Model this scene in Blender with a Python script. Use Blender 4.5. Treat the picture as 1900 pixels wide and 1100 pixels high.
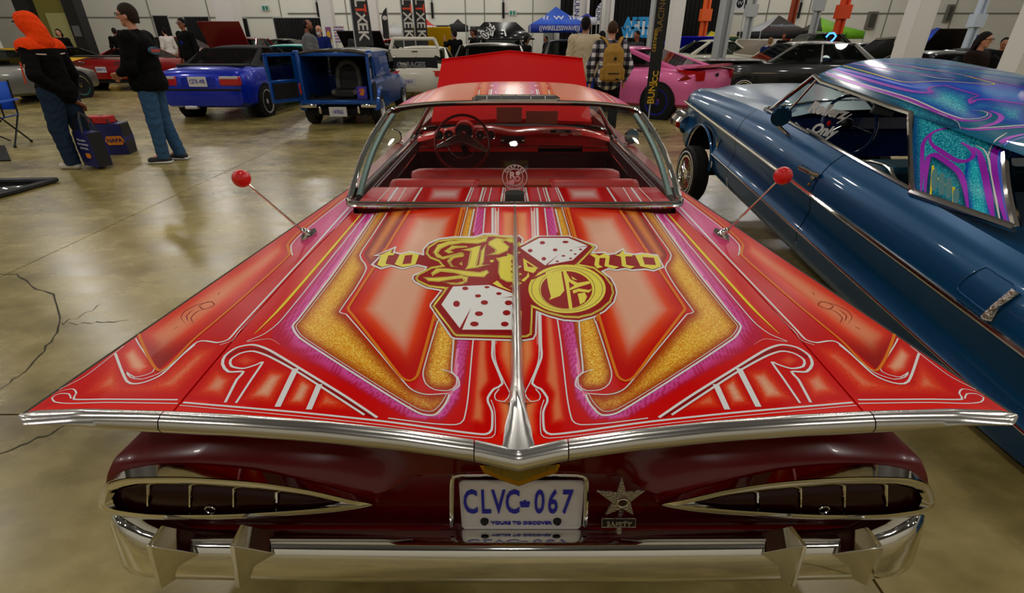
import bpy, bmesh, math, random
import numpy as np
from mathutils import Vector, Matrix, geometry
from mathutils.bvhtree import BVHTree

for _o in list(bpy.data.objects):
    bpy.data.objects.remove(_o)
scene = bpy.context.scene
random.seed(4)

# ------------------------------------------------------------------ camera
FW, FH = 1900.0, 1100.0
FOC, HC, PITCH = 916.0, 1.50, math.radians(27.65)
SP, CP = math.sin(PITCH), math.cos(PITCH)
cam_d = bpy.data.cameras.new('camera')
cam = bpy.data.objects.new('camera', cam_d)
scene.collection.objects.link(cam)
cam.location = (0, 0, HC)
cam.rotation_euler = (math.pi / 2 - PITCH, 0, 0)
cam_d.sensor_fit = 'HORIZONTAL'
cam_d.sensor_width = 36.0
cam_d.lens = FOC / FW * 36.0
cam_d.clip_start = 0.02
scene.camera = cam

# ------------------------------------------------------------------ world, lamps, exposure
world = bpy.data.worlds.new('hall')
scene.world = world
world.use_nodes = True
world.node_tree.nodes['Background'].inputs[0].default_value = (0.9, 0.93, 1.0, 1)
world.node_tree.nodes['Background'].inputs[1].default_value = 0.0
scene.view_settings.view_transform = 'Standard'
scene.view_settings.look = 'None'
scene.view_settings.exposure = -0.9
scene.view_settings.gamma = 1.0
scene.view_settings.use_curve_mapping = False
scene.cycles.use_denoising = True
scene.cycles.max_bounces = 7
scene.cycles.transparent_max_bounces = 16
scene.cycles.sample_clamp_indirect = 4.0

LAMP_Z = 7.6
LAMP_W = 330.0
for i in range(7):
    for j in range(7):
        ln_ = 'high_bay_lamp_%d_offscreen' % (i * 7 + j + 1)     # ceiling lamps of the hall, above the frame
        ld = bpy.data.lights.new(ln_, 'POINT')
        ld.shadow_soft_size = 0.22
        ld.energy = LAMP_W
        ld.color = (1.0, 0.965, 0.90)
        lo = bpy.data.objects.new(ln_, ld)
        scene.collection.objects.link(lo)
        lo.location = (-17.4 + 5.8 * i, -4.4 + 5.6 * j, LAMP_Z)

# ------------------------------------------------------------------ pixel helpers (frame 1900 x 1100)
def ray(px, py):
    u, v = (px - 950.0) / FOC, (py - 550.0) / FOC
    return Vector((u, CP - v * SP, -(SP + v * CP)))
def at_y(px, py, Y):
    r = ray(px, py); return Vector((0, 0, HC)) + r * (Y / r.y)
def at_z(px, py, Z):
    r = ray(px, py); return Vector((0, 0, HC)) + r * ((Z - HC) / r.z)
def at_x(px, py, X):
    r = ray(px, py); return Vector((0, 0, HC)) + r * (X / r.x)
def proj_np(P):
    P = np.asarray(P, float)
    x, y, z = P[:, 0], P[:, 1], P[:, 2] - HC
    d = y * CP - z * SP
    dn = -y * SP - z * CP
    return np.stack([950 + FOC * x / d, 550 + FOC * dn / d, d], 1)

# ------------------------------------------------------------------ colours and materials
def lin(c):
    c = c / 255.0
    return c / 12.92 if c <= 0.04045 else ((c + 0.055) / 1.055) ** 2.4
def C(r, g, b, k=1.0):
    return tuple(min(0.95, lin(t) * k) for t in (r, g, b))
MATS = {}
def pbr(name, col, rough=0.5, metal=0.0, coat=0.0, coat_rough=0.03, emit=None, estr=1.0, spec=0.5, noise=None, bump=0.0, nscale=20.0, alpha=1.0):
    if name in MATS:
        return MATS[name]
    m = bpy.data.materials.new(name); m.use_nodes = True
    nt = m.node_tree; b = nt.nodes['Principled BSDF']
    b.inputs['Base Color'].default_value = (*col, 1)
    b.inputs['Roughness'].default_value = rough
    b.inputs['Metallic'].default_value = metal
    b.inputs['Specular IOR Level'].default_value = spec
    b.inputs['Coat Weight'].default_value = coat
    b.inputs['Coat Roughness'].default_value = coat_rough
    if emit:
        b.inputs['Emission Color'].default_value = (*emit, 1)
        b.inputs['Emission Strength'].default_value = estr
    if noise is not None or bump:
        tc = nt.nodes.new('ShaderNodeTexCoord')
        n = nt.nodes.new('ShaderNodeTexNoise'); n.inputs['Scale'].default_value = nscale
        n.inputs['Detail'].default_value = 6
        nt.links.new(tc.outputs['Object'], n.inputs['Vector'])
        if noise is not None:
            r = nt.nodes.new('ShaderNodeValToRGB')
            r.color_ramp.elements[0].position = 0.3; r.color_ramp.elements[1].position = 0.7
            r.color_ramp.elements[0].color = (*col, 1); r.color_ramp.elements[1].color = (*noise, 1)
            nt.links.new(n.outputs['Fac'], r.inputs[0]); nt.links.new(r.outputs[0], b.inputs['Base Color'])
        if bump:
            bp = nt.nodes.new('ShaderNodeBump'); bp.inputs['Strength'].default_value = bump
            bp.inputs['Distance'].default_value = 0.01
            nt.links.new(n.outputs['Fac'], bp.inputs['Height']); nt.links.new(bp.outputs[0], b.inputs['Normal'])
    MATS[name] = m
    return m
def glass(name, tint=(0.75, 0.85, 0.8), refl=1.0, rough=0.02):
    if name in MATS:
        return MATS[name]
    m = bpy.data.materials.new(name); m.use_nodes = True
    nt = m.node_tree; nt.nodes.remove(nt.nodes['Principled BSDF'])
    t = nt.nodes.new('ShaderNodeBsdfTransparent'); t.inputs[0].default_value = (*tint, 1)
    g = nt.nodes.new('ShaderNodeBsdfGlossy'); g.inputs['Roughness'].default_value = rough
    lw = nt.nodes.new('ShaderNodeLayerWeight'); lw.inputs[0].default_value = 0.5
    pw_ = nt.nodes.new('ShaderNodeMath'); pw_.operation = 'POWER'; pw_.inputs[1].default_value = 5.0
    nt.links.new(lw.outputs['Facing'], pw_.inputs[0])
    f = nt.nodes.new('ShaderNodeMath'); f.operation = 'MULTIPLY_ADD'; f.inputs[1].default_value = 0.9; f.inputs[2].default_value = 0.05
    nt.links.new(pw_.outputs[0], f.inputs[0])
    mu = nt.nodes.new('ShaderNodeMath'); mu.operation = 'MULTIPLY'; mu.inputs[1].default_value = refl
    mx = nt.nodes.new('ShaderNodeMixShader')
    nt.links.new(f.outputs[0], mu.inputs[0]); nt.links.new(mu.outputs[0], mx.inputs[0])
    nt.links.new(t.outputs[0], mx.inputs[1]); nt.links.new(g.outputs[0], mx.inputs[2])
    nt.links.new(mx.outputs[0], nt.nodes['Material Output'].inputs[0])
    MATS[name] = m
    return m
def paint(name, col, rough=0.35, metal=0.0, coat=0.9):
    return pbr(name, col, rough, metal, coat * 0.5, 0.04, spec=0.35)
def vcol_paint(name, flake_col=(0.75, 0.55, 0.06), flake_scale=900.0, rough=0.28, fmix=0.8, spec=0.045):
    """paint whose colour is the airbrushed artwork stored on the mesh; 'flake' marks where metal flake was sprayed"""
    m = bpy.data.materials.new(name); m.use_nodes = True
    nt = m.node_tree; b = nt.nodes['Principled BSDF']
    a = nt.nodes.new('ShaderNodeAttribute'); a.attribute_name = 'art'
    fl = nt.nodes.new('ShaderNodeAttribute'); fl.attribute_name = 'flake'
    tc = nt.nodes.new('ShaderNodeTexCoord')
    vo = nt.nodes.new('ShaderNodeTexVoronoi'); vo.inputs['Scale'].default_value = flake_scale
    nt.links.new(tc.outputs['Object'], vo.inputs['Vector'])
    sep = nt.nodes.new('ShaderNodeSeparateColor'); nt.links.new(vo.outputs['Color'], sep.inputs[0])
    r = nt.nodes.new('ShaderNodeValToRGB')
    r.color_ramp.elements[0].position = 0.45; r.color_ramp.elements[1].position = 0.9
    nt.links.new(sep.outputs[0], r.inputs[0])
    mul = nt.nodes.new('ShaderNodeMath'); mul.operation = 'MULTIPLY'
    nt.links.new(r.outputs[0], mul.inputs[0]); nt.links.new(fl.outputs['Fac'], mul.inputs[1])
    m2 = nt.nodes.new('ShaderNodeMath'); m2.operation = 'MULTIPLY'; m2.inputs[1].default_value = fmix
    nt.links.new(mul.outputs[0], m2.inputs[0])
    mx = nt.nodes.new('ShaderNodeMixRGB'); mx.inputs[2].default_value = (*flake_col, 1)
    nt.links.new(m2.outputs[0], mx.inputs[0]); nt.links.new(a.outputs['Color'], mx.inputs[1])
    nt.links.new(mx.outputs[0], b.inputs['Base Color'])
    b.inputs['Roughness'].default_value = rough
    b.inputs['Specular IOR Level'].default_value = spec
    MATS[name] = m
    return m

CHROME = pbr('chrome', (0.72, 0.70, 0.66), 0.07, 1.0)
CHROME_B = pbr('brushed_chrome', (0.60, 0.57, 0.53), 0.2, 1.0)
CHROME_S = pbr('satin_chrome', (0.66, 0.64, 0.61), 0.22, 1.0)
CHROME_D = CHROME
BLACK = pbr('black_plastic', (0.006, 0.006, 0.006), 0.5, spec=0.25)
RUBBER = pbr('tyre_rubber', (0.009, 0.009, 0.009), 0.65, spec=0.2)
WHITEP = pbr('white_paint', (0.74, 0.73, 0.72), 0.35, spec=0.1)
DARK = pbr('underseal_and_cavity_shade', (0.012, 0.012, 0.012), 0.8, spec=0.1)  # underbody black; also paints the shade of wheel arches and the lid gap
GLASS_T = glass('window_glass', (0.62, 0.72, 0.66))
GLASS_D = glass('dark_window_glass', (0.25, 0.28, 0.27), 0.6)
GLASS_C = glass('clear_glass', (0.92, 0.96, 0.94), 0.5)

# ------------------------------------------------------------------ objects
COL = scene.collection
def wm(o):
    M = o.matrix_basis.copy(); p = o.parent
    while p is not None:
        M = p.matrix_basis @ M; p = p.parent
    return M
def tag(o, label=None, cat=None, group=None, kind=None):
    if label: o['label'] = label
    if cat: o['category'] = cat
    if group: o['group'] = group
    if kind: o['kind'] = kind
    return o
def thing(name, label, cat, loc=(0, 0, 0), rot=(0, 0, 0), group=None):
    o = bpy.data.objects.new(name, None); COL.objects.link(o)
    o.empty_display_size = 0.1
    o.location = loc; o.rotation_euler = rot
    return tag(o, label, cat, group)
def copy_tree(o, parent=None):
    c = o.copy(); COL.objects.link(c); c.parent = parent
    for ch in [x for x in o.children]:
        copy_tree(ch, c)
    return c

def islands(mb):
    par = list(range(len(mb.v)))
    def find(i):
        while par[i] != i:
            par[i] = par[par[i]]; i = par[i]
        return i
    for f in mb.f:
        r = find(f[0])
        for i in f[1:]: par[find(i)] = r
    groups = {}
    for f in mb.f: groups.setdefault(find(f[0]), []).append(f)
    out = []
    for fs in groups.values():
        used = sorted({i for f in fs for i in f}); mp = {i: k for k, i in enumerate(used)}
        m = MB(); m.v = [mb.v[i] for i in used]; m.f = [tuple(mp[i] for i in f) for f in fs]; out.append(m)
    return out

class MB:
    def __init__(s):
        s.v, s.f = [], []
    def add(s, vs, fs):
        n = len(s.v); s.v += [tuple(p) for p in vs]; s.f += [tuple(i + n for i in f) for f in fs]; return s
    def box(s, c, size, M=None):
        x, y, z = size[0] / 2, size[1] / 2, size[2] / 2
        vs = [Vector((a * x, b * y, d * z)) for d in (-1, 1) for b in (-1, 1) for a in (-1, 1)]
        if M is not None: vs = [M @ q for q in vs]
        vs = [q + Vector(c) for q in vs]
        return s.add(vs, [(0, 2, 3, 1), (4, 5, 7, 6), (0, 1, 5, 4), (2, 6, 7, 3), (0, 4, 6, 2), (1, 3, 7, 5)])
    def hexa(s, p):   # 8 corners: 4 bottom, 4 top
        return s.add(p, [(0, 3, 2, 1), (4, 5, 6, 7), (0, 1, 5, 4), (1, 2, 6, 5), (2, 3, 7, 6), (3, 0, 4, 7)])
    def loft(s, rings, closed=True, cap=True):
        n = len(rings[0]); base = len(s.v)
        for r in rings: s.v += [tuple(p) for p in r]
        m = n if closed else n - 1
        for i in range(len(rings) - 1):
            for j in range(m):
                a = base + i * n + j; b = base + i * n + (j + 1) % n
                s.f.append((a, b, b + n, a + n))
        if cap and closed:
            s.f.append(tuple(base + j for j in range(n))[::-1])
            k = base + (len(rings) - 1) * n
            s.f.append(tuple(k + j for j in range(n)))
        return s
    def tube(s, pts, r, n=8, flat=1.0, up=None, cap=True, closed=False):
        pts = [Vector(p) for p in pts]; rings = []
        N = len(pts)
        prev = None
        for i, p in enumerate(pts):
            if closed: t = pts[(i + 1) % N] - pts[i - 1]
            else: t = pts[min(i + 1, N - 1)] - pts[max(i - 1, 0)]
            if t.length < 1e-9: t = Vector((0, 0, 1))
            t.normalize()
            ref = Vector(up) if up is not None else (prev if prev is not None else (Vector((0, 0, 1)) if abs(t.z) < 0.9 else Vector((1, 0, 0))))
            a = ref - t * ref.dot(t)
            if a.length < 1e-6: a = t.orthogonal()
            a.normalize(); b = t.cross(a)
            prev = a
            rr = r[i] if isinstance(r, (list, tuple)) else r
            rings.append([p + a * (math.cos(2 * math.pi * k / n) * rr * flat) + b * (math.sin(2 * math.pi * k / n) * rr) for k in range(n)])
        if closed: rings.append(rings[0]); cap = False
        return s.loft(rings, True, cap)
    def lathe(s, prof, n=24, M=None, close=False):  # prof: (radius, axial) ; axis = local x
        rings = []
        for k in range(n):
            a = 2 * math.pi * k / n
            ring = [Vector((h, r * math.cos(a), r * math.sin(a))) for r, h in prof]
            if M is not None: ring = [M @ q for q in ring]
            rings.append(ring)
        rings.append(rings[0])
        return s.loft(rings, close, False)
    def grid(s, P):   # P: (nu, nv, 3)
        nu, nv = len(P), len(P[0]); b = len(s.v)
        for r in P: s.v += [tuple(q) for q in r]
        for i in range(nu - 1):
            for j in range(nv - 1):
                k = b + i * nv + j
                s.f.append((k, k + 1, k + nv + 1, k + nv))
        return s
    def prism(s, poly, fn, t0=0.0, t1=0.01):  # poly 2d -> fn(a,b,t)
        n = len(poly); b = len(s.v)
        s.v += [tuple(fn(p[0], p[1], t0)) for p in poly] + [tuple(fn(p[0], p[1], t1)) for p in poly]
        tri = geometry.tessellate_polygon([[Vector((p[0], p[1], 0)) for p in poly]])
        for t in tri:
            s.f.append(tuple(b + i for i in t)); s.f.append(tuple(b + n + i for i in t[::-1]))
        for i in range(n):
            j = (i + 1) % n; s.f.append((b + i, b + j, b + n + j, b + n + i))
        return s
    def ball(s, c, r, n=12, m=8, sc=(1, 1, 1)):
        c = Vector(c); rings = []
        for i in range(m + 1):
            th = math.pi * i / m
            rr = max(1e-4, math.sin(th))
            rings.append([c + Vector((sc[0] * r * rr * math.cos(2 * math.pi * k / n), sc[1] * r * rr * math.sin(2 * math.pi * k / n), sc[2] * r * math.cos(th))) for k in range(n)])
        return s.loft(rings, True, True)
    def build(s, name, mat, parent=None, world=False, sharp=35, fix=True, bevel=0.0, label=None, thick=0.0):
        me = bpy.data.meshes.new(name)
        vs = s.v
        if world and parent is not None:
            Mi = wm(parent).inverted(); vs = [tuple(Mi @ Vector(p)) for p in vs]
        me.from_pydata([tuple(map(float, p)) for p in vs], [], s.f)
        if fix:
            bm = bmesh.new(); bm.from_mesh(me)
            bmesh.ops.remove_doubles(bm, verts=bm.verts, dist=1e-6)
            bmesh.ops.recalc_face_normals(bm, faces=bm.faces)
            bm.to_mesh(me); bm.free()
        me.materials.append(mat)
        me.shade_smooth()
        me.set_sharp_from_angle(angle=math.radians(sharp))
        o = bpy.data.objects.new(name, me); COL.objects.link(o)
        if parent is not None: o.parent = parent
        if bevel:
            b = o.modifiers.new('bevel', 'BEVEL'); b.width = bevel; b.segments = 2; b.limit_method = 'ANGLE'
        if thick:
            t = o.modifiers.new('thickness', 'SOLIDIFY'); t.thickness = thick
        if label: o['label'] = label
        return o

def catmull(pts, step=None, n=8, closed=False):
    P = [np.array(p, float) for p in pts]
    out = []
    N = len(P)
    rng = range(N if closed else N - 1)
    for i in rng:
        p0 = P[i - 1] if (i > 0 or closed) else P[0]
        p1 = P[i]; p2 = P[(i + 1) % N]
        p3 = P[(i + 2) % N] if (i + 2 < N or closed) else P[-1]
        k = n if step is None else max(2, int(np.linalg.norm((p2 - p1)[:2]) / step))
        for j in range(k):
            t = j / k
            # centripetal-like tension keeps corners from overshooting
            m1 = (p2 - p0) * 0.4; m2 = (p3 - p1) * 0.4
            l = np.linalg.norm(p2 - p1)
            for m in (m1, m2):
                q = np.linalg.norm(m)
                if q > l: m *= l / q
            h1 = 2 * t**3 - 3 * t**2 + 1; h2 = t**3 - 2 * t**2 + t; h3 = -2 * t**3 + 3 * t**2; h4 = t**3 - t**2
            out.append(h1 * p1 + h2 * m1 + h3 * p2 + h4 * m2)
    if not closed: out.append(P[-1])
    return out

def smooth01(x):
    x = np.clip(x, 0, 1); return x * x * (3 - 2 * x)
def poly_dist(pts, poly):
    """signed distance of 2d points to polygon (positive inside)"""
    poly = np.asarray(poly, float); x, y = pts[:, 0], pts[:, 1]
    inside = np.zeros(len(pts), bool); best = np.full(len(pts), 1e18)
    n = len(poly)
    for i in range(n):
        a, b = poly[i], poly[(i + 1) % n]
        c = ((a[1] > y) != (b[1] > y))
        with np.errstate(divide='ignore', invalid='ignore'):
            xi = (b[0] - a[0]) * (y - a[1]) / (b[1] - a[1] + 1e-12) + a[0]
        inside ^= c & (x < xi)
        ab = b - a; L = ab @ ab + 1e-12
        t = np.clip(((x - a[0]) * ab[0] + (y - a[1]) * ab[1]) / L, 0, 1)
        dx = x - a[0] - t * ab[0]; dy = y - a[1] - t * ab[1]
        best = np.minimum(best, dx * dx + dy * dy)
    d = np.sqrt(best)
    return np.where(inside, d, -d)

_fonts = {}
def text_mesh(body, size, mat, parent, M, name='lettering', extrude=0.002, align='CENTER', sx=1.0, bold=0.0, shear=0.0, spacing=1.0):
    cu = bpy.data.curves.new('t', 'FONT'); cu.body = body; cu.size = size; cu.extrude = extrude
    cu.align_x = align; cu.align_y = 'CENTER'; cu.offset = bold; cu.shear = shear; cu.resolution_u = 3
    cu.space_character = spacing
    ob = bpy.data.objects.new('t', cu); COL.objects.link(ob)
    bpy.context.view_layer.update()
    dg = bpy.context.evaluated_depsgraph_get()
    me = bpy.data.meshes.new_from_object(ob.evaluated_get(dg))
    bpy.data.objects.remove(ob); bpy.data.curves.remove(cu)
    me.transform(Matrix.Diagonal((sx, 1, 1, 1)))
    me.transform(M); me.materials.clear(); me.materials.append(mat)
    me.name = name
    o = bpy.data.objects.new(name, me); COL.objects.link(o); o.parent = parent
    return o
def facing(loc, normal, up=(0, 0, 1)):
    """matrix whose local z looks along normal and local y along up: text placed with it reads from the normal side"""
    n = Vector(normal).normalized(); u = Vector(up); u = (u - n * u.dot(n)).normalized(); x = u.cross(n)
    return Matrix.Translation(Vector(loc)) @ Matrix((x, u, n)).transposed().to_4x4()

# artwork drawn on a surface: pixel outlines are dropped on to the real panel
class Skin:
    def __init__(s, objs, x0=0.0):
        vs, fs = [], []
        for o in objs:
            M = wm(o); b = len(vs)
            vs += [M @ v.co for v in o.data.vertices]
            fs += [tuple(b + i for i in p.vertices) for p in o.data.polygons]
        s.b = BVHTree.FromPolygons(vs, fs); s.x0 = x0
    def hit(s, px, py):
        r = ray(px, py).normalized()
        p, n, i, d = s.b.ray_cast(Vector((0, 0, HC)), r)
        if p is None: return None
        if n.dot(r) > 0: n = -n
        return p, n
    def ribbon(s, mb, pts, w, lift=0.0008, smooth=True, mirror=True, taper=(1, 1), step=7, sides=(0, 1)):
        q = catmull(pts, step) if smooth else [np.array(p, float) for p in pts]
        if not smooth:
            q2 = []
            for a, b in zip(q[:-1], q[1:]):
                k = max(1, int(np.linalg.norm(b - a) / step))
                q2 += [a + (b - a) * i / k for i in range(k)]
            q = q2 + [q[-1]]
        H = [s.hit(*p[:2]) for p in q]
        run = []
        for h in H + [None]:
            if h is None:
                if len(run) > 1: s._strip(mb, run, w, lift, mirror, taper, sides)
                run = []
            else: run.append(h)
    def _strip(s, mb, run, w, lift, mirror, taper, sides):
        n = len(run)
        for sgn in ((1, -1) if mirror else (1,)):
            vs = []
            for i, (p, nn) in enumerate(run):
                t = (run[min(i + 1, n - 1)][0] - run[max(i - 1, 0)][0])
                if t.length < 1e-9: t = Vector((0, 1, 0))
                t.normalize(); sd = nn.cross(t).normalized()
                d = p.y * CP - (p.z - HC) * SP
                f = i / max(1, n - 1)
                k = taper[0] + (1 - taper[0]) * min(1, f / 0.25) if f < 0.25 else (taper[1] + (1 - taper[1]) * min(1, (1 - f) / 0.25))
                hw = 1.2 * w * d / FOC * 0.5 * max(k, 0.03)
                for e in (-1, 1):
                    v = p + sd * (e * hw) + nn * lift
                    if sgn < 0: v = Vector((2 * s.x0 - v.x, v.y, v.z))
                    vs.append(v)
            mb.add(vs, [(2 * i, 2 * i + 1, 2 * i + 3, 2 * i + 2) for i in range(n - 1)])
    def poly(s, mb, pts, lift, maxlen=0.03):
        pts = [tuple(map(float, p[:2])) for p in pts]
        bm = bmesh.new()
        vv = [bm.verts.new((x, y, 0)) for x, y in pts]
        for t in geometry.tessellate_polygon([[Vector((x, y, 0)) for x, y in pts]]):
            try: bm.faces.new([vv[i] for i in t])
            except ValueError: pass
        for _ in range(4):
            L = [e for e in bm.edges if e.calc_length() > maxlen * 900]
            if not L: break
            bmesh.ops.subdivide_edges(bm, edges=L, cuts=1)
            bmesh.ops.triangulate(bm, faces=bm.faces)
        bm.verts.ensure_lookup_table(); bm.verts.index_update()
        vs, ok = [], True
        for v in bm.verts:
            h = s.hit(v.co.x, v.co.y)
            vs.append(h[0] + h[1] * lift if h else None)
        fs = [tuple(v.index for v in f.verts) for f in bm.faces]
        fs = [f for f in fs if all(vs[i] is not None for i in f)]
        vs = [v if v is not None else Vector((0, 0, 0)) for v in vs]
        mb.add(vs, fs); bm.free()
def inset(poly, d):
    P = [np.array(p, float) for p in poly]; n = len(P)
    A = sum(P[i][0] * P[(i + 1) % n][1] - P[(i + 1) % n][0] * P[i][1] for i in range(n))
    sg = 1 if A > 0 else -1
    out = []
    for i in range(n):
        a = P[i] - P[i - 1]; b = P[(i + 1) % n] - P[i]
        a /= np.linalg.norm(a) + 1e-9; b /= np.linalg.norm(b) + 1e-9
        na = np.array((-a[1], a[0])) * sg; nb = np.array((-b[1], b[0])) * sg
        m = na + nb; L = np.linalg.norm(m)
        m = m / L if L > 1e-6 else na
        c = max(0.45, m @ na)
        out.append(P[i] + m * d / c)
    return out
def ell(cx, cy, rx, ry, n=18):
    return [(cx + rx * math.cos(2 * math.pi * k / n), cy + ry * math.sin(2 * math.pi * k / n)) for k in range(n)]

def art_layers(P, layers, base):
    """airbrush: each layer is (pixel polygon, edge colour, centre colour, falloff in metres, flake)"""
    q = proj_np(P); d = q[:, 2]
    col = np.tile(np.array(base, float), (len(P), 1)); flake = np.zeros(len(P))
    for poly, c0, c1, w, fl, *mm in layers:
        mid = mm[0] if mm else None
        sd = poly_dist(q[:, :2], poly) * d / FOC
        ins = sd > -0.002
        t = smooth01(sd / w)[:, None]
        c0_, c1_ = np.array(c0), np.array(c1)
        if mid is not None:
            m = np.array(mid)
            c = np.where(t < 0.45, c0_ + (m - c0_) * (t / 0.45), m + (c1_ - m) * ((t - 0.45) / 0.55))
        else:
            c = c0_ * (1 - t) + c1_ * t
        col[ins] = c[ins]
        flake[ins] = (fl * smooth01(sd / w))[ins]
    return col, flake
def set_art(o, col, flake):
    me = o.data
    a = me.color_attributes.new('art', 'FLOAT_COLOR', 'POINT')
    buf = np.ones((len(me.vertices), 4), np.float32); buf[:, :3] = col
    a.data.foreach_set('color', buf.ravel())
    f = me.attributes.new('flake', 'FLOAT', 'POINT')
    f.data.foreach_set('value', flake.astype(np.float32))
def world_verts(o):
    n = len(o.data.vertices); a = np.empty(n * 3); o.data.vertices.foreach_get('co', a)
    a = a.reshape(-1, 3); M = np.array(wm(o))
    return a @ M[:3, :3].T + M[:3, 3]

# wheel: tyre, rim, spokes; axis along local x, outer face at +x
def wheel(parent, loc, r, w, rim_r, mat_rim, spokes=5, yaw=0.0, side=1, white=False, spoke_w=0.05, dish=0.04, name='wheel'):
    e = bpy.data.objects.new(name, None); COL.objects.link(e); e.parent = parent; e.location = loc
    e.rotation_euler = (0, 0, yaw + (0 if side > 0 else math.pi)); e.empty_display_size = 0.05
    h = w / 2
    MB().lathe([(rim_r, -h), (r * 0.9, -h), (r, -h * 0.7), (r, h * 0.7), (r * 0.93, h), (rim_r, h * 1.02), (rim_r - 0.015, h * 0.6)], 28).build('tyre', RUBBER, e)
    if white:
        MB().lathe([(rim_r + 0.028, h + 0.006), (rim_r + 0.042, h + 0.005)], 32).build('whitewall', pbr('whitewall', (0.8, 0.79, 0.74), 0.5), e)
    rm = MB().lathe([(rim_r, h * 1.03), (rim_r - 0.02, h * 1.0), (rim_r - 0.03, h - dish), (rim_r - 0.03, -h)], 28).build('rim', mat_rim, e)
    MB().lathe([(0.001, h - dish + 0.02), (0.05, h - dish + 0.02), (0.06, h - dish - 0.03), (0.001, h - dish - 0.03)], 14).build('hub', mat_rim, e)
    MB().lathe([(0.001, -h * 0.5), (rim_r - 0.02, -h * 0.5)], 20).build('wheel_back', DARK, e)
    if spokes <= 12:
        for k in range(spokes):
            a = 2 * math.pi * k / spokes
            M = Matrix.Rotation(a, 3, 'X')
            MB().box(M @ Vector((h - dish - 0.005, 0, rim_r * 0.5)), (0.025, spoke_w, rim_r - 0.02), M).build('spoke', mat_rim, e)
    else:
        mb = MB()
        for k in range(spokes):
            a = 2 * math.pi * k / spokes; b = a + (0.35 if k % 2 else -0.35)
            for (h0, h1) in ((h - dish + 0.02, h * 0.75), (h - dish - 0.02, h * 0.2)):
                mb.tube([(h0, 0.05 * math.cos(a), 0.05 * math.sin(a)), (h1, (rim_r - 0.02) * math.cos(b), (rim_r - 0.02) * math.sin(b))], 0.003, 4)
        mb.build('wire_spokes', mat_rim, e)['kind'] = 'stuff'
    return e
# ================================================================== the hall
def concrete():
    m = bpy.data.materials.new('polished_concrete'); m.use_nodes = True
    nt = m.node_tree; b = nt.nodes['Principled BSDF']
    tc = nt.nodes.new('ShaderNodeTexCoord')
    def noise(scale, detail, sx=1, sy=1):
        mp = nt.nodes.new('ShaderNodeMapping'); mp.inputs['Scale'].default_value = (sx, sy, 1)
        n = nt.nodes.new('ShaderNodeTexNoise'); n.inputs['Scale'].default_value = scale; n.inputs['Detail'].default_value = detail
        n.inputs['Roughness'].default_value = 0.6
        nt.links.new(tc.outputs['Object'], mp.inputs[0]); nt.links.new(mp.outputs[0], n.inputs['Vector']); return n
    n1 = noise(0.55, 8, 1, 1.6); n2 = noise(4.0, 10, 0.85, 1.25)
    ad = nt.nodes.new('ShaderNodeMath'); ad.operation = 'MULTIPLY_ADD'; ad.inputs[1].default_value = 0.45
    nt.links.new(n2.outputs['Fac'], ad.inputs[0]); nt.links.new(n1.outputs['Fac'], ad.inputs[2])
    r = nt.nodes.new('ShaderNodeValToRGB'); e = r.color_ramp.elements
    e[0].position = 0.5; e[0].color = (*C(92, 79, 40, 1.0), 1)
    e[1].position = 0.95; e[1].color = (*C(190, 172, 110, 1.0), 1)
    k = e.new(0.72); k.color = (*C(150, 133, 78, 1.0), 1)
    nt.links.new(ad.outputs[0], r.inputs[0]); nt.links.new(r.outputs[0], b.inputs['Base Color'])
    rr = nt.nodes.new('ShaderNodeMapRange'); rr.inputs[3].default_value = 0.17; rr.inputs[4].default_value = 0.36
    nt.links.new(n2.outputs['Fac'], rr.inputs[0]); nt.links.new(rr.outputs[0], b.inputs['Roughness'])
    bp = nt.nodes.new('ShaderNodeBump'); bp.inputs['Strength'].default_value = 0.05; bp.inputs['Distance'].default_value = 0.01
    nt.links.new(n2.outputs['Fac'], bp.inputs['Height']); nt.links.new(bp.outputs[0], b.inputs['Normal'])
    b.inputs['Specular IOR Level'].default_value = 0.6
    return m
CONC = concrete()
JOINT = pbr('joint_dirt', (0.03, 0.026, 0.018), 0.9)
WALLW = pbr('white_wall', C(228, 226, 216), 0.75, bump=0.05, nscale=3)
floor = MB().box((0, 12, -0.06), (70, 60, 0.08)).build('floor', JOINT); tag(floor, kind='structure')
XJ = [-32.35, -27.6, -22.85, -18.1, -13.35, -8.4, -3.62, 1.13, 5.9, 10.6, 15.4, 20.1, 25, 33]
YJ = [-16, -12, -7.4, -2.85, 1.72, 6.32, 10.9, 15.5, 20.1, 24.7, 29.3, 34.5]
for a, b in zip(XJ[:-1], XJ[1:]):
    for c, d in zip(YJ[:-1], YJ[1:]):
        g = 0.005
        mb = MB().box(((a + b) / 2, (c + d) / 2, -0.015), (b - a - 2 * g, d - c - 2 * g, 0.03))
        o = mb.build('floor_slab', CONC, floor, fix=False)
# wandering cracks in the slab at the left
CRACKMAT = pbr('crack', (0.045, 0.04, 0.027), 0.95)
def crack(pix, w):
    random.seed(int(pix[0][0]) + 7)
    q = catmull(pix, 9); mb = MB(); vs = []
    for i, p in enumerate(q):
        a = at_z(p[0] + random.uniform(-3.2, 3.2), p[1] + random.uniform(-2.5, 2.5), 0.0012)
        t = (Vector(at_z(*q[min(i + 1, len(q) - 1)][:2], 0)) - Vector(at_z(*q[max(i - 1, 0)][:2], 0))); t.z = 0; t.normalize()
        s = Vector((-t.y, t.x, 0)) * w * random.uniform(0.3, 1.2)
        vs += [a - s, a + s]
    mb.add(vs, [(2 * i, 2 * i + 1, 2 * i + 3, 2 * i + 2) for i in range(len(q) - 1)])
    mb.build('floor_crack', CRACKMAT, floor, fix=False)
crack([(-20, 508), (38, 512), (62, 535), (98, 545), (108, 570), (112, 600), (98, 625), (80, 650), (45, 690), (25, 705), (-10, 730)], 0.0055)
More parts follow.
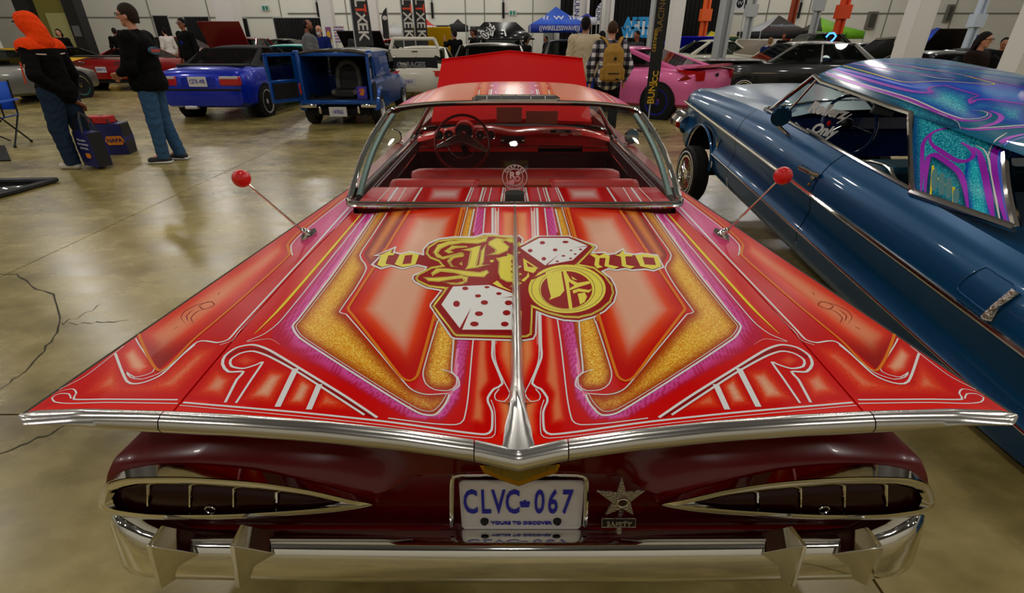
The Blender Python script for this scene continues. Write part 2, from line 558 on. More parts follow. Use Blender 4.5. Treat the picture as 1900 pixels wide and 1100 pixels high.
crack([(112, 600), (150, 600), (200, 598), (240, 595)], 0.003)
crack([(112, 600), (160, 580), (190, 565)], 0.003)
crack([(-10, 845), (40, 825), (90, 805), (125, 785)], 0.005)
crack([(1255, 420), (1300, 395), (1345, 388)], 0.004)
# far wall, side walls, ceiling
YB = 33.0
wb = MB().box((0, YB + 0.15, 5), (70, 0.3, 10.2)).build('wall_back', WALLW); tag(wb, kind='structure')
MB().box((-24.2, YB - 0.02, 2.55), (21.5, 0.06, 0.05)).build('ledge', pbr('seam', C(120, 118, 110), 0.8), wb)
MB().box((9.5, YB - 0.02, 2.75), (45, 0.06, 0.07)).build('ledge', pbr('seam', C(120, 118, 110), 0.8), wb)
SEAM = pbr('wall_seam', C(135, 132, 124), 0.8)
for x in (-21, -17.6, -13.4, -9.6, -6.0, -2.7, -1.6, 1.2, 4.6, 14.8, 17.2, 21.8, 25.6):
    MB().box((x, YB - 0.01, 5), (0.05, 0.05, 10)).build('wall_seam', SEAM, wb)
for x in (-11.2, -8.0, -4.6, -0.5, 16.6, 19.0, 23.0, 24.0):     # bare pipes with dark ends
    MB().tube([(x, YB - 0.12, 2.9), (x, YB - 0.12, 10)], 0.035, 8).build('pipe', pbr('pipe_grey', C(120, 118, 112), 0.5), wb)
    MB().tube([(x, YB - 0.12, 2.5), (x, YB - 0.12, 3.3)], 0.07, 8).build('pipe_sleeve', BLACK, wb)
for nm, x in (('wall_left', -33), ('wall_right', 33)):
    tag(MB().box((x, 9, 5), (0.3, 50, 10.2)).build(nm, WALLW), kind='structure')
tag(MB().box((0, -14, 5), (70, 0.3, 10.2)).build('wall_front', WALLW), kind='structure')
tag(MB().box((0, 9.5, 10.1), (70, 50, 0.2)).build('ceiling', pbr('ceiling_paint', C(62, 60, 57), 0.9)), kind='structure')

# doorway with dark surround at the far left: a real recess front standing on the wall line
def flat_box(name, mat, parent, pa, pb, Y, depth):
    a = at_y(*pa, Y); b = at_y(*pb, Y)
    return MB().box(((a.x + b.x) / 2, Y, (a.z + b.z) / 2), (abs(b.x - a.x), depth, abs(a.z - b.z))).build(name, mat, parent)
YD = 24.0
tag(MB().box((-27.7, YD + 0.3, 5), (10.4, 0.3, 10)).build('wall_left_front', WALLW), kind='structure')
MB().box((-27.7, YD + 0.12, 1.12), (10.4, 0.06, 0.04)).build('ledge', SEAM, bpy.data.objects['wall_left_front'])
dr = thing('door_1', 'tall doorway with black surround and cream inner door behind seated woman', 'door', (-23.4, YD, 0)); tag(dr, kind='structure')
del dr['category']
xl, xr = at_y(48, 40, YD).x, at_y(165, 60, YD).x
w = xr - xl
cx = (xl + xr) / 2
BLK = pbr('door_surround', C(16, 15, 16), 0.6)
dr.location.x = cx
MB().box((-w / 2 + w * 0.12, -0.05, 2.4), (w * 0.24, 0.5, 4.8)).build('surround', BLK, dr)
MB().box((w / 2 - w * 0.1, -0.05, 2.4), (w * 0.2, 0.5, 4.8)).build('surround', BLK, dr)
MB().box((0.03, 0.08, 2.4), (w * 0.6, 0.1, 4.8)).build('recess', pbr('door_tan', C(115, 108, 40), 0.7), dr)
MB().box((0.14, 0.0, 1.55), (w * 0.34, 0.08, 1.75)).build('door_leaf', pbr('door_cream', C(165, 160, 105), 0.6), dr)
MB().box((0.14, -0.02, 0.5), (w * 0.4, 0.1, 0.95)).build('door_kick', pbr('door_olive', C(62, 58, 30), 0.7), dr)
for sx in (-0.37, 0.4):
    MB().box((sx * w, -0.32, 1.75), (0.3, 0.02, 0.4)).build('notice', pbr('notice_grey', C(95, 95, 95), 0.6), dr)

# big white columns and thin posts standing on the floor
def column(px_top, px_bot, Y, wid, label, mat, name='column', h=10.0, dep=None, group=None):
    x = at_y(px_bot[0], px_bot[1], Y).x
    t = thing(name, label, 'column', (x, Y, 0), group=group)
    MB().box((0, 0, h / 2), (wid, dep or wid, h)).build('shaft', mat, t, bevel=0.01)
    MB().box((0, 0, 0.03), (wid + 0.12, (dep or wid) + 0.12, 0.06)).build('base_plate', mat, t)
    return t
CW = pbr('column_white', C(215, 212, 208), 0.6)
CG = pbr('post_grey', C(165, 168, 168), 0.45)
column((400, 0), (433, 68), 27, 0.85, 'white building column behind the dark red cars and black drapes', CW)
column((605, 0), (612, 60), 27, 0.55, 'white building column beside the bare drape and poster board', CW)
column((690, 0), (697, 60), 26, 0.42, 'slim white column with bolt holes beside small black feather flag', CW)
column((1270, 0), (1246, 95), 15.5, 0.34, 'thick white column between the yellow lettered banner and white sedan', CW)
column((1695, 0), (1681, 105), 8.8, 0.30, 'broad white column behind the blue flaked roof beside black open lid', CW)
column((1895, 60), (1888, 130), 7.0, 0.30, 'white column beside the woman with long dark hair', CW)
def lift_post(px, py, Y, wid, label, mat, joint=None):
    p = at_y(px, py, Y)
    t = thing('lift_post', label, 'post', (p.x, Y, 0))
    h = 8.0
    mb = MB()
    for sx in (-1, 1):
        mb.box((sx * wid * 0.36, 0, h / 2), (wid * 0.28, wid * 0.7, h))
    mb.build('flanges', mat, t)
    MB().box((0, wid * 0.2, h / 2), (wid * 0.5, wid * 0.25, h)).build('web', mat, t)
    MB().box((0, 0, 0.02), (wid * 1.8, wid * 1.6, 0.04)).build('foot_plate', mat, t)
    if joint:
        z = at_y(px, joint, Y).z
        MB().box((0, 0, z), (wid * 1.5, wid * 1.3, wid * 1.6)).build('joint_box', mat, t)
    return t
lift_post(1332, 110, 16.6, 0.36, 'grey channel post in front of the white sedan with its hood up', CG)
lift_post(1213, 40, 20, 0.30, 'light grey steel post in front of white and blue club banner', CG)
lift_post(1386, 60, 22, 0.26, 'weathered grey post with bolted joint beside the round logo banner', CG, 20)
lift_post(1512, 40, 24.3, 0.26, 'pale steel post between the brown tent and lime green tent', CG, 10)
lift_post(1806, 55, 18.65, 0.24, 'pale blue steel post behind the small blue canopy tent', pbr('post_pale', C(185, 195, 210), 0.4), 38)
OR = pbr('orange_steel', C(226, 92, 22), 0.45)
lift_post(1304, 60, 26, 0.30, 'bright orange steel post behind the yellow and green canopy', OR, 28)
lift_post(1470, 30, 28.4, 0.30, 'rusty orange steel post rising behind the brown tent', pbr('rust_steel', C(150, 58, 26), 0.5))
lift_post(1562, 30, 24, 0.32, 'orange red steel post rising behind the lime green tent', pbr('orange_red_steel', C(215, 70, 25), 0.45), 22)
lift_post(1083, 30, 29.2, 0.5, 'white steel post behind the man in the cream jacket', CW)
lift_post(1126, 30, 29.2, 0.62, 'white twin steel post behind the plaid shirt man', CW)

# black drapes
DRAPE = pbr('black_drape', C(14, 13, 14), 0.9, bump=0.3, nscale=8)
def drape(pa, pb, Y, label, folds=10):
    a = at_y(*pa, Y); b = at_y(*pb, Y)
    t = thing('pipe_and_drape', label, 'drape', ((a.x + b.x) / 2, Y, 0))
    w = b.x - a.x; h = a.z
    n = folds * 4
    P = [[Vector((-w / 2 + w * i / n, 0.05 * math.sin(i * math.pi / 2), z)) for z in np.linspace(0.02, h, 3)] for i in range(n + 1)]
    MB().grid(P).build('curtain', DRAPE, t, thick=0.02)
    MB().tube([(-w / 2, 0.0, h), (w / 2, 0.0, h)], 0.025, 8).build('top_rail', CG, t)
    for sx in (-1, 1):
        MB().tube([(sx * w / 2, 0, 0), (sx * w / 2, 0, h)], 0.025, 8).build('upright', CG, t)
    return t
drape((282, 29), (322, 70), 29, 'black drape panel behind the man with glasses')
drape((340, 31), (396, 70), 29, 'black drape panel between the man with glasses and white column')
drape((430, 34), (468, 80), 29, 'black drape panel right beside the white column', 6)
drape((506, 33), (602, 80), 29, 'wide black drape behind the bald man in grey', 16)
drape((800, 47), (846, 90), 30, 'black drape behind the person in black raising a hand', 8)
drape((872, 49), (896, 90), 30.5, 'narrow black drape behind the man in a cap', 6)
drape((960, 50), (966, 90), 30.5, 'sliver of black drape beside the blue canopy', 2)
drape((1050, -260), (1138, 110), 30.5, 'tall black curtain behind the white feather flag', 12)
drape((1150, -260), (1338, 110), 30, 'huge black curtain hung behind the white and blue club banner', 30)
# ================================================================== the red lowrider seen from behind
X0 = 0.012
car = thing('finned_coupe', 'red airbrushed finned coupe with gold lettering and dice on its trunk', 'car', (X0, 3.2, 0))
RED = C(206, 5, 2); DRED = C(140, 2, 2); PEACH = C(225, 168, 138); ORANGE = C(226, 96, 18); GOLD = C(224, 146, 8); MAG = C(206, 62, 140)
PINKW = C(228, 190, 200); HOTRED = C(226, 22, 4)
MAROON = pbr('candy_maroon', C(92, 2, 6), 0.22, 0.0, coat=0.15, spec=0.4)
RED_P = pbr('red_paint', C(206, 8, 6), 0.3, spec=0.3)
DECK = vcol_paint('airbrushed_deck', (1.0, 0.84, 0.16), 480.0)

TIP = at_x(44, 768, -0.97 + X0)
_px = [(44, 768), (150, 764), (310, 769), (450, 776), (600, 787), (750, 803), (880, 822), (963, 840)]
_yy = np.linspace(TIP.y, 0.715, len(_px))
_R = [at_y(p[0], p[1], y) for p, y in zip(_px, _yy)]
RX = np.array([abs(p.x - X0) for p in _R])[::-1]; RX[0] = 0.0
RY = np.array([p.y for p in _R])[::-1]; RZ = np.array([p.z for p in _R])[::-1]
WREAR = RX[-1]
FE = at_z(648, 350, 0.775)            # crease beside the rear glass
WFRONT = abs(FE.x - X0)
ZFC = 0.862
YFC = at_z(955, 380, ZFC).y
def deckpt(s, t):
    a = np.abs(s)
    rx = a * WREAR; ry = np.interp(rx, RX, RY); rz = np.interp(rx, RX, RZ)
    fx = a * WFRONT
    fy = YFC + (FE.y - YFC) * np.interp(a, [0, .70, .80, .88, 1], [0, 0, .08, .5, 1])
    fz = ZFC + (FE.z - ZFC) * a ** 2.2
    x = rx + (fx - rx) * t; y = ry + (fy - ry) * t
    z = rz + (fz - rz) * t + 0.018 * np.sin(np.pi * t) * (1 - a ** 2)
    return np.stack([X0 + np.sign(s) * x, y, z], -1)
NS, NT = 430, 200
SEAM_Q = 0.7
def sofq(q, t):
    a = np.abs(q); ss = 0.695 + 0.125 * t
    s = np.where(a <= SEAM_Q, a / SEAM_Q * ss, ss + (a - SEAM_Q) / (1 - SEAM_Q) * (1 - ss))
    return np.sign(q) * s
def deck_piece(name, q0, q1, nq, drop):
    q = np.linspace(q0, q1, nq); t = np.linspace(0, 1, NT)
    Q, T = np.meshgrid(q, t, indexing='ij')
    P = deckpt(sofq(Q, T), T)
    mb = MB(); mb.grid(P.tolist())
    # turned-down lip along the seam
    for side in drop:
        r = P[0] if side == 0 else P[-1]
        low = r.copy(); low[:, 2] -= 0.018
        mb.grid([r.tolist(), low.tolist()])
    return mb.build(name, DECK, car, world=True)
g = 0.0035
lid = deck_piece('trunk_lid', -SEAM_Q + g, SEAM_Q - g, 300, (0, 1))
fl = deck_piece('rear_fender', -1, -SEAM_Q - g * 0.4, 90, (1,))
fr = deck_piece('rear_fender', SEAM_Q + g * 0.4, 1, 90, (0,))

# ---- airbrushed panels (left half, pixel outlines; the right half mirrors them)
hexa = [(764, 384), (716, 462), (644, 577), (700, 643), (744, 700), (760, 709), (776, 700), (803, 596), (835, 478), (858, 384)]
goldB = [(703, 384), (624, 500), (545, 604), (558, 626), (690, 712), (776, 764), (806, 768), (824, 750), (830, 732), (800, 735), (760, 720), (700, 655), (644, 590), (630, 580), (660, 535), (680, 497), (668, 474), (692, 436), (724, 386)]
goldC = [(866, 384), (806, 604), (785, 690), (790, 712), (806, 722), (836, 722), (847, 706), (838, 690), (846, 640), (884, 384)]
goldS = [(728, 386), (676, 472), (686, 490), (700, 478), (758, 386)]
magD = [(682, 384), (590, 500), (508, 606), (505, 625), (536, 650), (640, 705), (762, 778), (824, 778), (852, 742), (858, 712), (872, 636), (890, 500), (903, 384)]
redE = [(702, 384), (545, 604), (560, 628), (776, 766), (810, 771), (830, 746), (848, 716), (848, 640), (886, 384)]
G1 = [(907, 390), (890, 560), (882, 640), (873, 740), (868, 784), (903, 792), (904, 752), (899, 730), (913, 708), (908, 660), (912, 390)]
G2 = [(918, 390), (926, 390), (922, 640), (916, 640)]
H1 = [(930, 390), (924, 660), (946, 716), (946, 735), (920, 742), (926, 770), (926, 806), (942, 808), (956, 780), (957, 390)]
yel = [(652, 400), (560, 500), (470, 622), (500, 612), (596, 490), (676, 386)]
I0 = [(352, 736), (398, 676), (425, 690), (446, 692), (418, 744)]
Ih = [(430, 668), (455, 655), (485, 668), (455, 684)]
I1 = [(440, 745), (497, 678), (543, 686), (508, 753)]
I2 = [(521, 754), (556, 690), (588, 712), (568, 758)]
I3 = [(578, 760), (600, 716), (668, 764)]
J1 = [(257, 620), (268, 605), (360, 540), (480, 466), (600, 385), (648, 352), (640, 364), (560, 424), (531, 455), (537, 470), (440, 560), (360, 628), (293, 686)]
J2 = [(648, 360), (565, 426), (540, 455), (542, 476), (365, 634), (412, 632), (440, 612), (560, 482), (660, 388)]
J3 = [(360, 640), (412, 636), (395, 668), (330, 736), (140, 738), (215, 656), (232, 708), (270, 704), (300, 690)]
J4 = [(220, 655), (248, 632), (287, 682), (262, 702), (236, 692)]
rim = [(40, 772), (140, 742), (330, 742), (700, 782), (905, 808), (945, 810), (960, 870), (600, 840), (300, 800)]
layers = [
    (rim, HOTRED, C(212, 20, 8), 0.05, 0),
    (yel, RED, C(228, 96, 44), 0.045, 0),
    (magD, C(190, 20, 50), MAG, 0.03, 0),
    (redE, C(238, 150, 190), RED, 0.012, 0),
    (hexa, C(200, 8, 2), PEACH, 0.075, 0, C(226, 70, 22)),
    (goldS, DRED, C(220, 110, 30), 0.03, 0.35),
    (goldB, C(170, 48, 2), GOLD, 0.035, 1.0),
    (goldC, C(170, 48, 2), GOLD, 0.025, 1.0),
    (G1, RED, C(228, 120, 76), 0.018, 0.0, C(220, 44, 14)), (G2, RED, C(236, 180, 160), 0.006, 0),
    (H1, HOTRED, C(236, 140, 80), 0.022, 0.0),
    (I0, RED, C(226, 150, 120), 0.035, 0.15, C(222, 50, 16)), (Ih, RED, C(226, 90, 50), 0.02, 0), (I1, RED, PEACH, 0.032, 0.2, C(222, 50, 16)), (I2, RED, PEACH, 0.026, 0.2, C(222, 50, 16)), (I3, RED, C(226, 130, 90), 0.026, 0.1, C(222, 50, 16)),
    (J2, C(200, 6, 4), C(196, 12, 24), 0.03, 0), (J1, C(200, 10, 4), C(228, 130, 92), 0.05, 0.1, C(222, 52, 18)), (J3, RED, C(226, 140, 105), 0.045, 0.2, C(222, 46, 16)), (J4, RED, C(230, 160, 130), 0.025, 0.15, C(222, 50, 16)),
]
for o in (lid, fl, fr):
    P = world_verts(o)
    P[:, 0] = X0 - np.abs(P[:, 0] - X0)
    col, fk = art_layers(P, layers, RED)
    q = proj_np(P)
    # freehand wood-grain strokes in the magenta
    sd = poly_dist(q[:, :2], magD); sd2 = poly_dist(q[:, :2], redE)
    band = (sd > 3) & (sd2 < -1)
    wig = np.sin(q[:, 0] * 0.8 + 0.5 * q[:, 1] + 4 * np.sin(q[:, 1] * 0.05 + q[:, 0] * 0.02)) > 0.55
    near = smooth01((30 + sd2) / 30)[:, None]
    c = np.array(C(196, 16, 60)) * (1 - near) + np.array(C(216, 84, 170)) * near
    dk = np.array(C(178, 12, 60))
    col[band] = np.where(wig[:, None], dk * (1 - near * 0.3) + c * near * 0.3, c)[band]
    s2 = poly_dist(q[:, :2], J2); m = (s2 > 1) & (q[:, 1] < 490)
    t = smooth01((490 - q[:, 1]) / 70)[:, None]
    strk = (np.sin(q[:, 0] * 0.9 - q[:, 1] * 1.3) > 0.2)[:, None]
    cm = np.where(strk, np.array(C(198, 40, 110)), np.array(C(222, 84, 150)))
    col[m] = (col * (1 - t) + cm * t)[m]
    # the lower tip of the big panels runs into deep red
    sh = poly_dist(q[:, :2], hexa); m = sh > 0
    t = smooth01((q[:, 1] - 620) / 75)[:, None]
    col[m] = (col * (1 - t) + np.array(C(190, 10, 4)) * t)[m]
    sj = poly_dist(q[:, :2], J1); m = sj > 0
    t = smooth01((q[:, 1] - 610) / 60)[:, None]
    col[m] = (col * (1 - t) + np.array(C(150, 8, 6)) * t)[m]
    set_art(o, col, fk)

SKL, SKF = Skin([lid], X0), Skin([fl], X0)
SKA = Skin([lid, fl], X0)
W_, O_, Y_, D_ = MB(), MB(), MB(), MB()
WF, OF, DF = MB(), MB(), MB()
# trunk lid pinstripes
def R(mb, pts, w, **k): SKL.ribbon(mb, pts, w, **k)
hexl = [(764, 384), (716, 462), (646, 572), (652, 582), (700, 643), (744, 700), (760, 707), (774, 698), (803, 596), (835, 478), (858, 384)]
R(O_, hexl, 4.5, lift=0.0011)
R(W_, [(724, 386), (692, 436), (668, 474), (680, 497), (660, 535), (630, 579), (642, 583), (700, 650), (760, 720), (790, 732), (832, 730)], 2)
R(W_, [(703, 384), (624, 500), (552, 594), (543, 606), (556, 627), (690, 714), (776, 766), (806, 770), (826, 750), (834, 732)], 3.2)
R(W_, [(708, 384), (630, 500), (558, 594), (549, 606), (562, 625), (690, 708), (776, 759), (802, 763), (819, 748), (828, 732)], 1.2)
R(W_, [(690, 384), (590, 510), (520, 596), (490, 620), (458, 634), (500, 629), (520, 640)], 2, taper=(1, 0.1))
R(Y_, [(680, 386), (600, 480), (520, 572), (472, 620)], 5, taper=(0.5, 0.1))
R(W_, [(880, 388), (846, 560), (841, 640), (838, 690), (849, 700), (852, 716), (840, 725)], 2.4)
R(W_, [(812, 596), (785, 690), (790, 712), (806, 723), (832, 725), (846, 716), (847, 700), (834, 690), (820, 686)], 1.8)
R(W_, [(900, 386), (886, 560), (877, 640), (868, 740), (860, 780), (846, 788), (800, 786), (720, 776)], 2)
R(W_, [(914, 386), (914, 640), (914, 664), (932, 712), (916, 722), (905, 738), (906, 748), (913, 764), (912, 798), (900, 806), (850, 801), (720, 783), (560, 766), (340, 747)], 3.6)
R(W_, [(919, 386), (918, 660), (937, 712), (946, 730), (936, 745), (920, 742), (918, 732), (926, 722)], 1.8)
R(W_, [(911, 742), (918, 764), (918, 806), (905, 813), (850, 808), (720, 790), (560, 773), (330, 752)], 1.4)
R(W_, [(925, 386), (923, 600)], 1.2)
R(W_, [(868, 384), (812, 600)], 1.4)
R(O_, [(864, 384), (808, 596)], 2.0, lift=0.0011)
# hook with the bars
R(W_, [(700, 775), (640, 735), (570, 692), (500, 650), (470, 640), (440, 645), (418, 660), (413, 676), (424, 690), (452, 690), (440, 704), (418, 747)], 4.2)
R(W_, [(676, 770), (560, 695), (500, 662), (470, 652), (446, 656), (428, 668), (430, 680), (452, 684), (478, 676), (488, 672), (466, 705), (438, 748)], 3.6)
R(D_, [(692, 774), (565, 694), (500, 656), (470, 646), (440, 651), (422, 664)], 5, lift=0.0006)
for a, b in (((549, 684), (515, 755)), ((593, 713), (573, 760))):
    SKL.ribbon(W_, [a, b], 9, smooth=False)
# fender pinstripes
def S_(mb, pts, w, **k): SKF.ribbon(mb, pts, w, **k)
S_(OF, [(640, 362), (560, 426), (533, 455), (538, 472), (440, 562), (360, 630), (296, 688), (258, 620), (268, 604), (300, 580)], 4, lift=0.0011)
S_(WF, [(642, 368), (566, 428), (540, 456), (543, 474)], 2)
S_(WF, [(648, 384), (560, 482), (440, 612), (424, 630), (404, 636), (366, 635), (300, 695), (262, 711), (236, 708), (214, 656)], 3.4)
S_(WF, [(652, 390), (564, 488), (445, 614), (430, 632), (408, 640)], 1.4)
S_(WF, [(362, 640), (300, 690), (262, 704), (242, 700), (234, 690), (250, 700), (276, 694), (287, 684), (252, 628), (262, 606), (360, 540), (640, 348)], 1.8)
S_(WF, [(330, 742), (200, 741), (137, 741), (142, 730), (136, 722), (112, 726), (82, 740)], 3, taper=(1, .1))
S_(WF, [(330, 749), (200, 747), (130, 749), (102, 746), (97, 738), (110, 731), (128, 731), (132, 740)], 2)
S_(WF, [(76, 742), (100, 728), (160, 697), (230, 642)], 1.6)
SWIRL = MB()
for pts in ([(344, 600), (336, 590), (342, 578), (365, 566), (392, 560), (398, 566), (380, 574), (370, 568), (385, 560), (405, 556)], [(350, 596), (346, 586), (360, 574)], [(360, 600), (354, 590), (366, 578), (380, 573)], [(404, 548), (408, 542)], [(320, 612), (332, 605)]):
    S_(SWIRL, pts, 1.4, taper=(.2, .2))
ORS = pbr('orange_stripe', C(220, 118, 12), 0.35, spec=0.05); YES = pbr('yellow_stripe', C(232, 212, 40), 0.35, spec=0.05); DRS = pbr('dark_red_stripe', C(140, 4, 4), 0.35, spec=0.05)
def stripes(mb, nm, mat, par):
    for m in islands(mb): m.build(nm.rstrip('s'), mat, par, world=True, fix=False)
stripes(W_, 'white_pinstripes', WHITEP, lid); stripes(O_, 'orange_pinstripes', ORS, lid); stripes(Y_, 'yellow_pinstripes', YES, lid); stripes(D_, 'dark_red_pinstripes', DRS, lid)
def half(mb, sgn):
    h = MB(); keep = [f for f in mb.f if (sum(mb.v[i][0] for i in f) / len(f) - X0) * sgn > 0]
    h.v = mb.v; h.f = keep; return h
for par, sgn in ((fl, -1), (fr, 1)):
    for mb, nm, mat in ((WF, 'white_pinstripes', WHITEP), (OF, 'orange_pinstripes', ORS), (SWIRL, 'red_scroll', DRS)):
        h = half(mb, sgn)
        used = sorted({i for f in h.f for i in f}); mp = {i: k for k, i in enumerate(used)}
        m2 = MB(); m2.v = [h.v[i] for i in used]; m2.f = [tuple(mp[i] for i in f) for f in h.f]
        stripes(m2, nm, mat, par)

# ---- club emblem: lettering and dice
k1 = 290 / 1519.0; k2 = 310 / 1624.0
def Lp(*p): return [(680 + x * k1, 430 + y * k1) for x, y in p]
def Rp(*p): return [(940 + x * k2, 430 + y * k2) for x, y in p]
outer = (Lp((40, 325), (125, 240), (65, 238), (295, 140), (275, 195), (330, 210), (430, 188), (545, 215), (545, 170), (600, 110), (700, 65), (850, 45), (1050, 45), (1150, 15), (1230, 15), (1300, 35), (1440, 40))
         + Rp((120, 30), (168, 70), (150, 120), (280, 40), (610, 40), (870, 130), (888, 155), (845, 200), (950, 195), (990, 215), (1055, 205), (1135, 160), (1160, 205), (1240, 215), (1310, 205), (1470, 225), (1535, 350), (1430, 390), (1345, 375), (1220, 385), (1150, 370), (1065, 385), (990, 370), (945, 390), (1020, 450), (1065, 530), (1078, 600), (1050, 690), (960, 780), (850, 840), (700, 880), (550, 870), (400, 830), (300, 790), (292, 1000), (265, 1050), (180, 1065), (60, 1065))
         + Lp((1420, 1065), (860, 1050), (820, 1035), (612, 730), (615, 705), (715, 578), (580, 555), (470, 500), (438, 460), (452, 420), (555, 378), (570, 352), (500, 335), (440, 345), (355, 370), (240, 340), (140, 370)))
border = (Lp((575, 215), (595, 150), (690, 88), (850, 64), (1060, 62), (1170, 32), (1240, 32), (1440, 55))
          + Rp((100, 60), (145, 140), (290, 52), (610, 52), (850, 135), (858, 158), (700, 318), (850, 345), (960, 425), (1030, 520), (1045, 600), (1012, 690), (925, 765), (830, 815), (700, 846), (560, 840), (400, 800), (255, 740), (245, 1005), (200, 1028), (60, 1038))
          + Lp((1420, 1035), (872, 1020), (845, 1003), (638, 728), (765, 560), (600, 540), (492, 490), (472, 455), (500, 412), (580, 372), (630, 345), (730, 330), (700, 295), (615, 262)))
GOLDL = pbr('gold_leaf_paint', C(238, 226, 92), 0.35, spec=0.05, noise=C(226, 208, 66), nscale=300)
DIEW = pbr('dice_white', C(232, 230, 226), 0.35, spec=0.05)
EMR = pbr('emblem_dark_red', C(150, 6, 6), 0.35, spec=0.05)
mbs = {}
def draw(layer, mat, poly):
    mb = mbs.setdefault((layer, mat.name), MB()); SKL.poly(mb, poly, 0.0012 + 0.00035 * layer)
draw(0, WHITEP, outer)
draw(1, EMR, inset(outer, 3.0))
draw(2, GOLDL, border)
draw(3, EMR, inset(border, 3.6))
gold_shapes = [
    Lp((112, 245), (255, 178), (236, 212), (277, 214), (262, 236), (214, 236), (186, 318), (236, 326), (150, 350), (105, 326), (142, 244)),
    Lp((325, 225), (430, 205), (512, 230), (475, 326), (355, 352), (275, 322)),
    Lp((648, 205), (690, 130), (800, 95), (950, 82), (1100, 76), (1182, 55), (1165, 100), (1080, 122), (930, 116), (800, 136), (724, 172), (694, 215), (740, 250), (830, 228), (920, 205), (948, 214), (850, 246), (745, 276), (680, 254)),
    Lp((755, 195), (830, 140), (970, 144), (982, 156), (870, 166), (812, 186), (850, 206), (800, 218)),
    Lp((920, 182), (1000, 165), (1112, 138), (1072, 335), (1212, 322), (1080, 356), (958, 372), (982, 330), (1012, 192)),
    Lp((1112, 190), (1160, 130), (1140, 300), (1120, 330), (1090, 335)),
    Lp((1190, 100), (1260, 65), (1340, 75), (1424, 65), (1436, 112), (1390, 112), (1350, 92), (1326, 100), (1390, 152), (1370, 192), (1290, 226), (1150, 238), (1246, 205), (1250, 178), (1180, 130)),
    Lp((1255, 262), (1432, 228), (1432, 490), (1360, 492), (1300, 462), (1276, 400), (1285, 300)),
    Lp((628, 405), (680, 362), (780, 362), (950, 384), (1100, 400), (1170, 376), (1194, 400), (1145, 448), (980, 440), (850, 406), (720, 394), (664, 420), (640, 438)),
    Lp((550, 448), (640, 452), (780, 444), (920, 428), (990, 450), (978, 492), (920, 524), (820, 518), (740, 492), (880, 504), (948, 486), (930, 458), (820, 472), (700, 494), (600, 486)),
    Lp((782, 290), (830, 236), (950, 222), (944, 246), (850, 264), (816, 300), (840, 338), (890, 352), (820, 346)),
    Lp((900, 318), (930, 296), (930, 334)), Lp((1200, 282), (1240, 278), (1228, 304), (1200, 300)), Lp((1270, 480), (1330, 540), (1430, 590), (1430, 612), (1320, 562), (1225, 508)),
    Rp((5, 215), (62, 230), (62, 495), (5, 495)),
    Rp((160, 262), (312, 362), (262, 408), (172, 382)), Rp((140, 480), (196, 436), (212, 398), (222, 440), (172, 492)),
    Rp((805, 225), (850, 218), (902, 240), (950, 215), (1002, 240), (992, 326), (1092, 348), (1040, 370), (950, 340), (962, 262), (904, 262), (896, 326), (936, 350), (880, 362), (852, 330), (862, 262)),
    Rp((1050, 232), (1092, 225), (1136, 180), (1146, 220), (1226, 230), (1220, 246), (1152, 246), (1162, 328), (1248, 344), (1200, 366), (1120, 340), (1110, 250)),
    Rp((1248, 235), (1330, 218), (1472, 245), (1502, 345), (1420, 372), (1300, 342)),
    Rp(*ell(588, 562, 375, 236, 40)),
]
for p in gold_shapes: draw(4, GOLDL, p)
red_holes = [Lp((376, 238), (450, 230), (432, 314), (350, 322)), Rp((192, 300), (272, 352), (208, 346)), Rp((1318, 252), (1430, 260), (1450, 330), (1342, 324)),
             Rp(*ell(582, 572, 250, 182, 36)), Rp((215, 470), (380, 400), (380, 415), (260, 470)), Rp((250, 440), (300, 360), (330, 380), (270, 450))]
for p in red_holes: draw(5, EMR, p)
for p in (Rp((385, 412), (530, 388), (562, 580), (520, 632), (412, 672), (432, 640), (405, 540)), Rp((545, 382), (578, 388), (600, 470), (642, 762), (608, 762), (580, 560)),
          Rp((580, 400), (620, 470), (690, 505), (800, 488), (812, 512), (700, 546), (620, 576), (612, 560), (660, 530), (600, 490)), Rp((690, 610), (760, 600), (782, 640), (760, 690), (715, 718)),
          Rp((630, 440), (690, 480), (640, 470)), Rp((640, 580), (700, 560), (800, 575), (835, 560), (800, 600), (700, 590), (650, 610))):
    draw(6, GOLDL, p)
# fine dark contour inside the gold letters
cont = MB()
for p in gold_shapes[2:12]:
    q = inset(p, 1.3); SKL.ribbon(cont, list(q) + [q[0]], 0.8, lift=0.0012 + 0.00035 * 5.2, mirror=False, step=5)
for rx, ry in ((345, 212), (270, 196)):
    q = Rp(*ell(588, 565, rx, ry, 30)); SKL.ribbon(cont, q + [q[0]], 0.8, lift=0.0012 + 0.00035 * 5.2, mirror=False, step=5)
q = inset(border, 1.8); SKL.ribbon(cont, list(q) + [q[0]], 0.8, lift=0.0012 + 0.00035 * 4.2, mirror=False, step=5)
stripes(cont, 'letter_contour', pbr('contour_brown', C(120, 40, 8), 0.4), lid)
die1 = Lp((842, 540), (1190, 525), (1432, 612), (1432, 960), (930, 960), (1020, 740), (905, 945), (728, 716))
die2 = Rp((135, 165), (320, 68), (600, 68), (792, 145), (640, 285), (375, 335))
draw(5, EMR, inset(die1, -3.2)); draw(5, EMR, inset(die2, -3.0))
draw(6, DIEW, die1); draw(6, DIEW, die2)
draw(6, DIEW, Rp((0, 630), (60, 640), (62, 960), (0, 960)))
for a, b, rx, ry in ((960, 560, 30, 17), (1170, 548, 25, 11), (1285, 610, 27, 14), (1083, 633, 30, 16), (875, 710, 33, 30), (1145, 697, 35, 22), (1378, 700, 36, 24), (1092, 806, 40, 23), (1360, 797, 38, 26), (1048, 906, 42, 24), (1342, 907, 38, 24)):
    draw(7, EMR, Lp(*ell(a, b, rx, ry, 14)))
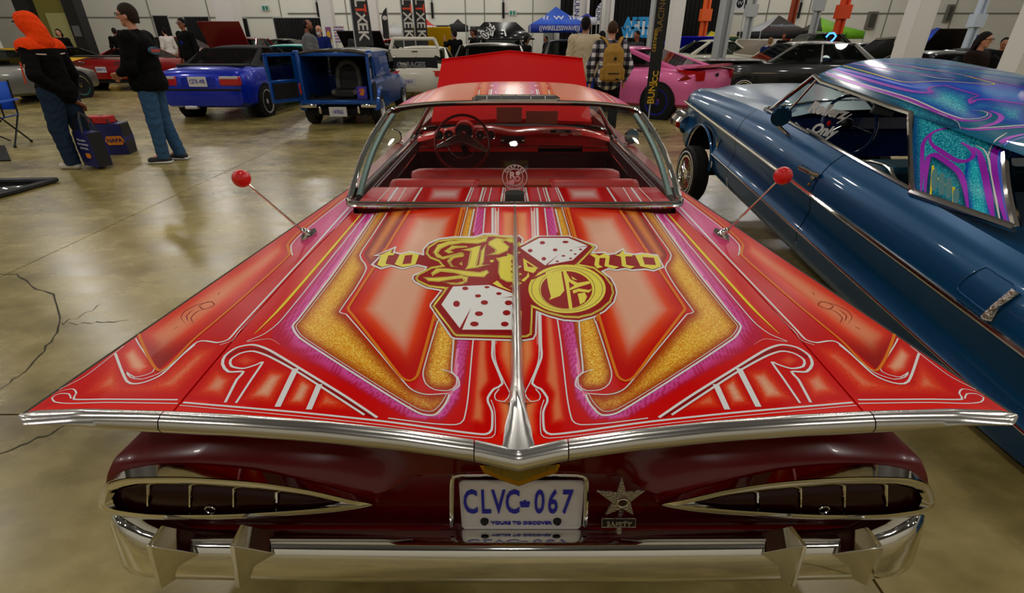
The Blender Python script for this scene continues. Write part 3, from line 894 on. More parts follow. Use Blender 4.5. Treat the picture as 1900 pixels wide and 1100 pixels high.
for a, b, rx, ry in ((348, 115, 26, 16), (572, 108, 30, 12), (230, 192, 23, 17), (472, 185, 23, 14), (362, 271, 22, 17), (626, 190, 13, 7), (718, 180, 15, 8), (552, 243, 18, 8), (667, 225, 13, 7), (493, 296, 16, 8), (622, 268, 14, 8)):
    draw(7, EMR, Rp(*ell(a, b, rx, ry, 14)))
draw(7, EMR, Lp((1300, 652), (1430, 634), (1430, 642))); draw(7, EMR, Rp((380, 330), (510, 228), (395, 332))); draw(7, EMR, Rp((650, 165), (790, 143), (790, 150)))
_nm = {'white_paint': 'emblem_outline', 'emblem_dark_red': 'emblem_ground', 'gold_leaf_paint': 'gold_stroke', 'dice_white': 'dice_face'}
for (lay, mn), mb in sorted(mbs.items()):
    for m in islands(mb):
        m.build('dice_pip' if lay == 7 else _nm[mn], MATS[mn], lid, world=True, fix=False)

# ---- chrome: rear edge trim in five lengths, centre spear
def redge(x):
    a = abs(x - X0); return Vector((x, float(np.interp(a, RX, RY)), float(np.interp(a, RX, RZ))))
sec = [(0.006, 0.004), (-0.006, 0.005), (-0.018, -0.002), (-0.024, -0.016), (-0.021, -0.026), (-0.012, -0.037), (0.02, -0.04), (0.03, -0.02)]
cuts = [at_y(p, 790, 0.74).x for p in (311, 881, 1053, 1606)]
ends = [X0 - WREAR - 0.008] + cuts + [X0 + WREAR + 0.008]
for i in range(5):
    a, b = ends[i] + 0.0012, ends[i + 1] - 0.0012
    rings = []
    for x in np.linspace(a, b, 24):
        e = redge(x); sfin = 1 - 0.55 * smooth01((abs(x - X0) - WREAR * 0.7) / (WREAR * 0.3))
        tipf = min(1.0, max(0.25, (WREAR + 0.008 - abs(x - X0)) / 0.02))
        cen = 1 + 0.05 * float(smooth01(1 - abs(x - X0) / 0.1))
        rings.append([(x, e.y + dy * tipf, e.z + dz * sfin * tipf * (cen if dz < 0 else 1)) for dy, dz in sec])
    MB().loft(rings).build('rear_edge_trim', CHROME_B if i not in (2,) else CHROME_S, car, world=True, sharp=50)
for s in (-1, 1):       # bright moulding along the fin crease
    pts = [deckpt(np.array(s * 1.0), np.array(t)) + np.array((s * 0.002, 0, -0.004)) for t in np.linspace(0, 1, 20)]
    MB().tube([tuple(p) for p in pts], 0.006, 8).build('fin_moulding', CHROME, car, world=True)
rings = []
for t in np.linspace(1.0, 0.0, 40):
    p = deckpt(np.array(0.0), np.array(t)); d = p[1] * CP - (p[2] - HC) * SP
    w = float(np.interp(t, [0, 0.03, 0.08, 0.15, 0.9, 1], [0.062, 0.040, 0.024, 0.0185, 0.0085, 0.004]))
    h = float(np.interp(t, [0, 0.1, 0.9, 1], [0.010, 0.014, 0.013, 0.002]))
    rings.append([(X0 - w, p[1], p[2] - 0.002), (X0 - w * 0.75, p[1], p[2] + h * 0.5), (X0 - w * 0.3, p[1], p[2] + h), (X0, p[1], p[2] + h * 0.72), (X0 + w * 0.3, p[1], p[2] + h), (X0 + w * 0.75, p[1], p[2] + h * 0.5), (X0 + w, p[1], p[2] - 0.002)])
MB().loft(rings, True, True).build('centre_spear', CHROME_S, car, world=True, sharp=60)

# ---- rear panel under the wings with the cat-eye lamps
YE = 0.80
eyeL = [(184, 937), (190, 912), (201, 896), (239, 886), (349, 885), (476, 894), (570, 908), (653, 927), (694, 937), (634, 949), (539, 957), (413, 964), (286, 964), (217, 956), (190, 947)]
lensL = [(210, 926), (214, 915), (223, 908), (270, 900), (381, 902), (476, 910), (570, 921), (610, 928), (630, 932), (570, 943), (476, 951), (349, 954), (255, 954), (223, 946), (213, 936)]
def eye_world(px, y, grow=0.0):
    q = inset(px, -grow) if grow else px
    return [at_y(p[0], p[1], y) for p in catmull(q, n=6, closed=True)]
eyeW = np.array([(p.x, p.z) for p in eye_world(eyeL, YE)])
NX, NZ = 240, 100
zt, zb_ = float(RZ[0]) - 0.035, 0.30
U = np.linspace(-1, 1, NX); V = np.linspace(0, 1, NZ)
Pn = np.zeros((NX, NZ, 3))
for i, u in enumerate(U):
    for j, v in enumerate(V):
        z = zb_ + (0.80 - zb_) * v
        xm = float(np.interp(z, [0.40, 0.50, 0.58, 0.64, 0.70, 0.76, 0.85], [0.93, 0.945, 0.955, 0.93, 0.86, 0.82, 0.80]))
        x = u * xm
        y = float(np.interp(z, [0.40, 0.47, 0.55, 0.62, 0.70, 0.76, 0.80, 0.85], [0.90, 0.885, 0.875, 0.88, 0.90, 0.885, 0.84, 0.80]))
        y += 0.03 * max(0, abs(u) - 0.8) / 0.2
        Pn[i, j] = (X0 + x, y, z)
Q = Pn.reshape(-1, 3).copy(); Q2 = np.stack([X0 - np.abs(Q[:, 0] - X0), Q[:, 2]], 1)
sd = poly_dist(Q2, eyeW)
wv = smooth01(1 - np.maximum(0, -sd) / 0.11)
wv *= np.where((Q2[:, 1] > eyeW[:, 1].mean()) | (sd > -0.01), 1, smooth01(1 - np.maximum(0, -sd) / 0.03))
Q[:, 1] = Q[:, 1] * (1 - wv) + (YE + 0.012) * wv
Q[:, 1] += 0.06 * smooth01((sd - 0.010) / 0.006)
Pn = Q.reshape(NX, NZ, 3)
MB().grid(Pn.tolist()).build('rear_panel', MAROON, car, world=True)
LENS = pbr('ruby_lens', C(34, 0, 2), 0.22, spec=0.25)
for s in (-1, 1):
    def mir(pts): return [Vector((p.x if s < 0 else 2 * X0 - p.x, p.y, p.z)) for p in pts]
    o0 = mir(eye_world(eyeL, YE + 0.03, 2)); o1 = mir(eye_world(eyeL, YE - 0.008)); o2 = mir(eye_world(inset(eyeL, 7), YE - 0.026))
    i0 = mir(eye_world(inset(lensL, -1), YE - 0.010)); i1 = mir(eye_world(inset(lensL, 1.5), YE + 0.003))
    lamp = bpy.data.objects.new('tail_lamp', None); COL.objects.link(lamp); lamp.parent = car; lamp['label'] = 'cat-eye tail lamp with chrome bezel'
    MB().loft([o0, o1, mir(eye_world(inset(eyeL, 1.5), YE - 0.018)), mir(eye_world(inset(eyeL, 9), YE - 0.0195)), i0, i1], True, False).build('bezel', CHROME, lamp, world=True, sharp=40)
    c = sum((np.array(p) for p in i1), np.zeros(3)) / len(i1)
    mid = [Vector((p.x * .75 + c[0] * .25, YE - 0.005, p.z * .75 + c[2] * .25)) for p in i1]
    ln = MB().loft([i1, mid], True, False); k = len(ln.v); ln.add([(c[0], YE - 0.008, c[2])], [])
    n = len(mid); ln.f += [(n + j, n + (j + 1) % n, k) for j in range(n)]
    ln.build('lens', LENS, lamp, world=True)
    for px, t, b in ((275, 900, 954), (353, 901, 954), (434, 907, 952), (513, 914, 948)):
        a, m_, d = at_y(px, t - 1, YE + 0.0), at_y(px, (t + b) / 2, YE - 0.0105), at_y(px, b + 1, YE + 0.0)
        MB().tube(mir([a, m_, d]), 0.0035, 6).build('divider', CHROME, lamp, world=True)
    cc = at_y(390, 946, YE - 0.010)
    ring = [Vector((cc.x + 0.0115 * math.cos(a), YE - 0.010, cc.z + 0.0115 * math.sin(a))) for a in np.linspace(0, 2 * math.pi, 16, endpoint=False)]
    MB().tube(mir(ring), 0.002, 6, closed=True).build('bullet_ring', CHROME, lamp, world=True)
    # smooth maroon eyebrow with bright outer lip
    lipp = [(186, 925), (200, 893), (232, 873), (290, 862), (370, 863), (470, 872), (570, 893), (650, 915), (694, 937)]
    up = [at_y(p[0], p[1], YE + 0.010) for p in catmull(lipp, n=5)]
    dn = [at_y(p[0], p[1], YE - 0.014) for p in catmull([(186, 927), (201, 896), (239, 886), (300, 884), (380, 886), (476, 894), (570, 908), (653, 927), (696, 938)], n=5)]
    MB().loft([mir(up), mir(dn)], False, False).build('brow_lip', CHROME, lamp, world=True)

# ---- chrome bumper with four blades
plan = []
for x in np.linspace(-0.92, 0.92, 27): plan.append((x, 0.0 + 0.012 * abs(x / 0.92) ** 2, 1.0))
def corner(s):
    return [(s * (0.92 + 0.125 * math.sin(a)), 0.012 + 0.11 * (1 - math.cos(a)), 1.0) for a in np.linspace(0.2, math.pi / 2, 8)] + [(s * 1.045, 0.28, 0.95), (s * 1.03, 0.45, 0.9)]
plan = corner(-1)[::-1] + plan + corner(1)
YBP = 0.785
def bumper_ring(x, dy, i, prof):
    p0 = Vector(plan[max(0, i - 1)][:2] + (0,)); p1 = Vector(plan[min(len(plan) - 1, i + 1)][:2] + (0,)); t = (p1 - p0).normalized(); nrm = Vector((t.y, -t.x, 0))
    rise = 0.06 * float(smooth01((abs(x) - 0.84) / 0.14))
    return [Vector((X0 + x, YBP + dy, 0)) + nrm * o_ + Vector((0, 0, z + rise * max(0, (z - 0.30) / 0.09))) for o_, z in prof]
prof = [(-0.085, 0.375), (-0.060, 0.386), (-0.040, 0.391), (-0.020, 0.392), (-0.006, 0.389), (0.004, 0.380), (0.011, 0.362), (0.017, 0.338), (0.022, 0.312), (0.024, 0.294), (0.016, 0.279), (-0.01, 0.268), (-0.08, 0.265), (-0.09, 0.33)]
rings = [bumper_ring(x, dy, i, prof) for i, (x, dy, _) in enumerate(plan)]
bump = MB().loft(rings).build('rear_bumper', CHROME_D, car, world=True, sharp=50)
for tp_, md_, bt_ in (((302, 975), (275, 1013), (296, 1092)), ((450, 973), (430, 1013), (441, 1091)), ((1467, 976), (1494, 1013), (1472, 1089)), ((1608, 978), (1637, 1016), (1611, 1087))):
    sg_ = 1 if md_[0] < 950 else -1       # towards the car's centre line
    T = at_y(*tp_, YBP + 0.02); Mm = at_y(*md_, YBP - 0.042); Bm = at_y(*bt_, YBP - 0.034)
    w = 0.0055
    vs = []
    for p in (T, Mm, Bm): vs += [p + Vector((-w, 0, 0)), p + Vector((w, 0, 0))]
    i_, o_ = sg_ * 0.085, -sg_ * 0.02
    yb = YBP + 0.012
    for dx in (o_, i_):
        vs += [T + Vector((dx * 0.7, 0.03, -0.07)), Vector((Mm.x + dx, yb, 0.345)), Vector((Bm.x + dx * 0.5, yb - .01, 0.29))]
    l_, r_ = (6, 9) if sg_ > 0 else (9, 6)
    fs = [(0, 1, 3, 2), (2, 3, 5, 4), (0, 2, l_ + 1, l_), (2, 4, l_ + 2, l_ + 1), (1, r_, r_ + 1, 3), (3, r_ + 1, r_ + 2, 5), (0, l_, r_, 1), (4, 5, r_ + 2, l_ + 2)]
    MB().add(vs, fs).build('bumper_blade', CHROME_D, bump, world=True, sharp=25, bevel=0.002)
for s in (-1, 1):   # long pressed slots on the top shelf
    for (xa, xb, off, z) in ((0.15, 0.84, -0.056, 0.3885), (0.26, 0.84, -0.020, 0.393)):
        pts = [(X0 + s * x, YBP - off + 0.006, z) for x in np.linspace(xa, xb, 12)]
        MB().tube(pts, [0.002] + [0.008] * 10 + [0.002], 8, flat=0.25, up=(0, 0, 1)).build('shelf_slot', MAROON if off < -0.04 else CHROME_B, bump, world=True)
    pts = [(X0 + s * x, YBP + 0.078, 0.4605) for x in np.linspace(0.14, 0.82, 8)]
# ---- number plate in its chrome hoop
YP = 0.845
pl = bpy.data.objects.new('number_plate', None); COL.objects.link(pl); pl.parent = car; pl['label'] = 'white number plate with blue characters'
a, b = at_y(851, 893, YP), at_y(1077, 977, YP + 0.006)
pcx = (a.x + b.x) / 2; pcz = (a.z + b.z) / 2; pw = b.x - a.x; ph = a.z - b.z
def rrect(w, h, r, n=5):
    out = []
    for cx_, cy_, a0 in ((w / 2 - r, h / 2 - r, 0), (-w / 2 + r, h / 2 - r, 90), (-w / 2 + r, -h / 2 + r, 180), (w / 2 - r, -h / 2 + r, 270)):
        for k in range(n + 1):
            an = math.radians(a0 + 90 * k / n); out.append((cx_ + r * math.cos(an), cy_ + r * math.sin(an)))
    return out
PLW = pbr('plate_white', C(196, 190, 186), 0.4)
PLB = pbr('plate_blue', C(16, 18, 150), 0.4)
MB().prism(rrect(pw, ph, 0.012), lambda u, v, t: (pcx + u, YP + t, pcz + v), 0, 0.004).build('plate', PLW, pl, world=True)
ring = [(pcx + u, YP - 0.001, pcz + v) for u, v in rrect(pw - 0.008, ph - 0.008, 0.01)]
MB().tube(ring, 0.0022, 6, closed=True).build('plate_rim', PLW, pl, world=True)
Mi = wm(pl).inverted()
def plate_text(body, u, v, size, mat, sx=1.0, bold=0.0, ex=0.0012, nm='plate_characters'):
    return text_mesh(body, size, mat, pl, Mi @ facing((pcx + u, YP - 0.002, pcz + v), (0, -1, 0)), nm, ex, sx=sx, bold=bold)
for ch, px in zip('CLVC067', (873, 901, 925, 951, 1001, 1026, 1052)):
    plate_text(ch, at_y(px, 930, YP).x - pcx, 0.012, 0.116, PLB, 0.46, 0.0016)
plate_text('YOURS TO DISCOVER', 0, -ph * 0.36, 0.0155, PLB, 1.0, 0.0003)
# crown between the groups
cz = 0.008; cu_ = at_y(974, 920, YP).x - pcx
MB().prism([(-.010, -.010), (.010, -.010), (.013, .006), (.008, .010), (.003, .006), (.003, .013), (-.003, .013), (-.003, .006), (-.008, .010), (-.013, .006)], lambda u, v, t: (pcx + cu_ + u, YP + t, pcz + cz + v), -0.003, 0).build('crown', PLB, pl, world=True)
for px in (899, 1034):
    p = at_y(px, 968, YP - 0.004)
    MB().lathe([(0.001, -0.006), (0.007, -0.006), (0.0105, -0.001), (0.0105, 0.006)], 14, Matrix.Translation(p) @ Matrix.Rotation(math.pi / 2, 4, 'Z')).build('plate_bolt', BLACK, pl, world=True)
hoop = [at_y(*p, YP - 0.01) for p in catmull([(838, 975), (838, 900), (842, 884), (858, 880), (963, 879), (1070, 880), (1086, 886), (1089, 902), (1086, 975)], n=6)]
MB().tube(hoop, 0.006, 8).build('plate_hoop', CHROME, car, world=True)
# gold V badge under the spear
GM = pbr('gold_metal', C(190, 140, 30), 0.25, 1.0); GD = pbr('amber_enamel', C(120, 100, 24), 0.3, 0.4)
vb = [(889, 859), (1040, 857), (1034, 872), (1000, 884), (963, 898), (930, 887), (897, 873)]
cv = at_y(963, 872, 0.76)
badge = MB().prism([(at_y(*p, 0.76).x, at_y(*p, 0.76).z) for p in vb], lambda u, v, t: (u, t, v), 0.752, 0.80).build('v_badge', GM, car, world=True, bevel=0.003)
MB().prism([(at_y(*p, 0.75).x, at_y(*p, 0.75).z) for p in inset(vb, 5)], lambda u, v, t: (u, t, v), 0.749, 0.7525).build('badge_enamel', GD, badge, world=True)
for px in (915, 928, 941, 952, 975, 988, 1002, 1014):
    a, b = at_y(px, 866, 0.748), at_y(px, 878, 0.748)
    MB().tube([a, b], 0.0009, 5).build('badge_rib', GM, badge, world=True)
# star plate topper
YS = 0.80
STAR = pbr('cast_star', C(170, 160, 145), 0.3, 1.0, bump=0.8, nscale=160)
sp = [(1154, 885), (1162, 914), (1197, 911), (1170, 932), (1176, 956), (1154, 944), (1123, 956), (1136, 933), (1106, 911), (1145, 915)]
star = MB().prism([(at_y(*p, YS).x, at_y(*p, YS).z) for p in sp], lambda u, v, t: (u, t, v), YS, YS + 0.006).build('star_topper', STAR, car, world=True, bevel=0.001)
c = at_y(1155, 931, YS)
MB().tube([(c.x + 0.013 * math.cos(a), YS - 0.002, c.z + 0.013 * math.sin(a)) for a in np.linspace(0, 2 * math.pi, 18, endpoint=False)], 0.003, 8, closed=True).build('star_ring', CHROME, star, world=True)
MB().lathe([(0.0, -0.002), (0.012, -0.002)], 14, Matrix.Translation((c.x, YS - 0.001, c.z)) @ Matrix.Rotation(math.pi / 2, 4, 'Z')).build('star_centre', pbr('dark_lens', C(30, 4, 4), 0.3), star, world=True)
MB().tube([at_y(1153, 948, YS + .010), at_y(1150, 958, YS + .012), at_y(1148, 986, YS + .012)], [0.006, 0.004, 0.008], 8).build('star_stem', STAR, star, world=True)
a, b = at_y(1117, 962, YS), at_y(1179, 978, YS)
MB().box(((a.x + b.x) / 2, YS + 0.001, (a.z + b.z) / 2), (b.x - a.x, 0.004, a.z - b.z)).build('star_tablet', pbr('tablet_dark', C(40, 30, 26), 0.5, 0.6), star, world=True)
text_mesh('SAFETY', 0.0205, STAR, star, wm(star).inverted() @ facing(((a.x + b.x) / 2, YS - 0.003, (a.z + b.z) / 2), (0, -1, 0)), 'star_lettering', 0.002, sx=0.88, bold=0.0006)
for (p, q_) in (((1117, 962), (1179, 962)), ((1117, 978), (1179, 978)), ((1117, 962), (1117, 978)), ((1179, 962), (1179, 978))):
    MB().tube([at_y(*p, YS - .001), at_y(*q_, YS - .001)], 0.0012, 5).build('tablet_border', STAR, star, world=True)

# ---- body sides, wheels, front
SIDE = paint('side_red', C(150, 6, 6), 0.35)
for s in (-1, 1):
    rings = []
    for y in np.concatenate([np.linspace(TIP.y + 0.02, FE.y, 12), np.linspace(FE.y + 0.2, 6.05, 12)]):
        t = min(1, (y - TIP.y) / (FE.y - TIP.y))
        xe = WREAR + (WFRONT - WREAR) * t; ze = RZ[-1] + (FE.z - RZ[-1]) * t
        if y > FE.y: xe = WFRONT + 0.02 * min(1, (y - FE.y)); ze = FE.z + 0.0
        k = max(0, 1 - (y - TIP.y) / 1.9); nose = 0.10 * max(0, (y - 5.4) / 0.65) ** 2
        wb_ = 0.965 - nose
        low = 0.40 if 0.9 < y < 5.6 else 0.40
        rings.append([(X0 + s * x, max(y, (0, 0, .86, .92, .98, 1.05, 1.1, 1.1)[i_]), z) for i_, (x, z) in enumerate(((xe, ze), (xe - 0.006, ze - 0.012), (xe - 0.16 * k - 0.012, ze - 0.10), (max(xe, wb_) - 0.10 * k, ze - 0.18), (wb_ + 0.0, ze - 0.29), (wb_, 0.42), (wb_ - 0.02, 0.24), (wb_ - 0.08, 0.2)))])
    MB().loft(rings, False, False).build('body_side', SIDE, car, world=True)
    MB().grid([[(X0 + s * (WFRONT + 0.02), y, FE.z) for y in np.linspace(FE.y, 6.0, 10)], [(X0 + s * 0.835, y, FE.z + 0.01) for y in np.linspace(FE.y, 6.0, 10)]]).build('door_top', SIDE, car, world=True)
    MB().grid([[(X0 + s * 0.835, y, FE.z + 0.008) for y in np.linspace(FE.y, 4.3, 8)], [(X0 + s * 0.745, y, FE.z + 0.004) for y in np.linspace(FE.y, 4.3, 8)]]).build('door_sill', pbr('dark_red_vinyl', C(74, 16, 18), 0.5), car, world=True)
    for y in (1.62, 4.72):
        wheel(car, (s * 0.80, y - 3.2, 0.29), 0.29, 0.16, 0.17, CHROME, 40, side=s, white=True)
MB().loft([[(X0 + x, y, z) for x, z in ((-0.97 + c_, .25), (0.97 - c_, .25), (0.97 - c_, zf), (-0.97 + c_, zf))] for y, zf, c_ in ((5.95, .70, .04), (6.08, .66, .08), (6.14, .5, .12))]).build('front_end', SIDE, car, world=True)
MB().box((X0, 3.55, 0.24), (1.75, 4.8, 0.06)).build('floor_pan', DARK, car, world=True)
MB().box((X0, 5.3, 0.55), (1.5, 1.2, 0.2)).build('engine_bay', DARK, car, world=True)
# raised hood
ht, hb = [(820, 112), (945, 98), (1081, 110)], [(800, 226), (948, 222), (1098, 226)]
T = [at_y(*p, 5.25) for p in ht]; B = [at_y(*p, 4.42) for p in hb]
rings = []
for t in np.linspace(0, 1, 8):
    row = [B[i].lerp(T[i], t) for i in range(3)]
    rings.append([row[0], row[0].lerp(row[1], 0.5) + Vector((0, 0, 0.004)), row[1] + Vector((0, 0, 0.012)), row[1].lerp(row[2], 0.5) + Vector((0, 0, 0.004)), row[2], row[2] + Vector((0, .02, -.03)), row[1] + Vector((0, .03, -.03)), row[0] + Vector((0, .02, -.03))])
MB().loft(rings).build('raised_hood', pbr('hood_red', C(200, 1, 1), 0.6, spec=0.1), car, world=True, sharp=25)
MB().tube([T[0] + Vector((0, 0, .004)), T[1] + Vector((0, 0, .014)), T[2] + Vector((0, 0, .004))], 0.009, 6).build('hood_edge', MATS['hood_red'], car, world=True)

# ---- roof, rear glass, pillars
gb = [(-0.728, 2.19 + .02, 0.845), (-0.715, 2.11, 0.852), (-0.66, 2.065, 0.858), (-0.45, 2.05, 0.862), (0, 2.045, 0.864)]
cL = at_z(650, 366, 0.845); cC = at_z(955, 379, 0.866)
gb = [(cL.x - X0, cL.y, 0.845), (cL.x - X0 + 0.012, cL.y - 0.07, 0.852), (cL.x - X0 + 0.06, cC.y + 0.035, 0.858), (-0.45, cC.y + 0.006, 0.863), (0, cC.y, 0.866)]
tcn = at_z(955, 190, 1.19); tl = at_z(716, 214, 1.115); tm = at_z(735, 201, 1.14); tq = at_z(800, 193, 1.17)
gt = [(tl.x - X0, tl.y, tl.z), (tm.x - X0, tm.y, tm.z), (tq.x - X0, tq.y, tq.z), (-0.22, tcn.y + 0.004, 1.188), (0, tcn.y, 1.19)]
def sym(c):
    h = [np.array(p) for p in c]; r = [np.array((-p[0], p[1], p[2])) for p in h[:-1][::-1]]
    return catmull(h + r, n=6)
GB, GT = sym(gb), sym(gt)
NG = 14; G = []
for i in range(len(GB)):
    col_ = []
    for t in np.linspace(0, 1, NG):
        p = GB[i] + (GT[i] - GB[i]) * t
        bul = 0.035 * math.sin(math.pi * t); a = GB[i][0] / 0.73
        p = p + np.array((a * bul * 0.5, -bul * 0.4 * (1 - abs(a)), bul * (1 - 0.6 * abs(a))))
        col_.append((X0 + p[0], p[1], p[2]))
    G.append(col_)
MB().grid(G).build('rear_glass', GLASS_C, car, world=True)
outl = [g_[0] for g_ in G] + G[-1][1:-1] + [g_[-1] for g_ in G][::-1] + G[0][1:-1][::-1]
MB().tube([g_[0] for g_ in G], 0.0125, 10).build('rear_glass_moulding', CHROME, car, world=True)
MB().tube([(p[0], p[1] - 0.012, p[2] - 0.007) for p in [g_[0] for g_ in G]], 0.009, 8).build('rear_glass_moulding', CHROME_B, car, world=True)
for g_ in (G[0], G[-1]):
    MB().tube(g_, 0.012, 8).build('side_moulding', CHROME, car, world=True)
    s = -1 if g_ is G[0] else 1
    MB().tube([(p[0] - s * 0.035, p[1] + 0.02, p[2] - 0.004) for p in g_], 0.016, 8).build('pillar_trim', pbr('teal_grey', C(120, 140, 136), 0.3, 0.6), car, world=True)
    MB().tube([(p[0] + s * 0.012, p[1] + 0.012, p[2]) for p in g_], 0.007, 8).build('side_moulding', CHROME_B, car, world=True)
MB().tube([(g_[-1][0], g_[-1][1], g_[-1][2] + 0.004) for g_ in G], 0.010, 8).build('roof_edge_moulding', CHROME, car, world=True)
# roof skin
WT = sym([(-0.60, 4.02, 1.10), (-0.56, 4.06, 1.13), (-0.42, 4.12, 1.165), (-0.2, 4.16, 1.175), (0, 4.17, 1.178)])
NB = 60; RF = []
fine = lambda A: [np.array([np.interp(u, np.linspace(0, 1, len(A)), [p[k] for p in A]) for k in range(3)]) for u in np.linspace(0, 1, 170)]
GTf = fine([np.array(g_[-1]) - np.array((X0, 0, 0)) for g_ in G]); WTf = fine(WT)
for i in range(170):
    r = []
    a = i / 169 * 2 - 1
    for b in np.linspace(0, 1, NB):
        p = GTf[i] + (WTf[i] - GTf[i]) * b
        p = p + np.array((0, 0, 0.05 * math.sin(math.pi * b) * (1 - abs(a) ** 3)))
        r.append((X0 + p[0], p[1], p[2] + 0.006))
    RF.append(r)
roof = MB().grid(RF).build('roof', DECK, car, world=True)
P = world_verts(roof); P[:, 0] = X0 - np.abs(P[:, 0] - X0)
rl = [([(690, 230), (725, 188), (770, 160), (800, 150), (770, 150), (690, 190)], C(214, 70, 24), C(232, 110, 60), 0.03, 0),
      ([(722, 192), (762, 158), (795, 148), (775, 175), (760, 192)], C(204, 40, 100), C(222, 100, 170), 0.03, 0),
      ([(790, 190), (820, 165), (832, 150), (890, 148), (880, 188)], C(220, 90, 40), C(226, 140, 112), 0.02, 0),
      ([(884, 190), (892, 148), (908, 148), (902, 190)], RED, C(230, 110, 60), 0.02, 0.2),
      ([(906, 190), (912, 148), (928, 148), (926, 190)], RED, C(206, 66, 130), 0.02, 0),
      ([(938, 190), (940, 148), (960, 148), (960, 190)], RED, C(230, 110, 70), 0.02, 0)]
col, fk = art_layers(P, rl, C(200, 30, 14)); set_art(roof, col, fk)
SKR = Skin([roof], X0); rs, ro = MB(), MB()
for pts, w in (([(893, 152), (886, 186)], 1.6), ([(915, 152), (909, 184)], 2.4), ([(912, 152), (905, 184)], 1.2), ([(941, 151), (939, 172), (930, 175), (918, 171), (926, 168), (940, 170), (939, 184)], 1.6), ([(812, 153), (768, 190)], 2.2), ([(805, 153), (760, 190)], 1.4), ([(822, 153), (784, 188)], 1.2)):
    SKR.ribbon(rs, pts, w)
SKR.ribbon(ro, [(890, 152), (883, 186)], 2.4); SKR.ribbon(ro, [(828, 153), (796, 187)], 2.0)
stripes(rs, 'white_pinstripes', WHITEP, roof); stripes(ro, 'orange_pinstripes', ORS, roof)
for s, r in ((-1, RF[0]), (1, RF[-1])):
    MB().tube(r, 0.011, 8).build('drip_rail', CHROME, car, world=True)
    # front pillar and vent post
    a = Vector(r[-1]); b = Vector((X0 + s * 0.80, 4.22, 0.80))
    MB().tube([a, a.lerp(b, .5) + Vector((s * .01, .0, 0)), b], 0.018, 8).build('windshield_pillar', pbr('pillar_dark', C(60, 66, 64), 0.3, 0.8), car, world=True)
    c_ = a.lerp(b, 0.05) + Vector((0, -.02, 0)); d_ = Vector((X0 + s * 0.81, 4.02, 0.80))
    MB().tube([c_, d_], 0.009, 8).build('vent_post', CHROME, car, world=True)
# inner headliner
MB().grid([[(p[0], p[1], p[2] - 0.03) for p in RF[i][2:-1:6]] for i in range(8, 162, 11)]).build('headliner', pbr('headliner', C(110, 14, 12), 0.8), car, world=True)
# windshield
WB = sym([(-0.80, 4.22, 0.80), (-0.74, 4.38, 0.82), (-0.5, 4.46, 0.84), (-0.2, 4.5, 0.85), (0, 4.5, 0.85)])
MB().grid([[(X0 + q[0], q[1], q[2]) for q in [a_ + (b_ - a_) * t for t in np.linspace(0, 1, 5)]] for a_, b_ in zip(WB, WT)]).build('windshield', GLASS_C, car, world=True)
MB().tube([(X0 + p[0], p[1], p[2]) for p in WB], 0.014, 8).build('windshield_moulding', CHROME, car, world=True)
MB().tube([(X0 + p[0], p[1], p[2]) for p in WT], 0.014, 8).build('windshield_moulding', CHROME_B, car, world=True)
# roof vent grille
a, b = at_z(878, 186, 1.197), at_z(1037, 186, 1.197)
yv = tcn.y + 0.03; zv = 1.208
vt = MB(); 
x1, x2 = a.x, b.x
MB().tube([(x1, yv - .02, zv), (x1 + .015, yv - .035, zv - .006), ((x1 + x2) / 2, yv - .045, zv - .006), (x2 - .015, yv - .035, zv - .006), (x2, yv - .02, zv)], 0.006, 8).build('vent_frame', CHROME, roof, world=True)
MB().tube([(x1, yv - .02, zv), (x1 + .02, yv + .02, zv + .010), ((x1 + x2) / 2, yv + .02, zv + .012), (x2 - .02, yv + .02, zv + .010), (x2, yv - .02, zv)], 0.006, 8).build('vent_frame', CHROME, roof, world=True)
MB().box(((x1 + x2) / 2, yv - .01, zv + 0.001), (x2 - x1 - .03, .045, .006), Matrix.Rotation(math.radians(20), 3, 'X')).build('vent_mesh', BLACK, roof, world=True)
for k in range(1, 6):
    x = x1 + (x2 - x1) * k / 6
    MB().tube([(x, yv - .04, zv - .002), (x, yv + .02, zv + .012)], 0.004, 6).build('vent_divider', CHROME, roof, world=True)

# ---- interior
VINYL = pbr('red_vinyl', C(196, 44, 40), 0.4, noise=C(170, 30, 28), nscale=6)
VDARK = pbr('dark_red_vinyl', C(74, 16, 18), 0.5)
DASHR = pbr('dash_red', C(226, 30, 22), 0.3, coat=0.5)
# package tray
za = 0.845
tray_pts = [[(X0 + x, y, za + 0.004) for y in np.linspace(cC.y + 0.015, 2.40, 30)] for x in np.linspace(-0.70, 0.70, 140)]
tray = MB().grid(tray_pts).build('package_tray', DECK, car, world=True)
P = world_verts(tray); P[:, 0] = X0 - np.abs(P[:, 0] - X0)
tl_ = [([(790, 375), (800, 345), (862, 345), (852, 375)], RED, C(226, 190, 186), 0.05, 0), ([(705, 375), (726, 345), (750, 345), (735, 375)], RED, C(206, 90, 110), 0.03, 0),
       ([(660, 378), (690, 345), (715, 345), (700, 378)], C(190, 30, 40), C(200, 80, 90), 0.04, 0), ([(868, 375), (876, 345), (894, 345), (890, 375)], RED, C(214, 80, 90), 0.015, 0), ([(895, 375), (898, 345), (930, 345), (928, 375)], RED, C(208, 70, 80), 0.015, 0), ([(936, 375), (938, 345), (960, 345), (960, 375)], RED, C(226, 180, 180), 0.03, 0)]
col, fk = art_layers(P, tl_, C(190, 10, 14)); set_art(tray, col, fk)
SKT = Skin([tray], X0); ts = MB()
for (xa, xb, w) in ((724, 700, 1.5), (738, 720, 3), (753, 738, 1.5), (783, 767, 3), (875, 864, 2.5), (879, 869, 1.5), (897, 890, 3), (902, 895, 1.5), (912, 906, 1.5), (934, 930, 3), (938, 935, 1.5)):
    SKT.ribbon(ts, [(xa, 348), (xb, 374)], w, smooth=False)
stripes(ts, 'white_pinstripes', WHITEP, tray)
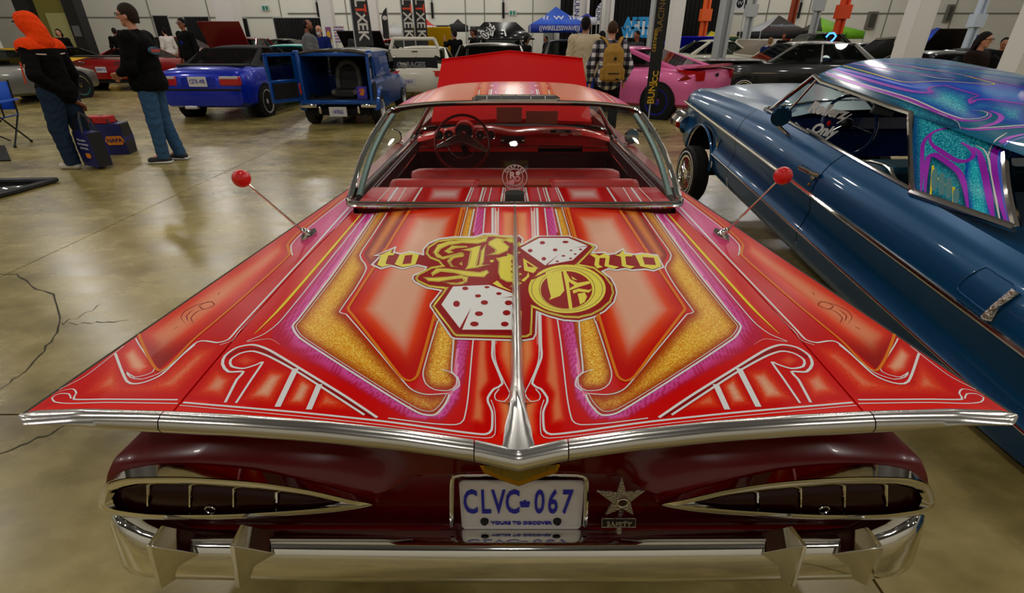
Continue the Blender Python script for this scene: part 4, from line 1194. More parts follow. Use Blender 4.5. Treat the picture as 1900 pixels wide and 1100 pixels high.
def cushion(name, x1, x2, y, ztop, zlow, thick, rad, mat):
    rings = []
    pr = [(-thick / 2, zlow), (-thick / 2, ztop - rad), (-thick / 2 + rad * .4, ztop - rad * .2), (0, ztop), (thick / 2 - rad * .4, ztop - rad * .2), (thick / 2, ztop - rad), (thick / 2, zlow)]
    for f, sc in ((0, .8), (.03, .96), (.08, 1), (.5, 1.0), (.92, 1), (.97, .96), (1, .8)):
        rings.append([(x1 + (x2 - x1) * f, y + dy * sc, zlow + (z - zlow) * (1 - (1 - sc) * .25)) for dy, z in pr])
    return MB().loft(rings).build(name, mat, car, world=True, sharp=60)
cushion('front_seat_back', X0 - 0.64, X0 + 0.66, 3.12, 0.775, 0.40, 0.16, 0.07, VINYL)
cushion('rear_seat_back', X0 - 0.63, X0 - 0.17, 2.49, 0.868, 0.5, 0.13, 0.05, VINYL)
cushion('rear_seat_back', X0 + 0.17, X0 + 0.63, 2.49, 0.868, 0.5, 0.13, 0.05, VINYL)
MB().box((X0, 2.49, 0.672), (0.36, 0.11, 0.36)).build('centre_armrest', pbr('tan_vinyl', C(170, 60, 34), 0.5), car, world=True)
MB().box((X0, 2.75, 0.42), (1.3, 0.55, 0.18)).build('rear_seat_cushion', VINYL, car, world=True, bevel=0.03)
MB().box((X0, 3.4, 0.42), (1.3, 0.5, 0.18)).build('front_seat_cushion', VINYL, car, world=True, bevel=0.03)
for s in (-1, 1):
    MB().loft([[(X0 + s * 0.80, y, 0.3), (X0 + s * 0.78, y, 0.3), (X0 + s * 0.745, y, 0.74), (X0 + s * 0.76, y, 0.785), (X0 + s * 0.80, y, 0.785)] for y in (2.3, 3.0, 4.2)]).build('door_panel', VDARK, car, world=True)
    for (z0, z1, y0, y1) in ((0.70, 0.72, 2.6, 3.9), (0.55, 0.55, 2.5, 3.9)):
        MB().tube([(X0 + s * 0.742, y0, z0), (X0 + s * 0.742, y1, z1)], 0.004, 6).build('door_bright_strip', CHROME, car, world=True)
    MB().tube([(X0 + s * 0.785, y, 0.795) for y in np.linspace(2.3, 4.2, 5)], 0.008, 8).build('sill_moulding', CHROME, car, world=True)
    m = at_x(733 if s < 0 else 1172, 253, s * 0.90)
    e = bpy.data.objects.new('door_mirror', None); COL.objects.link(e); e.parent = car; e['label'] = 'round chrome door mirror'
    Mx = Matrix.Translation(m) @ Matrix.Rotation(-math.pi / 2 + s * .15, 4, 'Z')
    MB().lathe([(0.001, 0.012), (0.05, 0.012), (0.056, 0.004), (0.05, -0.02), (0.02, -0.04), (0.001, -0.042)], 24, Mx).build('mirror_head', CHROME, e, world=True)
    MB().tube([m + Vector((0, .02, -.04)), m + Vector((-s * .03, .03, -.09)), Vector((X0 + s * .86, m.y + .03, FE.z + .01))], [0.008, 0.012, 0.02], 8).build('mirror_stalk', CHROME, e, world=True)
# dashboard: loft along x of a side profile
YDs = 3.98
rows = []
for x in np.linspace(-0.76, 0.76, 31):
    hump = 0.035 * math.exp(-((x + 0.335) / 0.26) ** 4) + 0.02 * math.exp(-((x - 0.40) / 0.30) ** 4)
    f = 0.06 * (abs(x) / 0.76) ** 4
    rows.append([(X0 + x, YDs + 0.40 - f, 0.80), (X0 + x, YDs + 0.34 - f, 0.845 + hump * .3 - f), (X0 + x, YDs + 0.12, 0.85 + hump - f * .8), (X0 + x, YDs + 0.05, 0.842 + hump - f * .8), (X0 + x, YDs + 0.02, 0.82 + hump * .8 - f * .8), (X0 + x, YDs + 0.10, 0.79), (X0 + x, YDs + 0.10, 0.745), (X0 + x, YDs + 0.02, 0.735), (X0 + x, YDs + 0.02, 0.70)])
dash = MB().loft(rows, False, False).build('dashboard', DASHR, car, world=True, sharp=50)
MB().box((X0, YDs + 0.08, 0.56), (1.5, 0.06, 0.32)).build('lower_dash', VDARK, car, world=True)
MB().tube([(X0 - 0.74, YDs + 0.005, 0.735), (X0 + 0.74, YDs + 0.005, 0.735)], 0.005, 6).build('dash_strip', CHROME, dash, world=True)
GFACE = pbr('gauge_face', C(40, 40, 42), 0.3, coat=1)
def gauge(px, py, r):
    p = at_y(px, py, YDs + 0.0)
    Mx = Matrix.Translation(p) @ Matrix.Rotation(-math.pi / 2, 4, 'Z')
    e = bpy.data.objects.new('gauge', None); COL.objects.link(e); e.parent = dash
    MB().lathe([(r * 1.12, -0.10), (r * 1.12, 0.012), (r, 0.016), (r * .92, 0.0)], 24, Mx).build('gauge_pod', DASHR, e, world=True)
    MB().lathe([(r * .97, 0.012), (r * .88, 0.010), (r * .86, 0.0)], 24, Mx).build('gauge_bezel', CHROME, e, world=True)
    MB().lathe([(0.0, 0.0), (r * .9, 0.0)], 24, Mx).build('gauge_dial', GFACE, e, world=True)
    MB().lathe([(0.0, 0.012), (r * .2, 0.012), (r * .28, 0.0)], 14, Mx).build('gauge_hub', CHROME, e, world=True)
for px, py, r in ((815, 251, .036), (833, 250, .036), (861, 246, .072), (891, 251, .036), (910, 251, .036)): gauge(px, py, r)
# radio and IMPALA script plate
p = at_y(951, 260, YDs - 0.0)
MB().box((p.x, YDs + 0.015, p.z), (0.19, 0.03, 0.05)).build('radio', pbr('radio_dark', C(40, 14, 16), 0.3, coat=.5), dash, world=True)
for px in (932, 971):
    q = at_y(px, 261, YDs - .01); MB().ball(q, 0.014, 12, 8).build('radio_knob', CHROME, dash, world=True)
a = at_y(1040, 243, YDs + 0.01)
MB().prism([(0.165 * math.cos(t), 0.018 * math.sin(t)) for t in np.linspace(0, 2 * math.pi, 24, endpoint=False)], lambda u, v, t: (a.x + u, YDs + t, a.z + v), -0.01, 0.03).build('script_plate', CHROME_B, dash, world=True)
MB().box((a.x, YDs - 0.012, a.z), (0.16, 0.006, 0.02)).build('script_ground', BLACK, dash, world=True)
text_mesh('IMPALA', 0.017, pbr('script_silver', (0.8, 0.78, 0.76), 0.3, 0.5), dash, wm(dash).inverted() @ facing((a.x, YDs - 0.017, a.z), (0, -1, 0)), 'script_lettering', 0.001, spacing=1.3)
for px in (1046, 1072):
    q = at_y(px, 250, YDs - .002); MB().prism(ell(0, 0, 0.035, 0.008, 14), lambda u, v, t: (q.x + u, q.y + t, q.z + v), -.008, .03).build('dash_vent', CHROME_B, dash, world=True)
q1, q2 = at_y(998, 270, YDs + .03), at_y(1080, 286, YDs + .03)
MB().box(((q1.x + q2.x) / 2, YDs + .03, (q1.z + q2.z) / 2), (q2.x - q1.x, .02, q1.z - q2.z)).build('glovebox_door', pbr('glovebox', C(84, 20, 22), 0.3, coat=.6), dash, world=True)
# steering wheel
sw = bpy.data.objects.new('steering_wheel', None); COL.objects.link(sw); sw.parent = car
c = at_y(858, 265, 3.66); tilt = math.radians(24)
eu = Vector((1, 0, 0)); ev = Vector((0, math.sin(tilt), math.cos(tilt)))
cp = lambda r, a_: c + eu * (r * math.cos(a_)) + ev * (r * math.sin(a_))
SWR = pbr('wheel_red', C(120, 14, 16), 0.25, coat=1)
MB().tube([cp(0.196, t) for t in np.linspace(0, 2 * math.pi, 40, endpoint=False)], 0.010, 10, closed=True).build('wheel_rim', SWR, sw, world=True)
nrm = Vector((0, -math.cos(tilt), math.sin(tilt)))
def onw(u, v, t): return c + eu * u + ev * v + nrm * t
MB().prism([(-0.185, -0.02), (-0.06, 0.045), (0, 0.07), (0.06, 0.045), (0.185, -0.05), (0.175, -0.075), (0.05, -0.02), (0, 0.0), (-0.05, -0.012), (-0.18, -0.045)], onw, -0.005, 0.02).build('wheel_spoke', CHROME_B, sw, world=True, bevel=.004)
for u, v in ((-.12, .0), (-.075, .02), (.0, .035), (.075, .0), (.12, -.03)):
    MB().prism(ell(u, v, .012, .012, 12), onw, 0.019, 0.023).build('spoke_hole', pbr('spoke_red', C(110, 10, 12), 0.4), sw, world=True)
MB().tube([cp(0.11, t) + nrm * .01 for t in np.linspace(math.pi * 1.02, math.pi * 1.98, 20)], 0.004, 6).build('horn_ring', CHROME, sw, world=True)
MB().tube([c, c - nrm * 0.28], 0.025, 10).build('steering_column', VDARK, sw, world=True)
# papers taped to the windshield
for pa, pb in (((921, 199), (968, 226)), ((976, 206), (1034, 230))):
    a, b = at_y(*pa, 4.36), at_y(*pb, 4.40)
    MB().hexa([(a.x, b.y, b.z), (b.x, b.y, b.z), (b.x, b.y + .003, b.z), (a.x, b.y + .003, b.z), (a.x, a.y, a.z), (b.x, a.y, a.z), (b.x, a.y + .003, a.z), (a.x, a.y + .003, a.z)]).build('window_card', pbr('tan_card', C(150, 100, 78), 0.8), car, world=True)

# ---- chapter sign standing on the tray (a thing of its own)
YC = 2.17
bz = za + 0.0055
p0 = at_y(955, 352, YC)
sg = thing('award_stand', 'clear acrylic chapter president plaque on round black base behind rear glass', 'plaque', (p0.x, YC, bz))
zb2 = at_y(955, 354, YC).z - bz
rb = 17.5 * (YC / CP) / FOC * 0.93
hgt = 0.036
MB().lathe([(0.001, 0), (rb, 0), (rb, hgt), (rb * .97, hgt + .002), (0.001, hgt + .002)], 28, Matrix.Rotation(-math.pi / 2, 4, 'Y')).build('base', pbr('puck_black', C(38, 40, 40), 0.6), sg)
pw_ = 0.058; pz0 = hgt; pz1 = hgt + 0.142
MB().box((0, 0, (pz0 + pz1) / 2), (pw_ * 2, 0.004, pz1 - pz0)).build('acrylic_panel', glass('acrylic', (0.86, 0.84, 0.84), 0.5), sg)
ETCH = pbr('etched_pink', C(226, 150, 165), 0.5); ETCHW = pbr('etched_white', C(222, 200, 202), 0.5)
zc_ = pz0 + 0.070
for r, w, mt in ((0.054, .0014, ETCHW), (0.036, .0012, ETCHW)):
    MB().tube([(r * math.cos(a), -0.003, zc_ + r * math.sin(a)) for a in np.linspace(0, 2 * math.pi, 40, endpoint=False)], w, 6, closed=True).build('etched_ring', mt, sg)
def arc_text(s, r, a0, a1, mt, flip):
    for k, ch in enumerate(s):
        a = math.radians(a0 + (a1 - a0) * k / (len(s) - 1))
        up = Vector((math.cos(a), 0, math.sin(a))) * (-1 if flip else 1)
        text_mesh(ch, 0.0165, mt, sg, facing((r * math.cos(a), -0.003, zc_ + r * math.sin(a)), (0, -1, 0), up), 'etched_letter', 0.0004, bold=0.0004)
arc_text('CHAPTER', 0.045, 145, 35, ETCHW, False)
arc_text('PRESIDENT', 0.045, 215, 325, ETCH, True)
def em(u, v, t): return (u, -0.003 + t, zc_ + v)
for k, (s_, ox, oz, sc_, mt) in enumerate((('R', -.011, .008, .040, ETCHW), ('O', .012, -.008, .034, ETCH))):
    text_mesh(s_, sc_, mt, sg, facing((ox, -0.003, zc_ + oz), (0, -1, 0)), 'etched_monogram', 0.0004, bold=0.0012)
MB().prism([(-.02, -.012), (-.004, -.008), (.0, -.02), (-.006, -.032), (-.018, -.028), (-.026, -.02)], em, -.0004, .0004).build('etched_die', ETCH, sg)
MB().prism([(.004, .024), (.016, .028), (.026, .020), (.018, .008), (.006, .010)], em, -.0004, .0004).build('etched_die', ETCHW, sg)

# ---- whip aerials with red balls
BALLR = paint('ball_red', C(206, 6, 6), 0.3)
for s, (bx, by), (tx, ty) in ((-1, (573, 438), (448, 331)), (1, (1338, 438), (1453, 326))):
    h = SKA.hit(bx, by) if s < 0 else None
    if h is None:
        h0 = SKA.hit(573, 438); base = Vector((2 * X0 - h0[0].x, h0[0].y, h0[0].z))
    else: base = h[0]
    r = ray(tx, ty); tip = Vector((0, 0, HC)) + r * ((base.y - 0.10) / r.y)
    e = bpy.data.objects.new('whip_aerial', None); COL.objects.link(e); e.parent = car
    MB().loft([[base + Vector((x, y, z)) for x, y in ((0, -.075), (.022, -.015), (.022, .03), (0, .07), (-.022, .03), (-.022, -.015))] for z in (-.002, .009)]).build('aerial_foot', CHROME, e, world=True)
    k = base.lerp(tip, 0.13)
    MB().tube([base + Vector((0, 0, .004)), base.lerp(tip, .06) + Vector((0, 0, .006)), k], [0.019, 0.014, 0.008], 10).build('aerial_socket', CHROME, e, world=True)
    MB().ball(base.lerp(tip, .07), 0.011, 12, 8).build('aerial_joint', BLACK, e, world=True)
    MB().tube([k, tip], [0.0038, 0.003], 8).build('aerial_rod', CHROME, e, world=True)
    MB().ball(tip, 0.0305, 20, 14).build('aerial_ball', BALLR, e, world=True)
# ================================================================== blue lowrider parked alongside, nose lifted
BO = at_x(1271, 187, 1.80)
bh = Vector((-0.038, 1, 0.122)).normalized()
br = Vector((1, 0.038, 0)).normalized()
bu = br.cross(bh).normalized()
BM = Matrix((br, bh, bu)).transposed().to_4x4(); BM.translation = BO
BMI = BM.inverted()
def B(x, y, z): return BM @ Vector((x, y, z))
def bl_x(px, py, xin):   # pixel -> local point on the plane x = xin
    o = BMI @ Vector((0, 0, HC)); d = BMI.to_3x3() @ ray(px, py)
    return o + d * ((xin - o.x) / d.x)
blue = thing('blue_hardtop_lowrider', 'blue metalflake hardtop lowrider with nose raised and purple scrolled roof', 'car', (2.8, 3.2, 0))
BLUEP = pbr('candy_blue', C(0, 72, 116), 0.3, 0.25, coat=0.4, spec=0.35)
WID = 1.96
ARC = bl_x(1300, 262, 0.0); AY, AZ, AR = ARC.y - 0.0, -0.42, 0.335
XIN = ([-.46, -.40, -.275, -.25, -.225, -.12, -.03, 0, .06, .14, .20, .255], [.07, .03, .004, -.006, .014, .034, .008, 0, .002, .022, .06, .12])
def hs(y): return float(np.interp(y, [-5.2, -4.2, -3.3, -1.6, -1.0, -0.3, 0.05, 0.14], [.20, .25, .255, .25, .215, .155, .12, .06]))
def side_ring(y, mirror=False, lower=None):
    zb = -0.44
    if abs(y - AY) < AR: zb = max(zb, AZ + math.sqrt(AR ** 2 - (y - AY) ** 2))
    zb = max(zb, (0.03 - (BO.z + y * bh.z)) / bu.z)
    H = hs(y); out = []
    nose = 0.10 * max(0, (y + 0.15) / 0.30) ** 2
    zz = list(np.linspace(zb, -0.26, 6)) if zb < -0.27 else [max(zb, -0.30 + 0.005 * i) if zb < -.30 else zb for i in range(6)]
    zz += [max(zb, z) for z in (-.25, -.235, -.20, -.12, -.05, -.02)] + [max(zb, 0) if zb < 0 else 0] + [f * H for f in (.2, .4, .6, .78, .9, 1.0)]
    for k, z in enumerate(zz):
        zn = z if z <= 0 else z / H * .255
        x = float(np.interp(zn, *XIN)) + nose
        out.append(B((WID - x) if mirror else x, y, z))
    return out
ys = np.unique(np.concatenate([np.linspace(-5.1, AY - AR, 30), AY + AR * np.cos(np.linspace(math.pi, 0, 17)), np.linspace(AY + AR, 0.14, 6)]))
JX = [bl_x(1364, 256, 0).y, bl_x(1505, 358, 0).y]     # fender/door and door/quarter gaps
bounds = [-5.1, JX[1], JX[0], 0.14]
for i, nm in enumerate(('quarter_panel', 'door', 'front_fender')):
    a, b = bounds[i] + (0.004 if i else 0), bounds[i + 1] - (0.004 if i < 2 else 0)
    yy = [a] + [y for y in ys if a + 0.01 < y < b - 0.01] + [b]
    MB().loft([side_ring(y) for y in yy], False, False).build(nm, BLUEP, blue, world=True, sharp=40)
MB().loft([side_ring(y, True) for y in ys], False, False).build('far_side', BLUEP, blue, world=True)
MB().loft([[B(0.05, y, -.36), B(0.05, y, .10), B(.12, y, .10)] for y in (-4.9, -.95)], False, False).build('inner_shell', DARK, blue, world=True)
# side mouldings
MB().tube([B(-0.004, y, 0.0) for y in np.linspace(-5.0, -0.02, 24)], 0.014, 8, flat=1.0, up=bu).build('side_moulding', CHROME, blue, world=True)
MB().tube([B(-0.008, y, -0.25) for y in np.linspace(-5.0, AY - AR * 0.95, 20)], 0.008, 8).build('lower_moulding', CHROME, blue, world=True)
arch = [B(-0.002, AY + AR * math.cos(a), AZ + AR * math.sin(a)) for a in np.linspace(0.1, math.pi - 0.05, 20)]
MB().tube(arch, 0.012, 8).build('wheel_arch_lip', BLUEP, blue, world=True)
MB().loft([[B(0.02, AY + (AR - .01) * math.cos(a), AZ + (AR - .01) * math.sin(a)), B(0.55, AY + (AR - .01) * math.cos(a), AZ + (AR - .01) * math.sin(a))] for a in np.linspace(0, math.pi, 14)], False, False).build('wheel_well', DARK, blue, world=True)
# hood, cowl, rear deck
def top_grid(y0, y1, n, crown):
    P = []
    for y in np.linspace(y0, y1, n):
        nose = 0.10 * max(0, (y + 0.15) / 0.30) ** 2
        P.append([B(.12 + nose + (WID - .24 - 2 * nose) * u, y, hs(y) + crown * (1 - (2 * u - 1) ** 2) - 0.02 * math.exp(-((u - .09) / .05) ** 2) - 0.02 * math.exp(-((u - .91) / .05) ** 2)) for u in np.linspace(0, 1, 25)])
    return P
MB().grid(top_grid(0.12, -1.55, 14, .045)).build('hood', BLUEP, blue, world=True)
MB().grid(top_grid(-3.95, -5.1, 8, .03)).build('trunk_deck', BLUEP, blue, world=True)
nose_r = [[B(.12 + .1 * 0 + x, 0.14 + 0.0, z) for x in np.linspace(.08, WID - .32, 8)] for z in (-.30, -.1, .06)]
MB().grid(nose_r).build('grille', CHROME_B, blue, world=True)
fb = [B(.03, -.10, -.22), B(.0, 0.02, -.22), B(.04, 0.16, -.22), B(.2, 0.24, -.22), B(WID / 2, 0.28, -.22), B(WID - .2, .24, -.22), B(WID - .04, .16, -.22)]
rings = []
q = [Vector(p) for p in catmull([tuple(p) for p in fb], n=5)]
MB().tube(q, 0.09, 10, flat=1.0).build('front_bumper', CHROME, blue, world=True)
# front wheel on the floor, wire spokes
wc = at_z(1312, 373, 0.0)
WR = 0.275
fw_ = at_x(1294, 321, 1.885)
wy = fw_.y
Wf = wheel(blue, (1.83 - 2.8, wy - 3.2, WR), WR, 0.15, 0.185, CHROME, 60, side=-1, white=True, yaw=0.03, dish=0.03, name='front_wheel')
wheel(blue, (3.6 - 2.8, wy - 3.2, WR), WR, 0.15, 0.185, CHROME, 60, side=1, white=True, name='front_wheel')
for x in (2.1, 3.5): wheel(blue, (x - 2.8, wy - 3.02 - 3.2, WR), WR, 0.15, 0.185, CHROME, 24, side=-1 if x < 3 else 1, name='rear_wheel')
MB().tube([(1.95, wy, 0.3), (3.5, wy, 0.3)], 0.04, 8).build('front_suspension', DARK, blue, world=True)
MB().box((0, 0, 0), (.001, .001, .001))
# underbody
MB().loft([[B(.12, y, max(-.42, (0.05 - (BO.z + y * bh.z)))), B(WID - .12, y, max(-.42, (0.05 - (BO.z + y * bh.z)))), B(WID - .12, y, -.30), B(.12, y, -.30)] for y in (-3.3, -2.0, -1.05)]).build('floor_pan', DARK, blue, world=True)
# belt line points
ZB, XB, ZR, XR = .255, .12, .545, .27
A0 = bl_x(1424, 208, XB + .03); A1 = bl_x(1511, 141, XR)
C1 = bl_x(1689, 211, XR); C0 = bl_x(1694, 356, XB)
R1 = bl_x(1866, 268, XR + .05); R0 = bl_x(1886, 424, XB + .06)
roofz = A1.z * .5 + C1.z * .5
# roof skin with a rolled edge
def roofpt(a, t):
    y = A1.y + 0.03 + (R1.y - 0.25 - A1.y) * t
    ez = A1.z + (C1.z - A1.z) * min(1.2, (y - A1.y) / (C1.y - A1.y))
    if y < C1.y: ez = C1.z + (R1.z - C1.z) * (y - C1.y) / (R1.y - C1.y) * 0.6
    cx = WID / 2; hw = cx - XR
    u = 1 - abs(a)
    crown = 0.115 * (1 - (1 - min(1, u / 1.0)) ** 2.6) 
    return B(cx + a * hw, y + 0.10 * (1 - a * a) * (1 - t), ez + crown - 0.02 * (1 - t) ** 4)
NA, NTt = 150, 170
bro = MB().grid([[tuple(roofpt(a, t)) for t in np.linspace(0, 1, NTt)] for a in np.linspace(-1, 1, NA)]).build('flaked_roof', MATS.get('x') or vcol_paint('blue_flake_art', (0.1, 0.85, 0.9), 260.0, 0.16, 0.85, 0.18), blue, world=True)
BART = MATS['blue_flake_art']
# sail panel between door window and rear window
def sailpt(u, v):
    topf, topr = C1, R1
    T_ = topf.lerp(topr, u); Bt = C0.lerp(R0, u)
    tz = roofpt(-1, 0)  # noqa
    y = T_.y
    p = Bt.lerp(T_, v)
    return B(p.x - 0.015 * math.sin(math.pi * v), p.y, p.z)
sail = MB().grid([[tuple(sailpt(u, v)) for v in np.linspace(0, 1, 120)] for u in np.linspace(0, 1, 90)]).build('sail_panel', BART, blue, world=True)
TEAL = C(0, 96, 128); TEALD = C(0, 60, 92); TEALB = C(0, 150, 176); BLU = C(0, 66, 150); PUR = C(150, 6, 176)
def z3(*p): return [(1400 + x * .29087, 100 + y * .29087) for x, y in p]
def z6(*p): return [(1660 + x * .20906, 200 + y * .20906) for x, y in p]
lay_roof = [
    (z3((300, -40), (1900, -60), (1900, 240), (1500, 190), (960, 180), (560, 70)), BLU, C(0, 106, 146), 0.10, 0.35),
    (z3((640, 40), (1719, 20), (1719, 60), (1250, 130)), C(30, 90, 160), C(20, 110, 150), 0.04, 0.1),
    (z3((420, 70), (960, 178), (1200, 172), (1540, 192), (1719, 210), (1719, 330), (1430, 290), (1380, 320), (1430, 262), (1200, 198), (1130, 250), (1000, 236)), C(14, 60, 190), C(16, 110, 200), 0.05, 0.2),
    (z3((380, 90), (560, 130), (1000, 240), (1140, 250), (1110, 215), (1210, 200), (1430, 265), (1370, 290), (1385, 320), (1430, 295), (1719, 325), (1719, 450), (1560, 440), (1570, 400), (1480, 355), (1390, 370), (1480, 395), (1330, 425), (1000, 290)), C(8, 70, 170), C(0, 128, 160), 0.07, 0.9),
    (z3((340, 110), (700, 215), (1000, 300), (1290, 430), (1310, 480), (1000, 420), (900, 330), (560, 200)), TEALD, TEAL, 0.06, 0.7),
]
lay_sail = [
    (z6((160, 0), (1148, 0), (1148, 240), (900, 330), (860, 1040), (180, 740)), C(8, 70, 130), C(0, 118, 146), 0.06, 0.8),
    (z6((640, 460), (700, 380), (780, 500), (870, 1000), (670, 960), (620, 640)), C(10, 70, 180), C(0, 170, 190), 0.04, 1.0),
    (z6((285, 470), (330, 420), (560, 565), (620, 690), (650, 940), (290, 780)), TEALD, C(0, 116, 140), 0.05, 0.7),
    (z6((860, 380), (900, 340), (1148, 240), (1148, 300), (960, 380), (1080, 1060), (940, 1040)), C(8, 50, 110), C(20, 40, 140), 0.03, 0.2),
]
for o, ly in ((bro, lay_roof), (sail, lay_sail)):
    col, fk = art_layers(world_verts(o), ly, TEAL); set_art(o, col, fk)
SKB = Skin([bro]); SKS = Skin([sail]); SKX = Skin([bro, sail])
pr, wr, yr, bp_ = MB(), MB(), MB(), MB()
def BR(mb, pts, w, sk=SKX, **k): sk.ribbon(mb, pts, w * 1.2, mirror=False, step=5, **k)
BR(pr, z3((375, 97), (700, 205), (1000, 297), (1200, 385), (1330, 425), (1440, 424), (1500, 405), (1505, 380), (1470, 366)), 6, taper=(.5, .2))
BR(wr, z3((375, 92), (700, 195), (1000, 285), (1200, 372), (1330, 415), (1430, 412), (1480, 396), (1485, 378), (1440, 362), (1390, 362)), 2.2, lift=.0014, taper=(.5, .2))
BR(pr, z3((1310, 470), (1400, 482), (1540, 440), (1575, 410), (1560, 385), (1500, 362)), 6, taper=(.2, .2))
BR(wr, z3((1350, 478), (1460, 474), (1719, 455)), 2.4, lift=.0014, taper=(.2, 1)); BR(pr, z3((1330, 472), (1430, 486), (1719, 465)), 4, taper=(.2, 1))
BR(pr, z3((420, 72), (600, 128), (800, 188), (1000, 238), (1130, 248), (1108, 225), (1130, 210), (1210, 200)), 6, taper=(.5, .3))
BR(pr, z3((1210, 200), (1330, 235), (1430, 266)), 3); BR(pr, z3((1430, 268), (1372, 290), (1382, 318), (1400, 298), (1480, 290), (1719, 322)), 5, taper=(.4, 1))
BR(yr, z3((560, 72), (760, 128), (960, 180), (1200, 174), (1500, 196), (1530, 190), (1300, 130), (1000, 80)), 1.8, smooth=True)
for pts in (z3((620, 60), (1000, 120), (1290, 152)), z3((800, 55), (1300, 130), (1719, 215)), z3((1100, 55), (1719, 130)), z3((500, 80), (760, 145))):
    BR(pr, pts, 4, taper=(.5, .5))
BR(bp_, z3((480, 78), (800, 160), (1000, 210), (1100, 222)), 5); BR(bp_, z3((950, 60), (1500, 130), (1719, 160)), 4)
BR(wr, z3((1030, 130), (1180, 155), (1280, 165)), 2, taper=(.2, .2))
BR(wr, z3((370, 106), (620, 190), (900, 275), (1100, 350), (1230, 400), (1300, 440), (1312, 480)), 1.8, taper=(.3, .2))
for pts, w in ((((235, 750), (243, 560), (250, 330), (300, 250), (380, 200), (480, 178)), 4.5), (((270, 765), (280, 560), (300, 440), (345, 415), (400, 438), (560, 560), (620, 690), (658, 945)), 6), (((330, 235), (312, 280), (340, 335), (530, 460), (620, 476), (690, 445), (700, 400), (650, 340), (590, 310)), 5), (((690, 350), (750, 400), (790, 540), (830, 740), (882, 1010)), 7), (((1148, 235), (1000, 272), (910, 345), (892, 430), (905, 580), (1003, 1045)), 9)):
    BR(pr, z6(*pts), w, taper=(.3, .4))
BR(bp_, z6((1148, 262), (1000, 312), (935, 390), (925, 500), (960, 760), (1022, 1045)), 2.5, lift=.0014)
BR(wr, z6((720, 330), (790, 370), (830, 440), (850, 540), (940, 1030)), 2.2, taper=(.2, .6)); BR(wr, z6((1000, 220), (900, 285), (850, 360), (832, 430)), 2, taper=(.2, .4))
BR(yr, z6((318, 790), (340, 512)), 2.2); BR(yr, z6((340, 512), (360, 580), (400, 650), (470, 692), (525, 710)), 1.6); BR(yr, z6((525, 708), (525, 892)), 3, smooth=False)
sv = MB()
for x, a, b in ((355, 545, 735), (418, 580, 775), (480, 620, 805), (545, 720, 850)): BR(sv, z6((x, a), (x, b)), 7, smooth=False, taper=(.6, .6))
PURM = pbr('purple_stripe', PUR, 0.3, 0.2, spec=.3); SILV = pbr('silver_leaf', C(196, 196, 190), 0.4, 0.4)
for mb, nm, mt in ((pr, 'purple_scrolls', PURM), (wr, 'white_scrolls', SILV), (yr, 'yellow_pinstripes', YES), (bp_, 'blue_pinstripes', pbr('blue_stripe', C(24, 84, 210), .3)), (sv, 'silver_bars', pbr('silver_flake', C(66, 124, 128), .5, .2))):
    stripes(mb, nm, mt, bro)
# bright work around the glass area
rail = [B(*A0), B(*A0.lerp(A1, .5)), B(*A1)] + [roofpt(-1, t) + bu * -.006 for t in np.linspace(.08, (C1.y - A1.y) / (R1.y - .25 - A1.y) - .07, 10)]
MB().tube([tuple(p) for p in rail] + [tuple(B(*C1)), tuple(B(*(C1.lerp(C0, .12)))), tuple(B(*C1.lerp(C0, .5))), tuple(B(*C0))], 0.017, 8).build('window_frame', CHROME, blue, world=True)
MB().tube([B(XB + .005, y, ZB + .004) for y in np.linspace(A0.y, C0.y, 14)], 0.012, 8).build('window_sill_trim', CHROME, blue, world=True)
sb = [sailpt(u, 0) for u in np.linspace(0, 1, 12)]
MB().tube([tuple(p + bu * .0 - br * .008) for p in sb], 0.019, 8).build('roof_base_trim', CHROME, blue, world=True)
MB().tube([sailpt(1, v) for v in np.linspace(0, 1, 10)] + [roofpt(-1 + .12 * k, 1.0) for k in range(1, 17)], 0.018, 8).build('rear_window_trim', CHROME, blue, world=True)
MB().tube([B(*A0.lerp(A1, .08)) + br * .05 - bh * .14, B(*A0.lerp(A1, .97)) - bh * .06], 0.008, 8).build('vent_window_post', CHROME, blue, world=True)
rg = [[roofpt(-.95 + 1.9 * u, 1.0) for u in np.linspace(0, 1, 10)], [B(XB + .12 + (WID - 2 * XB - .24) * u, R0.y - .35 + .1 * abs(2 * u - 1), ZB - .01) for u in np.linspace(0, 1, 10)]]
MB().grid([[tuple(p) for p in r] for r in rg]).build('rear_glass', GLASS_D, blue, world=True)
# windshield
wt = [roofpt(a, 0) for a in np.linspace(-1, 1, 12)]; wbm = [B(A0.x + (WID - 2 * A0.x) * u, A0.y + .22 * (1 - (2 * u - 1) ** 2), ZB + .01) for u in np.linspace(0, 1, 12)]
MB().grid([[tuple(p) for p in wt], [tuple(p) for p in wbm]]).build('windshield', GLASS_T, blue, world=True)
MB().tube(wbm, 0.012, 8).build('windshield_base_trim', CHROME, blue, world=True)
MB().tube([tuple(B(*p)) for p in ((WID - A0.x, A0.y, A0.z), (WID - A1.x, A1.y, A1.z))], 0.02, 8).build('far_pillar', CHROME_B, blue, world=True)
MB().grid([[tuple(B(WID - XR, C1.y, C1.z)), tuple(B(WID - XR, R1.y, R1.z))], [tuple(B(WID - XB, C0.y, ZB)), tuple(B(WID - XB, R0.y, ZB))]]).build('far_sail', BLUEP, blue, world=True)
MB().grid([[tuple(B(XB, y, ZB - .006)) for y in np.linspace(-3.97, C0.y, 5)], [tuple(B(WID - XB, y, ZB - .006)) for y in np.linspace(-3.97, C0.y, 5)]]).build('rear_shelf', BLUEP, blue, world=True)
